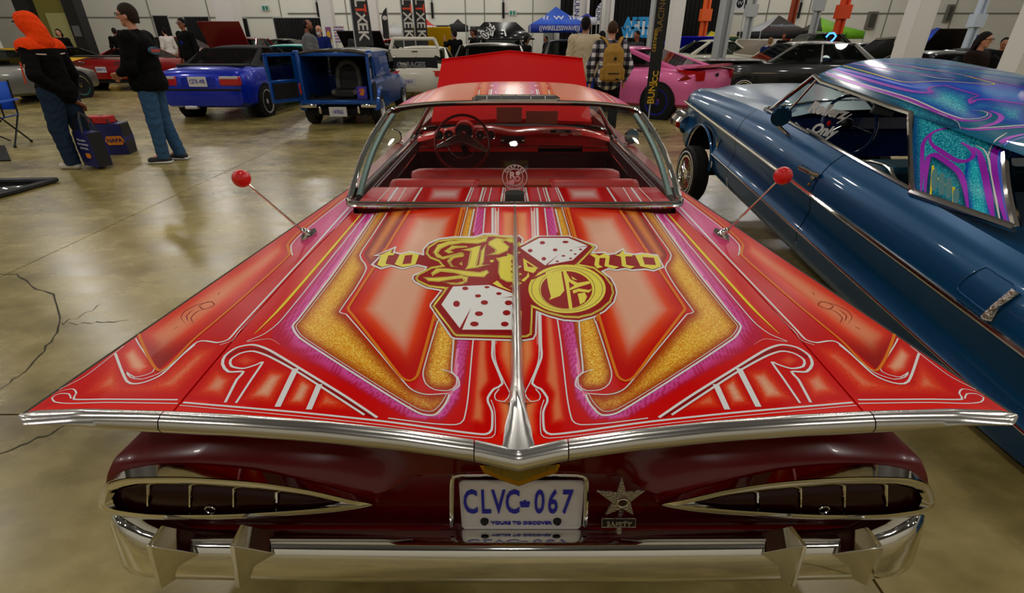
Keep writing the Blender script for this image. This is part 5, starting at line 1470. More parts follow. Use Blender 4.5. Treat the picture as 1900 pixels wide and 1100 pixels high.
# interior
INB = pbr('blue_vinyl', C(10, 40, 110), 0.35, coat=.3); INT = pbr('teal_vinyl', C(16, 66, 86), 0.5)
rows = [[B(.16 + (WID - .32) * u, A0.y + dy, z) for dy, z in ((.12, .24), (-.02, .255), (-.12, .22), (-.14, .14), (-.08, .10), (-.08, -.1))] for u in np.linspace(0, 1, 8)]
MB().loft(rows, False, False).build('dashboard', INB, blue, world=True)
MB().loft([[B(.18, y, -.30), B(.15, y, ZB - .02)] for y in (A0.y, C0.y - .4)], False, False).build('inner_door', INB, blue, world=True)
MB().loft([[B(WID - .18, y, -.30), B(WID - .15, y, ZB)] for y in (A0.y, C0.y - .4)], False, False).build('inner_door', INB, blue, world=True)
sy = A0.y - 1.12
def bx3(x0, x1, y0, y1, z0, z1, nm, mt):
    c8 = [B(x, y, z) for z in (z0, z1) for x, y in ((x0, y0), (x1, y0), (x1, y1), (x0, y1))]
    MB().hexa([tuple(p) for p in c8]).build(nm, mt, blue, world=True, bevel=.03)
bx3(.25, .92, sy - .12, sy + .08, -.25, ZB - .03, 'front_seat_back', INT); bx3(1.04, 1.71, sy - .12, sy + .08, -.25, ZB - .03, 'front_seat_back', INT)
bx3(.25, 1.71, sy, sy + .5, -.3, -.08, 'front_seat_cushion', INT); bx3(.25, 1.71, sy - 1.0, sy - .8, -.25, ZB - .05, 'rear_seat_back', INT)
sc_ = bl_x(1576, 232, .52); e1 = br; e2 = (bu * math.cos(.45) + bh * math.sin(.45)).normalized()
sw2 = bpy.data.objects.new('steering_wheel', None); COL.objects.link(sw2); sw2.parent = blue
cc = B(*sc_)
MB().tube([cc + e1 * (.20 * math.cos(t)) + e2 * (.20 * math.sin(t)) for t in np.linspace(0, 2 * math.pi, 36, endpoint=False)], .011, 8, closed=True).build('wheel_rim', pbr('blue_rim', C(10, 50, 96), .2, coat=1), sw2, world=True)
for a in (math.radians(200), math.radians(-20)):
    MB().tube([cc - bh * -.03, cc + e1 * (.195 * math.cos(a)) + e2 * (.195 * math.sin(a))], .011, 8, flat=.5).build('wheel_spoke', CHROME_B, sw2, world=True)
MB().ball(cc + bh * .03, .04, 12, 8).build('wheel_hub', BLACK, sw2, world=True)
m_ = B(*bl_x(1641, 200, .70))
MB().box(m_, (.16, .03, .10), Matrix.Rotation(.2, 3, 'Y')).build('rear_view_mirror', pbr('mirror_back', C(120, 124, 126), .4, .3), blue, world=True, bevel=.01)
# grab rail, mirror, handle, badge, fuel door
g1, g2, g3 = B(*bl_x(1594, 300, .2)), B(*bl_x(1640, 305, .2)), B(*bl_x(1664, 338, .17))
MB().tube([g1, g1.lerp(g2, .5) + bu * .01, g2, g2.lerp(g3, .4) + bu * .015, g3], .010, 8).build('seat_side_rail', CHROME, blue, world=True)
mp = bl_x(1449, 216, -.03)
em_ = bpy.data.objects.new('door_mirror', None); COL.objects.link(em_); em_.parent = blue
Mx = BM @ Matrix.Translation(mp) @ Matrix.Rotation(-math.pi / 2 - .25, 4, 'Z')
MB().lathe([(.001, .015), (.058, .015), (.066, .006), (.06, -.02), (.03, -.04), (.001, -.045)], 22, Mx).build('mirror_head', pbr('mirror_blue', C(14, 54, 80), .15, .8), em_, world=True)
MB().tube([B(*mp) - bu * .06, B(.07, mp.y - .02, .2)], .012, 8).build('mirror_foot', CHROME, em_, world=True)
def on_side(px, py):
    o = BMI @ Vector((0, 0, HC)); d = BMI.to_3x3() @ ray(px, py)
    p = o + d * ((0.02 - o.x) / d.x)
    for _ in range(6):
        x = float(np.interp(p.z / hs(p.y) * .255 if p.z > 0 else p.z, *XIN)); p = o + d * ((x - o.x) / d.x)
    return p
h1, h2 = on_side(1492, 309), on_side(1522, 325)
hd = bpy.data.objects.new('door_handle', None); COL.objects.link(hd); hd.parent = blue
MB().tube([B(h1.x - .01, h1.y, h1.z), B(h1.x - .045, h1.y - .03, h1.z + .005), B(h2.x - .045, h2.y + .03, h2.z + .005), B(h2.x - .01, h2.y, h2.z)], .014, 10).build('handle_bar', CHROME, hd, world=True)
MB().ball(B(*on_side(1512, 330)) - br * .012, .016, 12, 8).build('push_button', CHROME, hd, world=True)
k_ = on_side(1502, 342); MB().ball(B(*k_), .012, 10, 6).build('key_lock', pbr('brass', C(150, 110, 60), .3, 1), blue, world=True)
bd = on_side(1332, 266); MB().prism([(-.04, .05), (-.015, .0), (0, .03), (.015, 0), (.04, .05), (.02, -.05), (-.02, -.05)], lambda u, v, t: B(bd.x - .004 + t, bd.y + u, bd.z + v), -.006, .01).build('fender_badge', CHROME, blue, world=True)
corn = [on_side(*p) for p in catmull([(1777, 533), (1800, 510), (1830, 496), (1850, 508), (1880, 528), (1878, 545), (1850, 572), (1835, 580), (1800, 556)], n=4, closed=True)]
MB().tube([B(p.x - .001, p.y, p.z) for p in corn], .0035, 6, closed=True).build('fuel_door_lip', BLUEP, blue, world=True)
f1, f2 = on_side(1836, 590), on_side(1892, 540)
MB().tube([B(f1.x - .01, f1.y, f1.z), B((f1.x + f2.x) / 2 - .03, (f1.y + f2.y) / 2, (f1.z + f2.z) / 2), B(f2.x - .015, f2.y, f2.z)], [.022, .012, .016], 8).build('quarter_ornament', pbr('ornate_chrome', (.6, .56, .52), .2, 1.0, bump=1.0, nscale=60), blue, world=True)
# club plaque behind the side glass
pq = thing('club_plaque', 'chrome script car club plaque in the blue car side window', 'plaque', tuple(B(*bl_x(1530, 245, .30))))
CHS = pbr('plaque_chrome', (.70, .68, .66), .4, .2)
dirn = Vector((0.75, -0.5, -0.05)).normalized()
def plq(s, px, py, size):
    p = B(*bl_x(px, py, .30)); n = (Vector((0, 0, HC)) - p).normalized()
    upv = Vector((0.18, 0, 1))
    text_mesh(s, size, CHS, pq, wm(pq).inverted() @ facing(p, n, upv - Vector((0, 0, 0))) , 'script_word', .003, sx=.8, shear=.35, bold=.0045)
plq('Rollerz', 1534, 205, .10); plq('Only', 1527, 242, .095)
p_ = B(*bl_x(1538, 229, .295)); MB().ball(p_, .014, 12, 8, (1, .3, 1.3)).build('red_gem', BALLR, pq, world=True)
MB().tube([B(*bl_x(1553, 229, .29)), B(*bl_x(1580, 212, .29))], .004, 6).build('plaque_cane', WHITEP, pq, world=True)
MB().tube([B(*bl_x(1503, 255, .30)), B(.16, bl_x(1503, 255, .30).y, ZB + .005)], .006, 6).build('plaque_bracket', CHS, pq, world=True)
MB().tube([B(*bl_x(1528, 258, .30)), B(.16, bl_x(1528, 258, .30).y, ZB + .005)], .006, 6).build('plaque_bracket', CHS, pq, world=True)
# ================================================================== other show cars
SILVERR = pbr('alloy', (0.62, 0.61, 0.6), 0.35, 0.35)
LAMP_R = pbr('tail_lamp_red', C(170, 8, 10), 0.2, coat=.6)
LAMP_W = pbr('lamp_clear', C(190, 180, 178), 0.2, coat=.6)
PLATE = pbr('plate_far', C(196, 192, 190), .45)
def gcar(name, label, loc, yaw, st, gh, wheels, mat, roof_mat=None, rim=SILVERR, glass_m=GLASS_D, spokes=6, crown=.03, white=False, wr=.31, rim_r=.21, group=None, inner=True):
    t = thing(name, label, 'car', (loc[0], loc[1], 0), (0, 0, yaw), group)
    rings = []
    for y, w, zb, zt in st:
        h = [(w * .88, zb), (w * .985, zb + .07), (w, zb + (zt - zb) * .45), (w * .985, zt - .09), (w * .94, zt - .025), (w * .82, zt)]
        h2 = [(w * .4, zt + crown)]
        rings.append([(x, y, z) for x, z in h + h2] + [(-x, y, z) for x, z in (h + h2)[::-1]])
    body = MB().loft(rings).build('body', mat, t, sharp=40)
    if gh:
        g = dict(zb=.9, zr=1.32, yw0=1., yw1=.4, yr1=-.6, yr0=-1.2, wb=.72, wt=.56); g.update(gh)
        def ring(f, off=0):
            y0 = g['yw0'] + (g['yw1'] - g['yw0']) * f; y1 = g['yr0'] + (g['yr1'] - g['yr0']) * f
            w = g['wb'] + (g['wt'] - g['wb']) * f; z = g['zb'] + (g['zr'] - g['zb']) * f
            return [Vector((w - .06 * (1), y0, z)), Vector((-w + .06, y0, z)), Vector((-w, y1 + (y0 - y1) * .0, z)), Vector((w, y1, z)), Vector((w, y0 - .12, z)), Vector((-w, y0 - .12, z))]
        b, r = ring(0), ring(.94)
        # corners: windshield right/left, rear left/right
        wsb, wst = [b[0], b[1]], [r[0], r[1]]
        MB().add([b[0], b[1], r[1], r[0]], [(0, 1, 2, 3)]).build('windshield', glass_m, t)
        MB().add([b[2], b[3], r[3], r[2]], [(0, 1, 2, 3)]).build('rear_window', glass_m, t)
        MB().add([b[4], b[3], r[3], r[4]], [(0, 1, 2, 3)]).build('side_window', glass_m, t)
        MB().add([b[2], b[5], r[5], r[2]], [(0, 1, 2, 3)]).build('side_window', glass_m, t)
        rm = roof_mat or mat
        rf = ring(1.0); low = ring(.93)
        P = []
        for v in np.linspace(0, 1, 7):
            row = []
            for u in np.linspace(-1, 1, 11):
                w = g['wt'] + .015; x = w * u
                ya, yb = rf[0].y + .03, rf[2].y - .03
                z = g['zr'] - .05 * abs(u) ** 3 + .03 * math.sin(math.pi * v) - .03 * (abs(v - .5) * 2) ** 4
                row.append((x, ya + (yb - ya) * v, z))
            P.append(row)
        MB().grid(P).build('roof', rm, t, thick=.03)
        for s in (-1, 1):
            MB().tube([(s * (g['wb'] - .03), g['yw0'] - .05, g['zb'] - .02), (s * (g['wt'] - .0), g['yw1'] - .05, g['zr'] - .05)], .035, 6).build('front_pillar', rm, t)
            MB().tube([(s * (g['wb'] - .01), g['yr0'] + .06, g['zb'] - .02), (s * (g['wt']), g['yr1'] + .04, g['zr'] - .05)], [.08, .05], 6).build('rear_pillar', rm, t)
            if g.get('mid'):
                MB().tube([(s * (g['wb'] - .01), g['mid'], g['zb'] - .02), (s * (g['wt']), g['mid'], g['zr'] - .05)], .03, 6).build('middle_pillar', rm, t)
            MB().tube([(s * (g['wb'] + .01), y, g['zb']) for y in (g['yr0'], g['yw0'])], .012, 6).build('belt_moulding', BLACK, t)
        if inner:
            for x in (-.36, .36):
                MB().loft([[(x - .22, y, .35), (x + .22, y, .35), (x + .2, y - .05, g['zb'] + .12), (x - .2, y - .05, g['zb'] + .12)] for y in (g['yw0'] - .95, g['yw0'] - .85)]).build('seat', pbr('seat_black', C(24, 24, 26), .7), t)
    for y in wheels:
        for s in (-1, 1):
            w = float(np.interp(y, [q[0] for q in st], [q[1] for q in st]))
            MB().lathe([(wr + .055, w - .2), (wr + .055, w + .003), (wr * .2, w + .003)], 26, Matrix.Translation((0, y, wr)) @ (Matrix.Identity(4) if s > 0 else Matrix.Rotation(math.pi, 4, 'Z'))).build('arch_shade_disc', DARK, t)  # black disc on the closed body, painted for the shade of an arch cavity
            wheel(t, (s * (w - .085), y, wr), wr, .2, rim_r, rim, spokes, side=s, white=white)
    return t
def bar(t, name, a, b, size, mat, bevel=0.0):
    return MB().box(((a[0] + b[0]) / 2, (a[1] + b[1]) / 2, (a[2] + b[2]) / 2), size, None).build(name, mat, t, bevel=bevel)
def bx(t, name, c, size, mat, bevel=0.01, rot=None):
    return MB().box(c, size, rot).build(name, mat, t, bevel=bevel)
def rear_plate(t, txt, c, w=.34, h=.17, mat=PLATE, col=PLB):
    p = bx(t, 'number_plate', c, (w, .015, h), mat, .004)
    text_mesh(txt, h * .62, col, p, facing((c[0], c[1] - .012, c[2]), (0, -1, 0)), 'plate_characters', .001, sx=.62)
    return p

# --- blue soft-top convertible
BMB = paint('vivid_blue', C(6, 36, 168), .3, .3)
TOPF = pbr('black_canvas', C(20, 19, 20), .9, bump=.1, nscale=60)
bc = gcar('soft_top_convertible', 'vivid blue convertible with black canvas top parked beside the van', (-6.06, 12.62), math.radians(-1), [(-2.2, .70, .42, .70), (-2.16, .80, .30, .84), (-2.05, .85, .26, .93), (-1.5, .87, .24, .985), (-.8, .87, .22, .96), (.9, .87, .22, .94), (1.7, .85, .22, .86), (2.1, .80, .26, .76), (2.2, .68, .34, .68)],
          dict(zb=.95, zr=1.33, yw0=.95, yw1=.35, yr1=-.65, yr0=-1.42, wb=.74, wt=.58), (-1.33, 1.37), BMB, TOPF, rim_r=.235, spokes=10, wr=.305, glass_m=GLASS_D)
bx(bc, 'lid_gap_shade_bar', (0, -2.075, .90), (1.30, .01, .012), DARK)  # raised dark bar painted for the shade in the lid gap
for s in (-1, 1):
    l = bx(bc, 'tail_lamp', (s * .62, -2.16, .755), (.40, .10, .17), LAMP_R, .02)
    bx(l, 'indicator', (s * .62, -2.17, .815), (.36, .10, .05), LAMP_W, .01)
bx(bc, 'bumper_strip', (0, -2.20, .60), (1.62, .03, .035), BLACK)
bx(bc, 'plate_recess', (0, -2.20, .745), (.66, .02, .17), BMB, .01)
rear_plate(bc, 'CETK-498', (0, -2.216, .745), .36, .18)
bx(bc, 'exhaust', (-.3, -2.12, .27), (.25, .1, .07), SILVERR, .02)
bx(bc, 'tonneau', (0, -1.5, 1.0), (1.34, .4, .05), TOPF, .02)

# --- little blue van with both rear doors open
VB = paint('van_blue', C(6, 70, 150), .3, .35)
vx, vy = at_y(622, 140, 9.9).x, 9.9
van = thing('panel_van', 'small blue panel van with rear doors open and bucket seat inside', 'van', (vx, vy + 1.55, 0))
W2, ZT = .70, 1.30
def vbox(nm, c, s, m=VB, b=.02, par=None, rot=None): return MB().box(c, s, rot).build(nm, m, par or van, bevel=b)
yr = -1.55
for s in (-1, 1):
    MB().loft([[(s * W2, y, .28), (s * (W2 + .01), y, .75), (s * (W2 - .03), y, .82), (s * (W2 - .08), y, ZT - .03), (s * (W2 - .12), y, ZT - .03), (s * (W2 - .07), y, .80), (s * (W2 - .05), y, .28)] for y in (yr, yr + .8, yr + 1.5)]).build('side_panel', VB, van, sharp=30)
    MB().prism([(yr + .22, .86), (yr + 1.38, .86), (yr + 1.34, 1.18), (yr + .24, 1.18)], lambda u, v, t: (s * (W2 - .015 - (v - .82) * .10 + t), u, v), 0, .02).build('panel_pressing', VB, van)
    vbox('rear_post', (s * (W2 - .04), yr + .02, .80), (.10, .07, 1.0))
    MB().loft([[(s * (W2 + .05), yr + .35 + .34 * math.cos(a), .30 + .34 * math.sin(a)), (s * (W2 - .02), yr + .35 + .42 * math.cos(a), .30 + .42 * math.sin(a)), (s * (W2 - .02), yr + .35 + .30 * math.cos(a), .30 + .30 * math.sin(a))] for a in np.linspace(0, math.pi, 12)], True, True).build('rear_wheel_flare', VB, van)
    wheel(van, (s * (W2 - .07), yr + .35, .27), .27, .18, .18, SILVERR, 8, side=s)
    wheel(van, (s * (W2 - .07), yr + 2.5, .27), .27, .18, .18, SILVERR, 8, side=s)
    # front door window, front wing, mirror
    MB().prism([(yr + 1.55, .84), (yr + 2.05, .84), (yr + 1.86, 1.22), (yr + 1.55, 1.22)], lambda u, v, t: (s * (W2 - .02 - (v - .82) * .10 + t), u, v), 0, .01).build('cab_window', GLASS_D, van)
    MB().loft([[(s * W2, y, .28), (s * (W2 + .01), y, .72), (s * (W2 - .05), y, .80), (0, y, .82), (0, y, .28)] for y in (yr + 1.5, yr + 2.2)]).build('cab_side', VB, van)
    MB().loft([[(s * (.66 + .04 * math.sin(math.pi * k)), yr + 2.15 + .95 * k, .30), (s * (.68 + .06 * math.sin(math.pi * k)), yr + 2.15 + .95 * k, .55), (s * .60, yr + 2.15 + .95 * k, .80 - .16 * k ** 2), (s * .40, yr + 2.15 + .95 * k, .80 - .12 * k ** 2), (s * .40, yr + 2.15 + .95 * k, .30)] for k in np.linspace(0, 1, 7)]).build('front_wing', VB, van)
    MB().tube([(s * .70, yr + 2.0, .90), (s * .82, yr + 2.0, .94)], .012, 6).build('mirror_arm', CHROME, van)
    MB().box((s * .86, yr + 2.0, .96), (.15, .05, .11)).build('mirror', pbr('mirror_grey', C(150, 146, 130), .3, .4), van, bevel=.03)
    vbox('corner_bumper', (s * .56, yr - .05, .37), (.30, .06, .07), CHROME)
    vbox('overrider', (s * .36, yr - .05, .30), (.05, .06, .14), CHROME)
MB().loft([[(-.42, y, .28), (.42, y, .28), (.42, y, z), (-.42, y, z)] for y, z in ((yr + 2.1, .84), (yr + 2.8, .80), (yr + 3.1, .68))]).build('bonnet', VB, van, bevel=.05)
MB().add([(-.6, yr + 2.2, .84), (.6, yr + 2.2, .84), (.52, yr + 1.92, 1.24), (-.52, yr + 1.92, 1.24)], [(0, 1, 2, 3)]).build('windshield', GLASS_D, van)
MB().grid([[(x, y, ZT + .03 * (1 - (x / .6) ** 2) - .03 * abs(x / .6) ** 4) for x in np.linspace(-.6, .6, 9)] for y in np.linspace(yr - .02, yr + 1.95, 8)]).build('roof', pbr('van_roof', C(62, 54, 48), .35, .2, coat=.6), van, thick=.05)
vbox('rear_lintel', (0, yr + .02, 1.235), (1.22, .07, .07)); vbox('rear_sill', (0, yr - .01, .43), (1.40, .10, .08)); vbox('load_floor', (0, yr + .8, .45), (1.24, 1.6, .03), pbr('van_floor', C(30, 26, 24), .9))
vbox('bulkhead', (0, yr + 1.6, .8), (1.2, .03, .8), DARK); vbox('under_body', (0, yr + .9, .25), (1.1, 1.7, .12), DARK)
vbox('tail_lamp', (W2 - .005, yr - .03, .66), (.075, .05, .20), LAMP_R); vbox('tail_lamp', (-W2 + .005, yr - .03, .66), (.075, .05, .20), LAMP_R)
rear_plate(van, '1A9062', (-.02, yr - .09, .27), .33, .17)
for s in (-1, 1):   # open doors hinged at the posts
    ang = math.radians(-72 if s < 0 else 80)
    d = bpy.data.objects.new('rear_door', None); COL.objects.link(d); d.parent = van
    d.location = (s * (W2 + .0), yr - .03, .46); d.rotation_euler = (0, 0, -ang if s < 0 else ang - math.pi)
    dw = .62
    d.rotation_euler = (0, 0, math.radians(-118) if s < 0 else math.radians(-82))
    MB().box((dw / 2, 0, .19), (dw, .05, .38)).build('door_skin', VB, d, bevel=.015)
    for z, hgt in ((.78, .05),):
        MB().box((dw / 2, 0, z), (dw, .05, hgt)).build('door_rail', VB, d)
    for x in (.025, dw - .025): MB().box((x, 0, .58), (.05, .05, .42)).build('door_stile', VB, d)
    MB().box((dw / 2, 0, .57), (dw - .08, .012, .38)).build('door_glass', GLASS_D, d)
    MB().box((dw / 2, .03, .2), (dw - .1, .02, .26)).build('door_card', DARK, d)
SEATG = pbr('seat_grey', C(84, 80, 76), .7); SEATB = pbr('seat_black2', C(14, 14, 15), .7)
st_ = thing('bucket_seat', 'grey and black bucket seat mounted in the van load bay', 'seat', (vx + .06, vy + .55, .466))
pts = [(-.20, 0, .05), (-.215, .04, .3), (-.19, .08, .5), (-.11, .1, .60), (0, .1, .625), (.11, .1, .60), (.19, .08, .5), (.215, .04, .3), (.20, 0, .05)]
MB().tube(pts, .05, 10).build('seat_bolster', SEATG, st_)
MB().loft([[(-.17, y, .02), (.17, y, .02), (.17, y + .08, .56), (-.17, y + .08, .56)] for y in (.0, .09)]).build('seat_back', SEATB, st_, bevel=.02)
MB().box((0, -.18, .09), (.40, .36, .14)).build('seat_cushion', SEATB, st_, bevel=.03)
for s in (-1, 1): MB().tube([(s * .2, -.36, .12), (s * .2, 0, .14)], .045, 8).build('cushion_bolster', SEATG, st_)
bxp = thing('display_box', 'small purple box with yellow and red print standing in the van', 'box', (vx + .40, vy + .22, .466))
MB().box((0, 0, .11), (.19, .10, .22)).build('carton', pbr('purple_card', C(60, 50, 160), .5), bxp, bevel=.004)
MB().prism([(-.05, -.05), (.0, .07), (.06, .05), (.03, -.06)], lambda u, v, t: (u, -.052 + t, .12 + v), -.001, .002).build('print', pbr('orange_print', C(220, 120, 30), .5), bxp)
MB().prism([(-.06, .02), (-.02, .08), (.0, .0)], lambda u, v, t: (u, -.054 + t, .12 + v), -.001, .002).build('print', pbr('pink_print', C(220, 60, 90), .5), bxp)

# --- white hatchback with its tailgate raised
WP = paint('cream_white', C(214, 208, 190), .35)
wx = at_y(768, 130, 13.6).x
wc_ = gcar('white_hatchback', 'white hatchback with raised rear lid and black trunk wall of grey letters', (wx, 15.6), math.radians(2), [(-2.1, .78, .34, .70), (-2.05, .86, .28, .80), (-1.7, .89, .24, .88), (-.6, .9, .22, .93), (1.0, .89, .22, .9), (1.8, .85, .24, .78), (2.1, .7, .3, .66)],
           dict(zb=.9, zr=1.28, yw0=1.0, yw1=.3, yr1=-.6, yr0=-1.5, wb=.76, wt=.58), (-1.3, 1.3), WP)
bx(wc_, 'trunk_wall', (-.12, -2.0, .92), (1.30, .04, .30), BLACK)
text_mesh('GARAGES', .17, pbr('grey_letter', C(110, 110, 112), .5), wc_, facing((-.12, -2.03, .90), (0, -1, 0)), 'lettering', .02, bold=.008, sx=.95)
ld_ = bpy.data.objects.new('tailgate', None); COL.objects.link(ld_); ld_.parent = wc_; ld_.location = (-.02, -1.95, 1.06)
MB().prism([(-.62, .0), (-.50, .05), (-.40, -.10), (.40, -.10), (.50, .05), (.62, .0), (.60, .20), (-.60, .20)], lambda u, v, t: (u, t, v), 0, .06).build('lid_panel', WP, ld_, bevel=.015)
for a, b in (((-.60, .18), (-.50, .42)), ((-.50, .42), (.50, .42)), ((.60, .18), (.50, .42))):
    MB().tube([(a[0], .03, a[1]), (b[0], .03, b[1])], .04, 8).build('lid_frame', WP, ld_)
MB().box((0, -.005, .14), (.14, .02, .02)).build('lid_slot', BLACK, ld_); MB().prism([(-.03, -.02), (.02, -.03), (.03, .03)], lambda u, v, t: (u, t, v), -.015, 0).build('lid_emblem', LAMP_R, ld_)
for s in (-1, 1):
    l = bx(wc_, 'tail_lamp', (s * .62, -2.06, .70), (.44, .06, .14), LAMP_R, .02)
    for x in (.52, .66): MB().lathe([(.0, .03), (.07, .03), (.075, 0)], 16, Matrix.Translation((s * x, -2.08, .70)) @ Matrix.Rotation(-math.pi / 2, 4, 'Z')).build('lamp_roundel', pbr('lamp_bright', C(205, 16, 18), .2, coat=.5), l)
rear_plate(wc_, 'CGB 41', (-.20, -2.10, .52), .32, .16)

# --- pink fastback
PK = paint('pink_wrap', C(224, 104, 160), .3, .2)
BR_ = paint('blue_rim_paint', C(10, 22, 150), .3)
pkw = at_z(1217, 221, 0)
yw = math.radians(45)
rearax = Vector((-math.sin(yw), math.cos(yw), 0)); rgt = Vector((math.cos(yw), math.sin(yw), 0))
pc = pkw + rgt * .86 + rearax * 1.30
pk = gcar('pink_fastback', 'pink fastback coupe with rear spoiler and deep blue wheels', (pc.x, pc.y), yw, [(-2.05, .74, .36, .78), (-1.98, .86, .26, .90), (-1.6, .92, .24, .95), (-1.2, .94, .22, .97), (-.5, .90, .2, .95), (.7, .90, .2, .90), (1.6, .87, .22, .78), (2.05, .78, .26, .66), (2.2, .6, .32, .58)],
          dict(zb=.92, zr=1.31, yw0=.95, yw1=.25, yr1=-.35, yr0=-1.62, wb=.74, wt=.56), (-1.30, 1.28), PK, rim=BR_, spokes=10, wr=.335, rim_r=.25, crown=.04)
MB().loft([[(x, -2.0 - .12 * (1 - (x / .8) ** 2), 1.02 + .03 * (1 - (x / .8) ** 2)), (x, -1.66 - .05 * (1 - (x / .8) ** 2), .985), (x, -1.66, .955), (x, -1.98 - .1 * (1 - (x / .8) ** 2), .985)] for x in np.linspace(-.80, .80, 13)]).build('duck_spoiler', PK, pk)
for s in (-1, 1):
    pts_ = [(-2.02, .93), (-1.62, .95), (-1.86, .86), (-1.70, .76), (-2.02, .76)]
    MB().loft([[(s * (.60 if y < -1.9 else .80), y - (.07 if y < -1.9 else 0), z) for y, z in pts_], [(s * (.78 if y < -1.9 else .93), y - (.03 if y < -1.9 else 0), z) for y, z in pts_]], True, True).build('tail_lamp', LAMP_R, pk)
    MB().prism([(0, .06), (.16, .12), (.30, .20), (.12, .02), (.02, -.10)], lambda u, v, t: (s * (.915 + t), .75 + u, .62 + v), -.01, .01).build('fender_vent', BLACK, pk)
bx(pk, 'rear_badge', (0, -2.06, .84), (.10, .02, .07), BLACK); bx(pk, 'lower_valance', (0, -2.0, .32), (1.3, .1, .14), BLACK)

# --- row at the left
gcar('silver_roadster', 'silver roadster with chrome wheels behind the hooded man', (-12.95, 13.75), math.radians(-6), [(-2.0, .76, .32, .78), (-1.9, .84, .26, .88), (-1.2, .88, .22, .92), (0, .88, .2, .90), (1.2, .88, .22, .86), (1.9, .8, .26, .70), (2.05, .65, .3, .6)],
     dict(zb=.88, zr=1.25, yw0=.7, yw1=.1, yr1=-.7, yr0=-1.2, wb=.72, wt=.54), (-1.2, 1.2), paint('silver_paint', C(120, 118, 112), .3, .6), pbr('olive_top', C(60, 56, 20), .7), rim=CHROME, spokes=10, wr=.33, rim_r=.25)
RC = paint('deep_red', C(150, 8, 10), .3, .2)
rc = gcar('red_sports_car', 'deep red sports car seen from the rear with black spoiler', (-12.75, 18.9), 0, [(-2.05, .80, .32, .74), (-1.98, .92, .24, .88), (-1.5, .95, .22, .94), (0, .95, .2, .9), (1.4, .92, .22, .82), (2.05, .75, .28, .66)],
          dict(zb=.9, zr=1.2, yw0=.9, yw1=.2, yr1=-.5, yr0=-1.2, wb=.74, wt=.56), (-1.25, 1.25), RC, rim=SILVERR)
MB().loft([[(x, -2.0, 1.0), (x, -1.75, 1.02), (x, -1.75, .985), (x, -1.98, .97)] for x in np.linspace(-.85, .85, 5)]).build('spoiler', BLACK, rc)
for s in (-1, 1): bx(rc, 'tail_lamp', (s * .66, -2.04, .80), (.40, .05, .11), pbr('lamp_deep', C(90, 6, 8), .2, coat=1), .02)
rear_plate(rc, 'BKDW 12', (0, -2.07, .62), .32, .16)
bx(rc, 'diffuser', (0, -2.0, .3), (1.5, .1, .12), BLACK)
yc = gcar('yellow_sports_car', 'yellow sports car parked between the silver and red cars', (-15.9, 19.5), math.radians(-14), [(-2.05, .80, .32, .74), (-1.98, .9, .24, .86), (-1.5, .93, .22, .9), (0, .93, .2, .9), (1.4, .92, .22, .82), (2.05, .75, .28, .66)],
     dict(zb=.88, zr=1.22, yw0=.9, yw1=.2, yr1=-.5, yr0=-1.2, wb=.74, wt=.56), (-1.25, 1.25), paint('yellow_paint', C(218, 168, 8), .35), BLACK)
MB().tube([(.85, -1.9, .9), (.85, -1.95, 1.12), (.8, -1.8, 1.16), (-.8, -1.8, 1.16), (-.85, -1.95, 1.12), (-.85, -1.9, .9)], .05, 6).build('rear_wing', MATS['yellow_paint'], yc)
# --- far rows
def simple(name, label, px, Y, yaw, mat, roof=None, zr=1.4, hood=None, L=4.5, zt=.92, hood_col=None, extra=None):
    x = at_y(px, 90, Y).x; h = L / 2
    t = gcar(name, label, (x, Y), yaw, [(-h, .76, .36, zt - .14), (-h + .1, .86, .28, zt - .04), (-h * .6, .9, .24, zt), (h * .35, .9, .24, zt), (h * .8, .87, .26, zt - .08), (h, .75, .34, zt - .2)],
             dict(zb=zt - .02, zr=zr, yw0=h * .4, yw1=h * .12, yr1=-h * .32, yr0=-h * .62, wb=.76, wt=.6, mid=-h * .08), (-h * .6, h * .6), mat, roof, inner=False)
    if hood:
        ln, an = hood
        bx(t, 'engine_bay', (0, h * .66, zt - .03), (1.3, ln * .8, .1), DARK)
        MB().box((0, h * .42 + ln / 2 * math.cos(an), zt + ln / 2 * math.sin(an)), (1.42, ln, .04), Matrix.Rotation(an, 3, 'X')).build('raised_hood', hood_col or mat, t, bevel=.01)
    return t
PI = math.pi
DRK = paint('wine_red', C(96, 8, 12), .35)
simple('red_pickup', 'dark red car with raised hood behind the blue convertible roof', 455, 20.5, PI, DRK, hood=(1.2, 1.1), zr=1.5)
simple('red_wagon', 'dark red estate car beside the man with glasses', 318, 24.6, PI / 2, DRK, zr=1.55, zt=1.1)
simple('teal_coupe', 'teal coupe glimpsed between the blue convertible and open van', 536, 17.3, PI, paint('teal_paint', C(20, 150, 150), .3), zr=1.3)
simple('black_coupe', 'black coupe far behind the bald man in grey', 520, 25.0, PI / 2, paint('black_gloss', C(10, 10, 11), .3), zr=1.45)
simple('red_muscle_car', 'red car with black hood raised behind the van roof', 695, 20.0, PI, paint('signal_red', C(150, 16, 18), .3), BLACK, hood=(1.2, .7), hood_col=BLACK, zr=1.3)
simple('red_hot_hatch', 'bright red hatchback seen through the white raised lid', 742, 24.65, PI, paint('bright_red', C(190, 16, 16), .3), zr=1.45)
yh = simple('yellow_hot_rod', 'yellow coupe with raised hood beside the white hatchback', 812, 21.1, PI, MATS['yellow_paint'], hood=(1.2, .95), zr=1.28, zt=.85)
gc = simple('grey_saloon', 'grey metallic saloon roof just behind the raised red hood', 912, 12.3, 0, paint('grey_metal', C(72, 66, 60), .25, .5), zr=1.38, zt=.92)
bm_ = simple('black_muscle_truck', 'black car with striped raised hood and orange fender stripes', 930, 19.0, PI, MATS['black_gloss'], zr=1.62, zt=1.12, L=4.8)
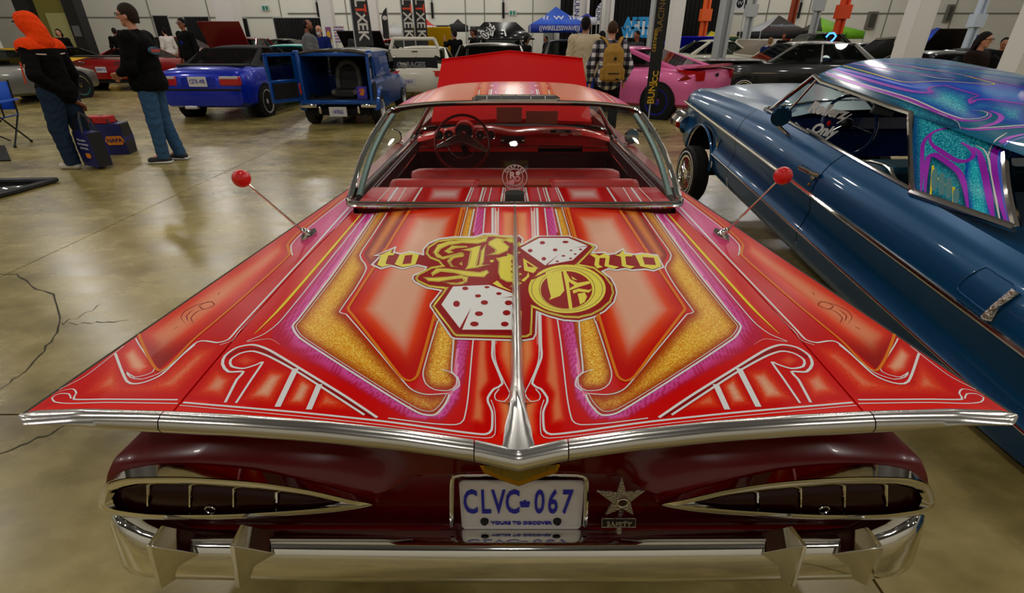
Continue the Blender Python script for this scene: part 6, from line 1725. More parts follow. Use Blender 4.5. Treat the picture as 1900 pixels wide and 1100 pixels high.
hb_ = bpy.data.objects.new('raised_hood', None); COL.objects.link(hb_); hb_.parent = bm_; hb_.rotation_euler = (0, 0, PI)
p1, p2, p3, p4 = at_y(868, 74, 17.6), at_y(992, 74, 17.6), at_y(957, 43, 18.2), at_y(898, 43, 18.2)
MB().add([wm(bm_).inverted() @ q for q in (p1, p2, p3, p4)], [(0, 1, 2, 3)]).build('hood_panel', paint('black_hood', C(16, 16, 17), .25), bm_, thick=.04)
for (xa, xb) in ((913, 916), (938, 934)):
    qa, qb, qc, qd = at_y(xa - 1, 67, 17.55), at_y(xa + 2, 67, 17.55), at_y(xb + 1.5, 47, 18.0), at_y(xb - 1, 47, 18.0)
    MB().add([wm(bm_).inverted() @ q for q in (qa, qb, qc, qd)], [(0, 1, 2, 3)]).build('hood_stripe', WHITEP, bm_, fix=False)
cq = at_y(904, 57, 17.6)
for bo_, mt_, dy_ in ((.035, WHITEP, 0), (.0, BLACK, -.02)):
    text_mesh('360', .36, mt_, bm_, wm(bm_).inverted() @ facing(cq + Vector((0, dy_, 0)), (0, -1, .4), (.75, 0, -.66)), 'hood_number', .004, sx=.8, bold=bo_)
for s in (-1, 1): MB().tube([(s * .80, 1.2, 1.16), (s * .88, 1.9, 1.0), (s * .86, 2.3, .75)], .06, 8).build('fender_stripe', pbr('orange_stripe2', C(214, 112, 30), .4), bm_)
simple('dark_hatchback', 'dark grey hatchback under the blue canopy tent', 1048, 20.6, PI, paint('dark_grey_paint', C(30, 30, 32), .3), zr=1.42)
simple('royal_blue_car', 'royal blue car with raised hood behind the thick white column', 1268, 24.0, PI, paint('royal_blue', C(10, 20, 190), .3), hood=(1.1, .6), zr=1.4)
ws = simple('white_sedan', 'white classic sedan with its long lid raised behind the pink car', 1335, 20.2, -PI / 2 + .1, paint('ivory', C(206, 202, 186), .35), zr=1.42, zt=.98, L=4.6)
q = [at_y(1362, 101, 19.4), at_y(1398, 105, 19.4), at_y(1436, 77, 19.4), at_y(1368, 75, 20.5)]
IV = MATS['ivory']
MB().add([wm(ws).inverted() @ k for k in q], [(0, 1, 2, 3)]).build('raised_lid', pbr('lid_lining', C(120, 108, 92), .6), ws, thick=.04)
for a, b in ((0, 1), (1, 2), (2, 3), (3, 0)): MB().tube([wm(ws).inverted() @ q[a], wm(ws).inverted() @ q[b]], .045, 6).build('lid_edge', IV, ws)
for a, b in ((0, 2), (1, 3)): MB().tube([wm(ws).inverted() @ q[a], wm(ws).inverted() @ q[b]], .02, 6).build('lid_brace', pbr('brace', C(150, 138, 120), .6), ws)
bk = gcar('black_classic', 'glossy black classic sedan with silver roof behind the blue hood', (at_y(1482, 120, 14.3).x, 14.3), PI / 2 - .1, [(-2.7, .85, .4, .80), (-2.6, .95, .32, .92), (-1.6, .98, .26, .96), (1.2, .98, .26, .96), (2.3, .95, .3, .92), (2.65, .85, .36, .8)],
     dict(zb=.96, zr=1.40, yw0=1.1, yw1=.45, yr1=-1.0, yr0=-1.5, wb=.80, wt=.62, mid=-.2), (-1.6, 1.6), MATS['black_gloss'], paint('silver_roof', C(150, 148, 146), .25, .6), rim=CHROME, white=True)
MB().grid([[(x, y, 1.0 + .02 * (1 - x * x)) for x in np.linspace(-.85, .85, 7)] for y in (1.15, 1.8, 2.5)]).build('silver_hood', MATS['silver_roof'], bk, thick=.02)
for s in (-1, 1):
    MB().tube([(s * .99, -2.5, .72), (s * .99, 2.4, .72)], .012, 6).build('side_moulding', CHROME, bk)
    bx(bk, 'head_lamp_pair', (s * .65, 2.66, .74), (.36, .06, .18), pbr('lamp_grey', C(170, 172, 176), .25), .02)
simple('black_suv', 'black off-roader with blue lit gear behind the silver roofed sedan', 1505, 22.5, PI / 2, paint('satin_black', C(8, 8, 9), .5), zr=1.66, zt=1.15)
op = simple('black_open_coupe', 'black coupe with steep raised lid beside the broad white column', 1586, 17.2, PI * .5, MATS['black_gloss'], zr=1.35)
q = [at_y(1572, 108, 16.2), at_y(1650, 108, 16.2), at_y(1662, 70, 16.2), at_y(1626, 73, 16.2)]
MB().add([wm(op).inverted() @ k for k in q], [(0, 1, 2, 3)]).build('raised_lid', BLACK, op, thick=.05)
MB().tube([wm(op).inverted() @ q[3], wm(op).inverted() @ q[2]], .03, 6).build('lid_edge', CHROME_B, op)
simple('red_show_truck', 'red car with raised lid right behind the broad white column', 1705, 21.5, PI, paint('scarlet', C(196, 20, 16), .35), BLACK, zr=1.3, hood=(1.1, .9), hood_col=BLACK)
ob = simple('bronze_striped_coupe', 'black coupe with bronze and cream hood stripes beside long haired woman', 1772, 10.7, PI, MATS['black_gloss'], zr=1.25, zt=.88)
for x, m in ((-.25, pbr('bronze', C(170, 84, 36), .4)), (-.1, pbr('cream', C(206, 190, 160), .4))): bx(ob, 'hood_stripe', (x, 1.3, .90), (.12, 1.2, .02), m)
gq = simple('lime_kart', 'small lime green car below the far blue canopy', 1815, 16.5, PI, paint('lime', C(110, 190, 20), .35), BLACK, zr=1.2, zt=.8, L=3.2)
# ================================================================== people: one continuous body surface each, clothes as children
def prim_d(P, pr):
    k = pr[0]
    if k == 'c':
        a, b, ra, rb = np.array(pr[1]), np.array(pr[2]), pr[3], pr[4]
        ba = b - a; h = np.clip(((P - a) @ ba) / (ba @ ba + 1e-9), 0, 1)
        return np.linalg.norm(P - a - h[:, None] * ba, axis=1) - (ra + (rb - ra) * h)
    if k == 'e':
        q = P - np.array(pr[1]); r = np.array(pr[2])
        k0 = np.linalg.norm(q / r, axis=1); k1 = np.linalg.norm(q / (r * r), axis=1) + 1e-9
        return k0 * (k0 - 1) / k1
    if k == 'b':
        q = np.abs(P - np.array(pr[1])) - np.array(pr[2]) + pr[3]
        return np.linalg.norm(np.maximum(q, 0), axis=1) + np.minimum(q.max(1), 0) - pr[3]
def sdf(P, prims, k, cuts=(), wrinkle=0.0):
    d = prim_d(P, prims[0])
    for p in prims[1:]:
        e = prim_d(P, p); h = np.clip(.5 + .5 * (d - e) / k, 0, 1)
        d = d * (1 - h) + e * h - k * h * (1 - h)
        d = np.where(np.isfinite(d), d, e)
    if wrinkle:
        d = d + wrinkle * np.sin(P[:, 2] * 60 + 9 * np.sin(P[:, 0] * 13 + P[:, 1] * 7)) * np.sin(P[:, 0] * 21 + P[:, 2] * 9)
    for o, n in cuts:
        d = np.maximum(d, (P - np.array(o)) @ np.array(n))
    return d
def nets(prims, h, k=.03, cuts=(), wrinkle=0.0):
    lo = np.full(3, 1e9); hi = -lo
    for p in prims:
        if p[0] == 'c':
            for q, r in ((p[1], p[3]), (p[2], p[4])): lo = np.minimum(lo, np.array(q) - r); hi = np.maximum(hi, np.array(q) + r)
        else:
            lo = np.minimum(lo, np.array(p[1]) - np.array(p[2])); hi = np.maximum(hi, np.array(p[1]) + np.array(p[2]))
    lo -= 4 * h; hi += 4 * h
    f = 3; H = h * f
    nC = np.ceil((hi - lo) / H).astype(int) + 1
    g = [lo[i] + H * (np.arange(nC[i]) + (f - 1) / (2 * f)) for i in range(3)]
    PC = np.stack(np.meshgrid(*g, indexing='ij'), -1).reshape(-1, 3)
    VC = sdf(PC, prims, k, cuts, wrinkle).reshape(nC)
    V = VC.repeat(f, 0).repeat(f, 1).repeat(f, 2)
    idx = np.argwhere(np.abs(V) < H * 1.6)
    V[tuple(idx.T)] = sdf(lo + h * idx, prims, k, cuts, wrinkle)
    S = V < 0
    c = np.zeros(tuple(s - 1 for s in V.shape), int)
    for a in (0, 1):
        for b in (0, 1):
            for d in (0, 1): c += S[a:S.shape[0] - 1 + a, b:S.shape[1] - 1 + b, d:S.shape[2] - 1 + d]
    m = (c > 0) & (c < 8)
    cells = np.argwhere(m); ids = np.full(m.shape, -1); ids[m] = np.arange(len(cells))
    acc = np.zeros((len(cells), 3)); cnt = np.zeros(len(cells))
    cor = [np.array(q) for q in ((0,0,0),(1,0,0),(0,1,0),(1,1,0),(0,0,1),(1,0,1),(0,1,1),(1,1,1))]
    for i in range(8):
        for j in range(i + 1, 8):
            if np.abs(cor[i] - cor[j]).sum() != 1: continue
            va = V[tuple((cells + cor[i]).T)]; vb = V[tuple((cells + cor[j]).T)]
            x = (va < 0) != (vb < 0)
            t = np.where(x, va / (va - vb + 1e-12), 0)
            acc[x] += (cor[i] + (cor[j] - cor[i]) * t[:, None])[x]; cnt[x] += 1
    verts = lo + h * (cells + acc / np.maximum(cnt, 1)[:, None])
    faces = []
    for ax in range(3):
        sl0 = [slice(None)] * 3; sl1 = [slice(None)] * 3; sl0[ax] = slice(0, -1); sl1[ax] = slice(1, None)
        A, Bv = S[tuple(sl0)], S[tuple(sl1)]
        e = np.argwhere(A != Bv); o1, o2 = [k_ for k_ in range(3) if k_ != ax]
        e = e[(e[:, o1] > 0) & (e[:, o2] > 0) & (e[:, o1] < m.shape[o1]) & (e[:, o2] < m.shape[o2])]
        d1 = np.zeros(3, int); d1[o1] = 1; d2 = np.zeros(3, int); d2[o2] = 1
        q = np.stack([ids[tuple((e - d1 - d2).T)], ids[tuple((e - d2).T)], ids[tuple(e.T)], ids[tuple((e - d1).T)]], 1)
        flip = A[tuple(e.T)] ^ (ax == 1)
        q = np.where(flip[:, None], q, q[:, ::-1])
        faces.append(q[(q >= 0).all(1)])
    return verts, np.concatenate(faces)
def sdf_part(name, prims, mat, parent, h, k=.03, cuts=(), wrinkle=0.0, scale=1.0):
    v, f = nets(prims, h, k, cuts, wrinkle)
    me = bpy.data.meshes.new(name); me.from_pydata((v * scale).tolist(), [], f.tolist()); me.materials.append(mat); me.shade_smooth()
    o = bpy.data.objects.new(name, me); COL.objects.link(o); o.parent = parent
    return o
SKIN = {n: pbr('skin_' + n, c, .5, noise=tuple(x * .88 for x in c), nscale=14) for n, c in (('light', C(196, 134, 104)), ('mid', C(160, 100, 70)), ('tan', C(134, 78, 50)), ('dark', C(92, 54, 38)))}
def cloth(n, c): return pbr('cloth_' + n, c, .85, spec=.08, bump=.25, nscale=30, noise=tuple(min(.9, x * 1.25 + .001) for x in c))
EYE = pbr('eye_dark', (.01, .008, .006), .2)
LIP = pbr('lips', C(130, 64, 56), .5)
J0 = dict(pel=(0, 0, .95), spi=(0, .01, 1.14), che=(0, .0, 1.33), nec=(0, -.02, 1.47), head=(0, .02, 1.655),
          sh=(.185, -.01, 1.42), el=(.25, -.03, 1.13), wr=(.26, .05, .88), hip=(.095, 0, .92), kn=(.115, .02, .50), an=(.115, -.03, .09))
def person(label, loc, yaw, height, top, legs, skin='light', hair='short', hairc=C(28, 18, 12), pose=None, h=.018, shoes=C(20, 20, 20), topk='shirt', bulk=1.0, face=True, sleeve=True, top_low=.86, fingers=False, legw=1.0, tilt=0.0):
    t = thing('person', label, 'person', loc, (0, 0, yaw)); sc = height / 1.78
    J = {}
    for k, v in J0.items():
        if k in ('sh', 'el', 'wr', 'hip', 'kn', 'an'):
            J['l' + k] = np.array((-v[0], v[1], v[2])); J['r' + k] = np.array(v)
        else: J[k] = np.array(v)
    for k, v in (pose or {}).items(): J[k] = np.array(v, float)
    hd = J['head']; dh = hd - np.array(J0['head'])
    def hp(x, y, z): 
        y2 = (y - .02) * math.cos(tilt) + (z - 1.655) * math.sin(tilt); z2 = (z - 1.655) * math.cos(tilt) - (y - .02) * math.sin(tilt)
        return hd + np.array((x, y2, z2))
    B_ = bulk
    body = [('c', J['pel'], J['spi'], .125, .115), ('c', J['spi'], J['che'], .115, .13), ('c', J['che'], J['nec'], .11, .055), ('c', J['nec'], hp(0, 0, 1.58), .052, .05),
            ('e', hp(0, .012, 1.672), (.074, .094, .108)), ('c', hp(0, .03, 1.605), hp(0, .062, 1.583), .052, .034), ('c', hp(0, .10, 1.672), hp(0, .116, 1.640), .010, .015),
            ('e', hp(.077, -.005, 1.65), (.012, .022, .03)), ('e', hp(-.077, -.005, 1.65), (.012, .022, .03))]
    for s in 'lr':
        sg = -1 if s == 'l' else 1
        sh, el, wr = J[s + 'sh'], J[s + 'el'], J[s + 'wr']
        body += [('c', J['che'] + np.array((sg * .07, 0, .07)), sh, .07, .06), ('c', sh, el, .052, .04), ('c', el, wr, .04, .027)]
        hip, kn, an = J[s + 'hip'], J[s + 'kn'], J[s + 'an']
        body += [('c', J['pel'] + np.array((sg * .06, 0, 0)), hip, .10, .09), ('c', hip, kn, .082, .055), ('c', kn, an, .052, .036), ('c', an, an + np.array((sg * .01, .14, -.045)), .04, .03)]
        d = (wr - el) / np.linalg.norm(wr - el); sd = np.array((0, 1.0, 0)) - d * d[1]; sd /= np.linalg.norm(sd) + 1e-6
        nn = np.cross(d, sd)
        pe = wr + d * .085
        body += [('c', wr, pe + sd * .018, .026, .020), ('c', wr, pe - sd * .022, .026, .020)]
        curl = nn * (-.03 if s == 'l' else .03)
        for i, (off, ln) in enumerate(((.030, .070), (.010, .080), (-.011, .075), (-.030, .058))):
            b0 = pe + sd * off; b1 = b0 + d * ln * .5 + curl * .3; b2 = b1 + d * ln * .35 + curl
            body += [('c', b0, b1, .0095, .0085), ('c', b1, b2, .0085, .0075)]
        tb = wr + d * .03 + sd * .03; body += [('c', tb, tb + d * .035 + sd * .025 + curl * .3, .013, .010), ('c', tb + d * .035 + sd * .025 + curl * .3, tb + d * .065 + sd * .025 + curl * .7, .010, .008)]
    sdf_part('body', body, SKIN[skin], t, h, .012 if h < .012 else .02, scale=sc)
    # trousers
    tr = []
    for s in 'lr':
        sg = -1 if s == 'l' else 1
        hip, kn, an = J[s + 'hip'], J[s + 'kn'], J[s + 'an']
        tr += [('c', J['pel'] + np.array((sg * .05, 0, .02)), hip, .125, .115 * legw), ('c', hip, kn, .108 * legw, .082 * legw), ('c', kn, an + np.array((0, 0, .0)), .080 * legw, .072 * legw)]
    sdf_part('trousers', tr, legs, t, h, .025, wrinkle=.004, cuts=[((0, 0, .055), (0, 0, -1)), ((0, 0, 1.05), (0, 0, 1))], scale=sc)
    # top
    tp = [('c', J['pel'] + np.array((0, 0, .0)), J['spi'], .165 * B_, .15 * B_), ('c', J['pel'] + np.array((-.05, 0, 0)), J['pel'] + np.array((.05, 0, 0)), .15 * B_, .15 * B_), ('c', J['spi'], J['che'], .15 * B_, .155 * B_), ('c', J['che'], J['nec'], .135, .07)]
    for s in 'lr':
        sg = -1 if s == 'l' else 1
        sh, el, wr = J[s + 'sh'], J[s + 'el'], J[s + 'wr']
        tp += [('c', J['che'] + np.array((sg * .07, 0, .06)), sh, .10 * B_, .085 * B_)]
        if sleeve: tp += [('c', sh, el, .078 * B_, .064 * B_), ('c', el, el + (wr - el) * .93, .064 * B_, .045)]
        else: tp += [('c', sh, sh + (el - sh) * .75, .08 * B_, .072 * B_)]
    low = top_low + (J['pel'][2] - .95)
    shirt = sdf_part(topk, tp, top, t, h, .03, wrinkle=.005, cuts=[((0, 0, low), (0, 0, -1)), (J['nec'] + np.array((0, .0, .055)), (0, .35, .94))], scale=sc)
    for s in 'lr':
        an = J[s + 'an']; sg = -1 if s == 'l' else 1
        sdf_part('shoe', [('c', an + np.array((0, -.035, -.045)), an + np.array((sg * .015, .15, -.055)), .052, .043), ('c', an + np.array((0, -.01, -.01)), an + np.array((0, .05, -.035)), .05, .045)], pbr('shoe_%d' % int(shoes[0] * 999), shoes, .6), t, max(h * .8, .008), .02, cuts=[((0, 0, .004), (0, 0, -1))], scale=sc)
    if hair:
        hc = pbr('hair_%d_%d' % (int(hairc[0] * 1e4), int(hairc[1] * 1e4)), hairc, .7, bump=.6, nscale=80, spec=.15)
        if hair == 'short':
            sdf_part('hair', [('e', hp(0, -.006, 1.688), (.084, .104, .108)), ('c', hp(0, -.05, 1.63), hp(0, -.055, 1.60), .06, .05)], hc, t, h * .8, .02, cuts=[(hp(0, .062, 1.712), (0, .75, -.66)), (hp(0, 0, 1.585), (0, 0, -1))], scale=sc)
        elif hair == 'crop':
            sdf_part('hair', [('e', hp(0, -.006, 1.684), (.079, .100, .103))], hc, t, h * .7, .02, cuts=[(hp(0, .06, 1.712), (0, .75, -.66)), (hp(0, 0, 1.61), (0, 0, -1))], scale=sc)
        elif hair == 'bald':
            sdf_part('hair_fringe', [('e', hp(0, -.006, 1.675), (.079, .100, .10))], hc, t, h * .7, .02, cuts=[(hp(0, .02, 1.68), (0, .9, .44)), (hp(0, 0, 1.59), (0, 0, -1))], scale=sc)
        elif hair == 'long':
            sdf_part('hair', [('e', hp(0, -.008, 1.69), (.088, .106, .108)), ('c', hp(-.06, -.03, 1.64), hp(-.09, -.03, 1.40), .045, .05), ('c', hp(.06, -.03, 1.64), hp(.09, -.03, 1.40), .045, .05), ('c', hp(0, -.07, 1.64), hp(0, -.10, 1.30), .07, .07)], hc, t, h * .8, .03, cuts=[(hp(0, .068, 1.715), (0, .8, -.6))], scale=sc)
    if face:
        for x in (-.031, .031): MB().ball(hp(x, .092, 1.676) * sc, .011 * sc, 8, 6).build('eye', EYE, t)
        MB().ball(hp(0, .086, 1.606) * sc, .026 * sc, 8, 6, (1, .35, .22)).build('mouth', LIP, t)
        t['_'] = 0; del t['_']
    return t, (lambda x, y, z: hp(x, y, z) * sc), sc, J
def glasses(t, hp, dark=False):
    G_ = BLACK
    for x in (-.034, .034):
        MB().tube([hp(x + .026 * math.cos(a), .108, 1.676 + .017 * math.sin(a)) for a in np.linspace(0, 2 * math.pi, 12, endpoint=False)], .0035, 5, closed=True).build('glasses_rim', G_, t)
        MB().tube([hp(math.copysign(.06, x), .106, 1.68), hp(math.copysign(.082, x), .0, 1.672)], .0035, 5).build('glasses_arm', G_, t)
    MB().tube([hp(-.01, .11, 1.68), hp(.01, .11, 1.68)], .0035, 5).build('glasses_bridge', G_, t)
def beard(t, hp, h, sc, c):
    sdf_part('beard', [(('c'), hp(0, .045, 1.60) / sc, hp(0, .066, 1.575) / sc, .058, .042)], pbr('beard_%d' % int(c[0] * 1e4), c, .8), t, h * .7, .02, cuts=[(hp(0, 0, 1.628) / sc, (0, 0, 1))], scale=sc)

JEAN = cloth('denim', C(48, 76, 106)); JEAND = cloth('dark_denim', C(30, 44, 62)); BLKC = cloth('black', C(11, 11, 12)); GRYC = cloth('grey', C(98, 98, 98)); DKG = cloth('dark_grey', C(48, 50, 50))
# --- hooded man with bag (foreground left)
f1 = at_z(162, 309, 0)
bag_at = at_z(184, 304, 0.03)
_M1 = Matrix.Translation((f1.x, f1.y, 0)) @ Matrix.Rotation(math.radians(84), 4, 'Z')
_hw = _M1.inverted() @ Vector((bag_at.x - .02, bag_at.y + .03, 0.80)) / (1.74 / 1.78)
_hw = tuple(_hw)
hz1 = at_y(60, 16, f1.y).z
ho, hpf, sc1, J1_ = person('person in orange hood and black jacket holding a blue shopping bag', (f1.x, f1.y, 0), math.radians(84), 1.74, cloth('jacket_black', C(12, 11, 12)), JEAND, 'tan', None, pose=dict(lel=(-.30, -.10, 1.14), lwr=_hw, lan=(-.13, .05, .09), lkn=(-.13, .06, .5), ran=(.12, -.10, .09), rkn=(.12, .0, .5), head=(0, .05, 1.645)), h=.008, shoes=C(196, 190, 176), topk='jacket', bulk=1.12, legw=1.2, top_low=.80)
ORG = cloth('orange', C(224, 62, 12))
sdf_part('hood', [('e', np.array((0, .03, 1.685)), (.108, .135, .135)), ('c', np.array((0, .12, 1.745)), np.array((0, .165, 1.74)), .055, .03), ('c', np.array((0, -.05, 1.60)), np.array((0, -.04, 1.50)), .10, .13)], ORG, ho, .008, .05, cuts=[((0, .115, 1.66), (0, .93, -.36))], wrinkle=.004, scale=sc1)
sdf_part('orange_yoke', [('c', np.array((-.17, -.01, 1.425)), np.array((.17, -.01, 1.425)), .115, .115), ('c', np.array((0, 0, 1.40)), np.array((0, -.01, 1.50)), .175, .10)], ORG, ho, .009, .05, cuts=[((0, 0, 1.385), (0, -.25, -.97))], wrinkle=.003, scale=sc1)
MB().tube([(sc1 * .185 * math.cos(a) * 1.42, sc1 * (.135 * math.sin(a) - .01), sc1 * (1.385 + .03 * math.sin(a))) for a in np.linspace(0, 2 * math.pi, 28, endpoint=False)], .007, 6, closed=True).build('white_piping', pbr('piping', C(214, 190, 176), .7), ho)
sdf_part('cap_brim', [('e', np.array((0, .16, 1.705)), (.06, .06, .012))], BLKC, ho, .008, .01, scale=sc1)
for (a, b, c_) in (((-.345, -.03, 1.28), (-.335, .02, 1.05), C(200, 60, 20)), ((-.34, -.06, 1.26), (-.345, -.07, 1.12), C(150, 120, 90))):
    MB().tube([Vector(a) * sc1, Vector(b) * sc1], .012, 6, flat=.4).build('sleeve_print', pbr('print_%d' % int(c_[0] * 999), c_, .7), ho)
# --- man in black sweatshirt
f2 = at_z(322, 299, 0)
mn, hpm, sc2, _ = person('person in black sweatshirt and blue jeans standing with hands together', (f2.x, f2.y, 0), math.radians(97), 1.86, cloth('sweat_black', C(9, 9, 10)), JEAN, 'light', 'short', C(40, 28, 20), pose=dict(lel=(-.27, .02, 1.13), lwr=(-.10, .24, 1.06), rel=(.27, .02, 1.13), rwr=(.10, .26, 1.04), lan=(-.10, .05, .09), ran=(.10, -.06, .09), pel=(0, .0, .95)), h=.008, shoes=C(22, 22, 26), topk='sweatshirt', bulk=1.16, legw=.98)
glasses(mn, hpm)
for s in (-1, 1): MB().box((s * .105 * sc2, .06 * s * -1 + .05, .018), (.105, .30, .028)).build('shoe_sole', pbr('sole_white', C(210, 208, 204), .6), mn, bevel=.01)
Bk = facing((-.05 * sc2, -.205 * sc2, 1.30 * sc2), (0, -1, .0))
MB().prism(ell(0, 0, .11, .045, 20), lambda u, v, t: Bk @ Vector((u, v, t)), -.03, .004).build('back_print', pbr('print_teal', C(40, 76, 92), .7), mn)
text_mesh('SPEED', .055, pbr('print_red', C(170, 50, 44), .7), mn, Bk @ Matrix.Translation((0, 0, .005)), 'back_lettering', .001) if False else MB().prism([(-.10, -.012), (.10, -.02), (.10, .014), (-.10, .02)], lambda u, v, t: Bk @ Vector((u, v, t)), 0, .007).build('back_print', pbr('print_red', C(170, 50, 44), .7), mn)
# --- everyone further back
def crowd(label, px, ptop, Y, yaw, top, legs, **k):
    p = at_y(px, ptop, Y)
    return person(label, (p.x, Y, 0), yaw, max(1.5, min(1.98, p.z)), top, legs, **k)
NAVY = cloth('navy', C(20, 30, 84)); CREAM = cloth('cream_corduroy', C(176, 160, 134)); WHT = cloth('white', C(196, 190, 184)); BRN = cloth('dark_brown', C(30, 20, 17))
crowd('person with long dark hair in black jacket before the tall doorway', 106, 54, 20.8, math.radians(200), BLKC, JEAND, skin='light', hair='long', h=.022, topk='jacket')
crowd('person in dark plaid half hidden behind the orange hood', 72, 50, 21.7, math.radians(190), cloth('dark_teal', C(20, 34, 44)), JEAND, skin='tan', hair='short', h=.024)
crowd('person in black jacket with pale shoulder stripes by the white wall', 210, 52, 22.6, math.radians(20), BLKC, JEAN, skin='mid', h=.022, topk='jacket')
crowd('person in black standing beside the striped jacket by white wall', 220, 56, 23.4, math.radians(-30), BLKC, BLKC, skin='mid', h=.024)
crowd('person in white shirt with a camera near the black drape', 303, 52, 22.2, math.radians(60), WHT, cloth('khaki', C(120, 108, 84)), skin='light', hairc=C(16, 14, 13), h=.022)
g_, hpg, _, _ = crowd('person in dark blazer over bright blue shirt wearing glasses', 334, 33, 15.8, math.radians(160), BLKC, BLKC, skin='tan', hairc=C(14, 10, 9), h=.016, topk='blazer')
glasses(g_, hpg)
MB().prism([(-.05, 1.42), (.05, 1.42), (.04, 1.1), (-.01, 1.0)], lambda u, v, t: (u, .165 + t, v), -.03, .008).build('shirt_front', cloth('bright_blue', C(24, 50, 190)), g_)
g_, hpg, s_, _ = crowd('bald bearded person in grey printed T-shirt leaning beside the van', 568, 37, 13.6, math.radians(-70), GRYC, BLKC, skin='tan', hair='bald', hairc=C(30, 22, 18), h=.014, sleeve=False, tilt=.25, pose=dict(lel=(-.25, .05, 1.14), lwr=(-.18, .25, 1.05)), topk='t_shirt', bulk=1.15)
beard(g_, hpg, .016, s_, C(14, 10, 8))
MB().prism([(-.09, 1.20), (.02, 1.18), (.05, 1.40), (-.05, 1.42)], lambda u, v, t: (u, -.175 + t, v), -.012, .02).build('back_print', pbr('print_cream', C(170, 150, 130), .7), g_)
g_, hpg, s_, _ = crowd('person with white goatee in blue zip jacket facing the bald man', 590, 47, 15.5, math.radians(172), NAVY, BLKC, skin='light', hair='bald', hairc=C(150, 140, 132), h=.015, topk='zip_jacket', bulk=1.15)
beard(g_, hpg, .016, s_, C(180, 172, 164)); glasses(g_, hpg)
crowd('person in dark grey jacket and beanie seen from behind near tall flags', 659, 53, 17.0, 0.1, DKG, BLKC, skin='mid', hairc=C(18, 18, 17), h=.02, topk='jacket')
crowd('person in black lifting a hand beside the yellow raised hood', 843, 56, 18.25, math.radians(30), BLKC, BLKC, skin='mid', hairc=C(14, 10, 8), h=.018, pose=dict(lel=(-.30, .12, 1.30), lwr=(-.26, .26, 1.52)), topk='jacket')
g_, hpg, s_, _ = crowd('person in black with dark brown cap facing the yellow hood', 879, 51, 16, math.radians(78), BLKC, BLKC, skin='tan', hairc=C(40, 26, 22), h=.018, topk='jacket')
sdf_part('cap', [('e', hpg(0, -.002, 1.71) / s_, (.09, .108, .085)), ('e', hpg(0, .13, 1.70) / s_, (.06, .07, .012))], pbr('cap_brown', C(44, 28, 26), .8), g_, .014, .02, cuts=[(hpg(0, 0, 1.685) / s_, (0, 0, -1))], scale=s_)
crowd('person with curly dark hair beside the orange fender stripe', 977, 66, 15.8, math.radians(-60), BLKC, BLKC, skin='dark', hairc=C(18, 12, 10), h=.022)
crowd('person in dark clothes just left of the blue tent leg', 967, 63, 22.3, math.radians(180), BLKC, BLKC, skin='tan', h=.024)
crowd('person in black shirt under the blue canopy tent', 1013, 67, 23.35, math.radians(100), BLKC, BLKC, skin='tan', hair='crop', h=.024)
crowd('person in blue cap behind the yellow hood', 815, 62, 23.8, math.radians(180), cloth('forest', C(24, 40, 34)), BLKC, skin='light', hairc=C(60, 80, 120), h=.024)
crowd('person in cream corduroy jacket seen from behind beside plaid shirt', 1088, 31, 9.8, math.radians(-12), CREAM, cloth('royal_denim', C(30, 50, 140)), skin='mid', hairc=C(14, 9, 8), h=.012, topk='jacket', bulk=1.22, top_low=.72, pose=dict(rel=(.28, -.03, 1.12), rwr=(.27, .03, .84)))
# plaid shirt with backpack
def plaid():
    m = bpy.data.materials.new('plaid_cloth'); m.use_nodes = True; nt = m.node_tree; b = nt.nodes['Principled BSDF']
    tc = nt.nodes.new('ShaderNodeTexCoord'); mp = nt.nodes.new('ShaderNodeSeparateXYZ'); nt.links.new(tc.outputs['Object'], mp.inputs[0])
    outs = []
    for ax in ('X', 'Z'):
        mu = nt.nodes.new('ShaderNodeMath'); mu.operation = 'MULTIPLY'; mu.inputs[1].default_value = 8.5; nt.links.new(mp.outputs[ax], mu.inputs[0])
        fr_ = nt.nodes.new('ShaderNodeMath'); fr_.operation = 'FRACT'; nt.links.new(mu.outputs[0], fr_.inputs[0])
        gt_ = nt.nodes.new('ShaderNodeMath'); gt_.operation = 'GREATER_THAN'; gt_.inputs[1].default_value = .5; nt.links.new(fr_.outputs[0], gt_.inputs[0]); outs.append(gt_)
    ad = nt.nodes.new('ShaderNodeMath'); nt.links.new(outs[0].outputs[0], ad.inputs[0]); nt.links.new(outs[1].outputs[0], ad.inputs[1])
    hf = nt.nodes.new('ShaderNodeMath'); hf.operation = 'MULTIPLY'; hf.inputs[1].default_value = .5; nt.links.new(ad.outputs[0], hf.inputs[0])
    r = nt.nodes.new('ShaderNodeValToRGB'); r.color_ramp.interpolation = 'CONSTANT'; e = r.color_ramp.elements
    e[0].color = (*C(12, 12, 16), 1); e[1].position = .3; e[1].color = (*C(80, 76, 90), 1); k = e.new(.8); k.color = (*C(206, 200, 200), 1)
    nt.links.new(hf.outputs[0], r.inputs[0]); nt.links.new(r.outputs[0], b.inputs['Base Color']); b.inputs['Roughness'].default_value = .9
    return m
g_, hpg, s_, _ = crowd('person in black and white plaid shirt wearing a tan backpack', 1138, 39, 8.6, math.radians(-6), plaid(), BLKC, skin='light', hair='crop', hairc=C(60, 40, 28), h=.011, topk='plaid_shirt', bulk=1.16, top_low=.78, pose=dict(lel=(-.30, -.0, 1.14), lwr=(-.30, .04, .88), rel=(.31, .0, 1.14), rwr=(.27, .12, .92)))
bpk = thing('backpack', 'tan canvas backpack worn over the plaid shirt', 'backpack', (g_.location.x, g_.location.y - .21, 0))
TAN = cloth('tan_canvas', C(150, 112, 52))
sdf_part('pack_body', [('b', np.array((0, -.06, 1.13)), (.15, .10, .23), .07), ('e', np.array((0, -.05, 1.33)), (.12, .09, .10))], TAN, bpk, .011, .05, wrinkle=.003)
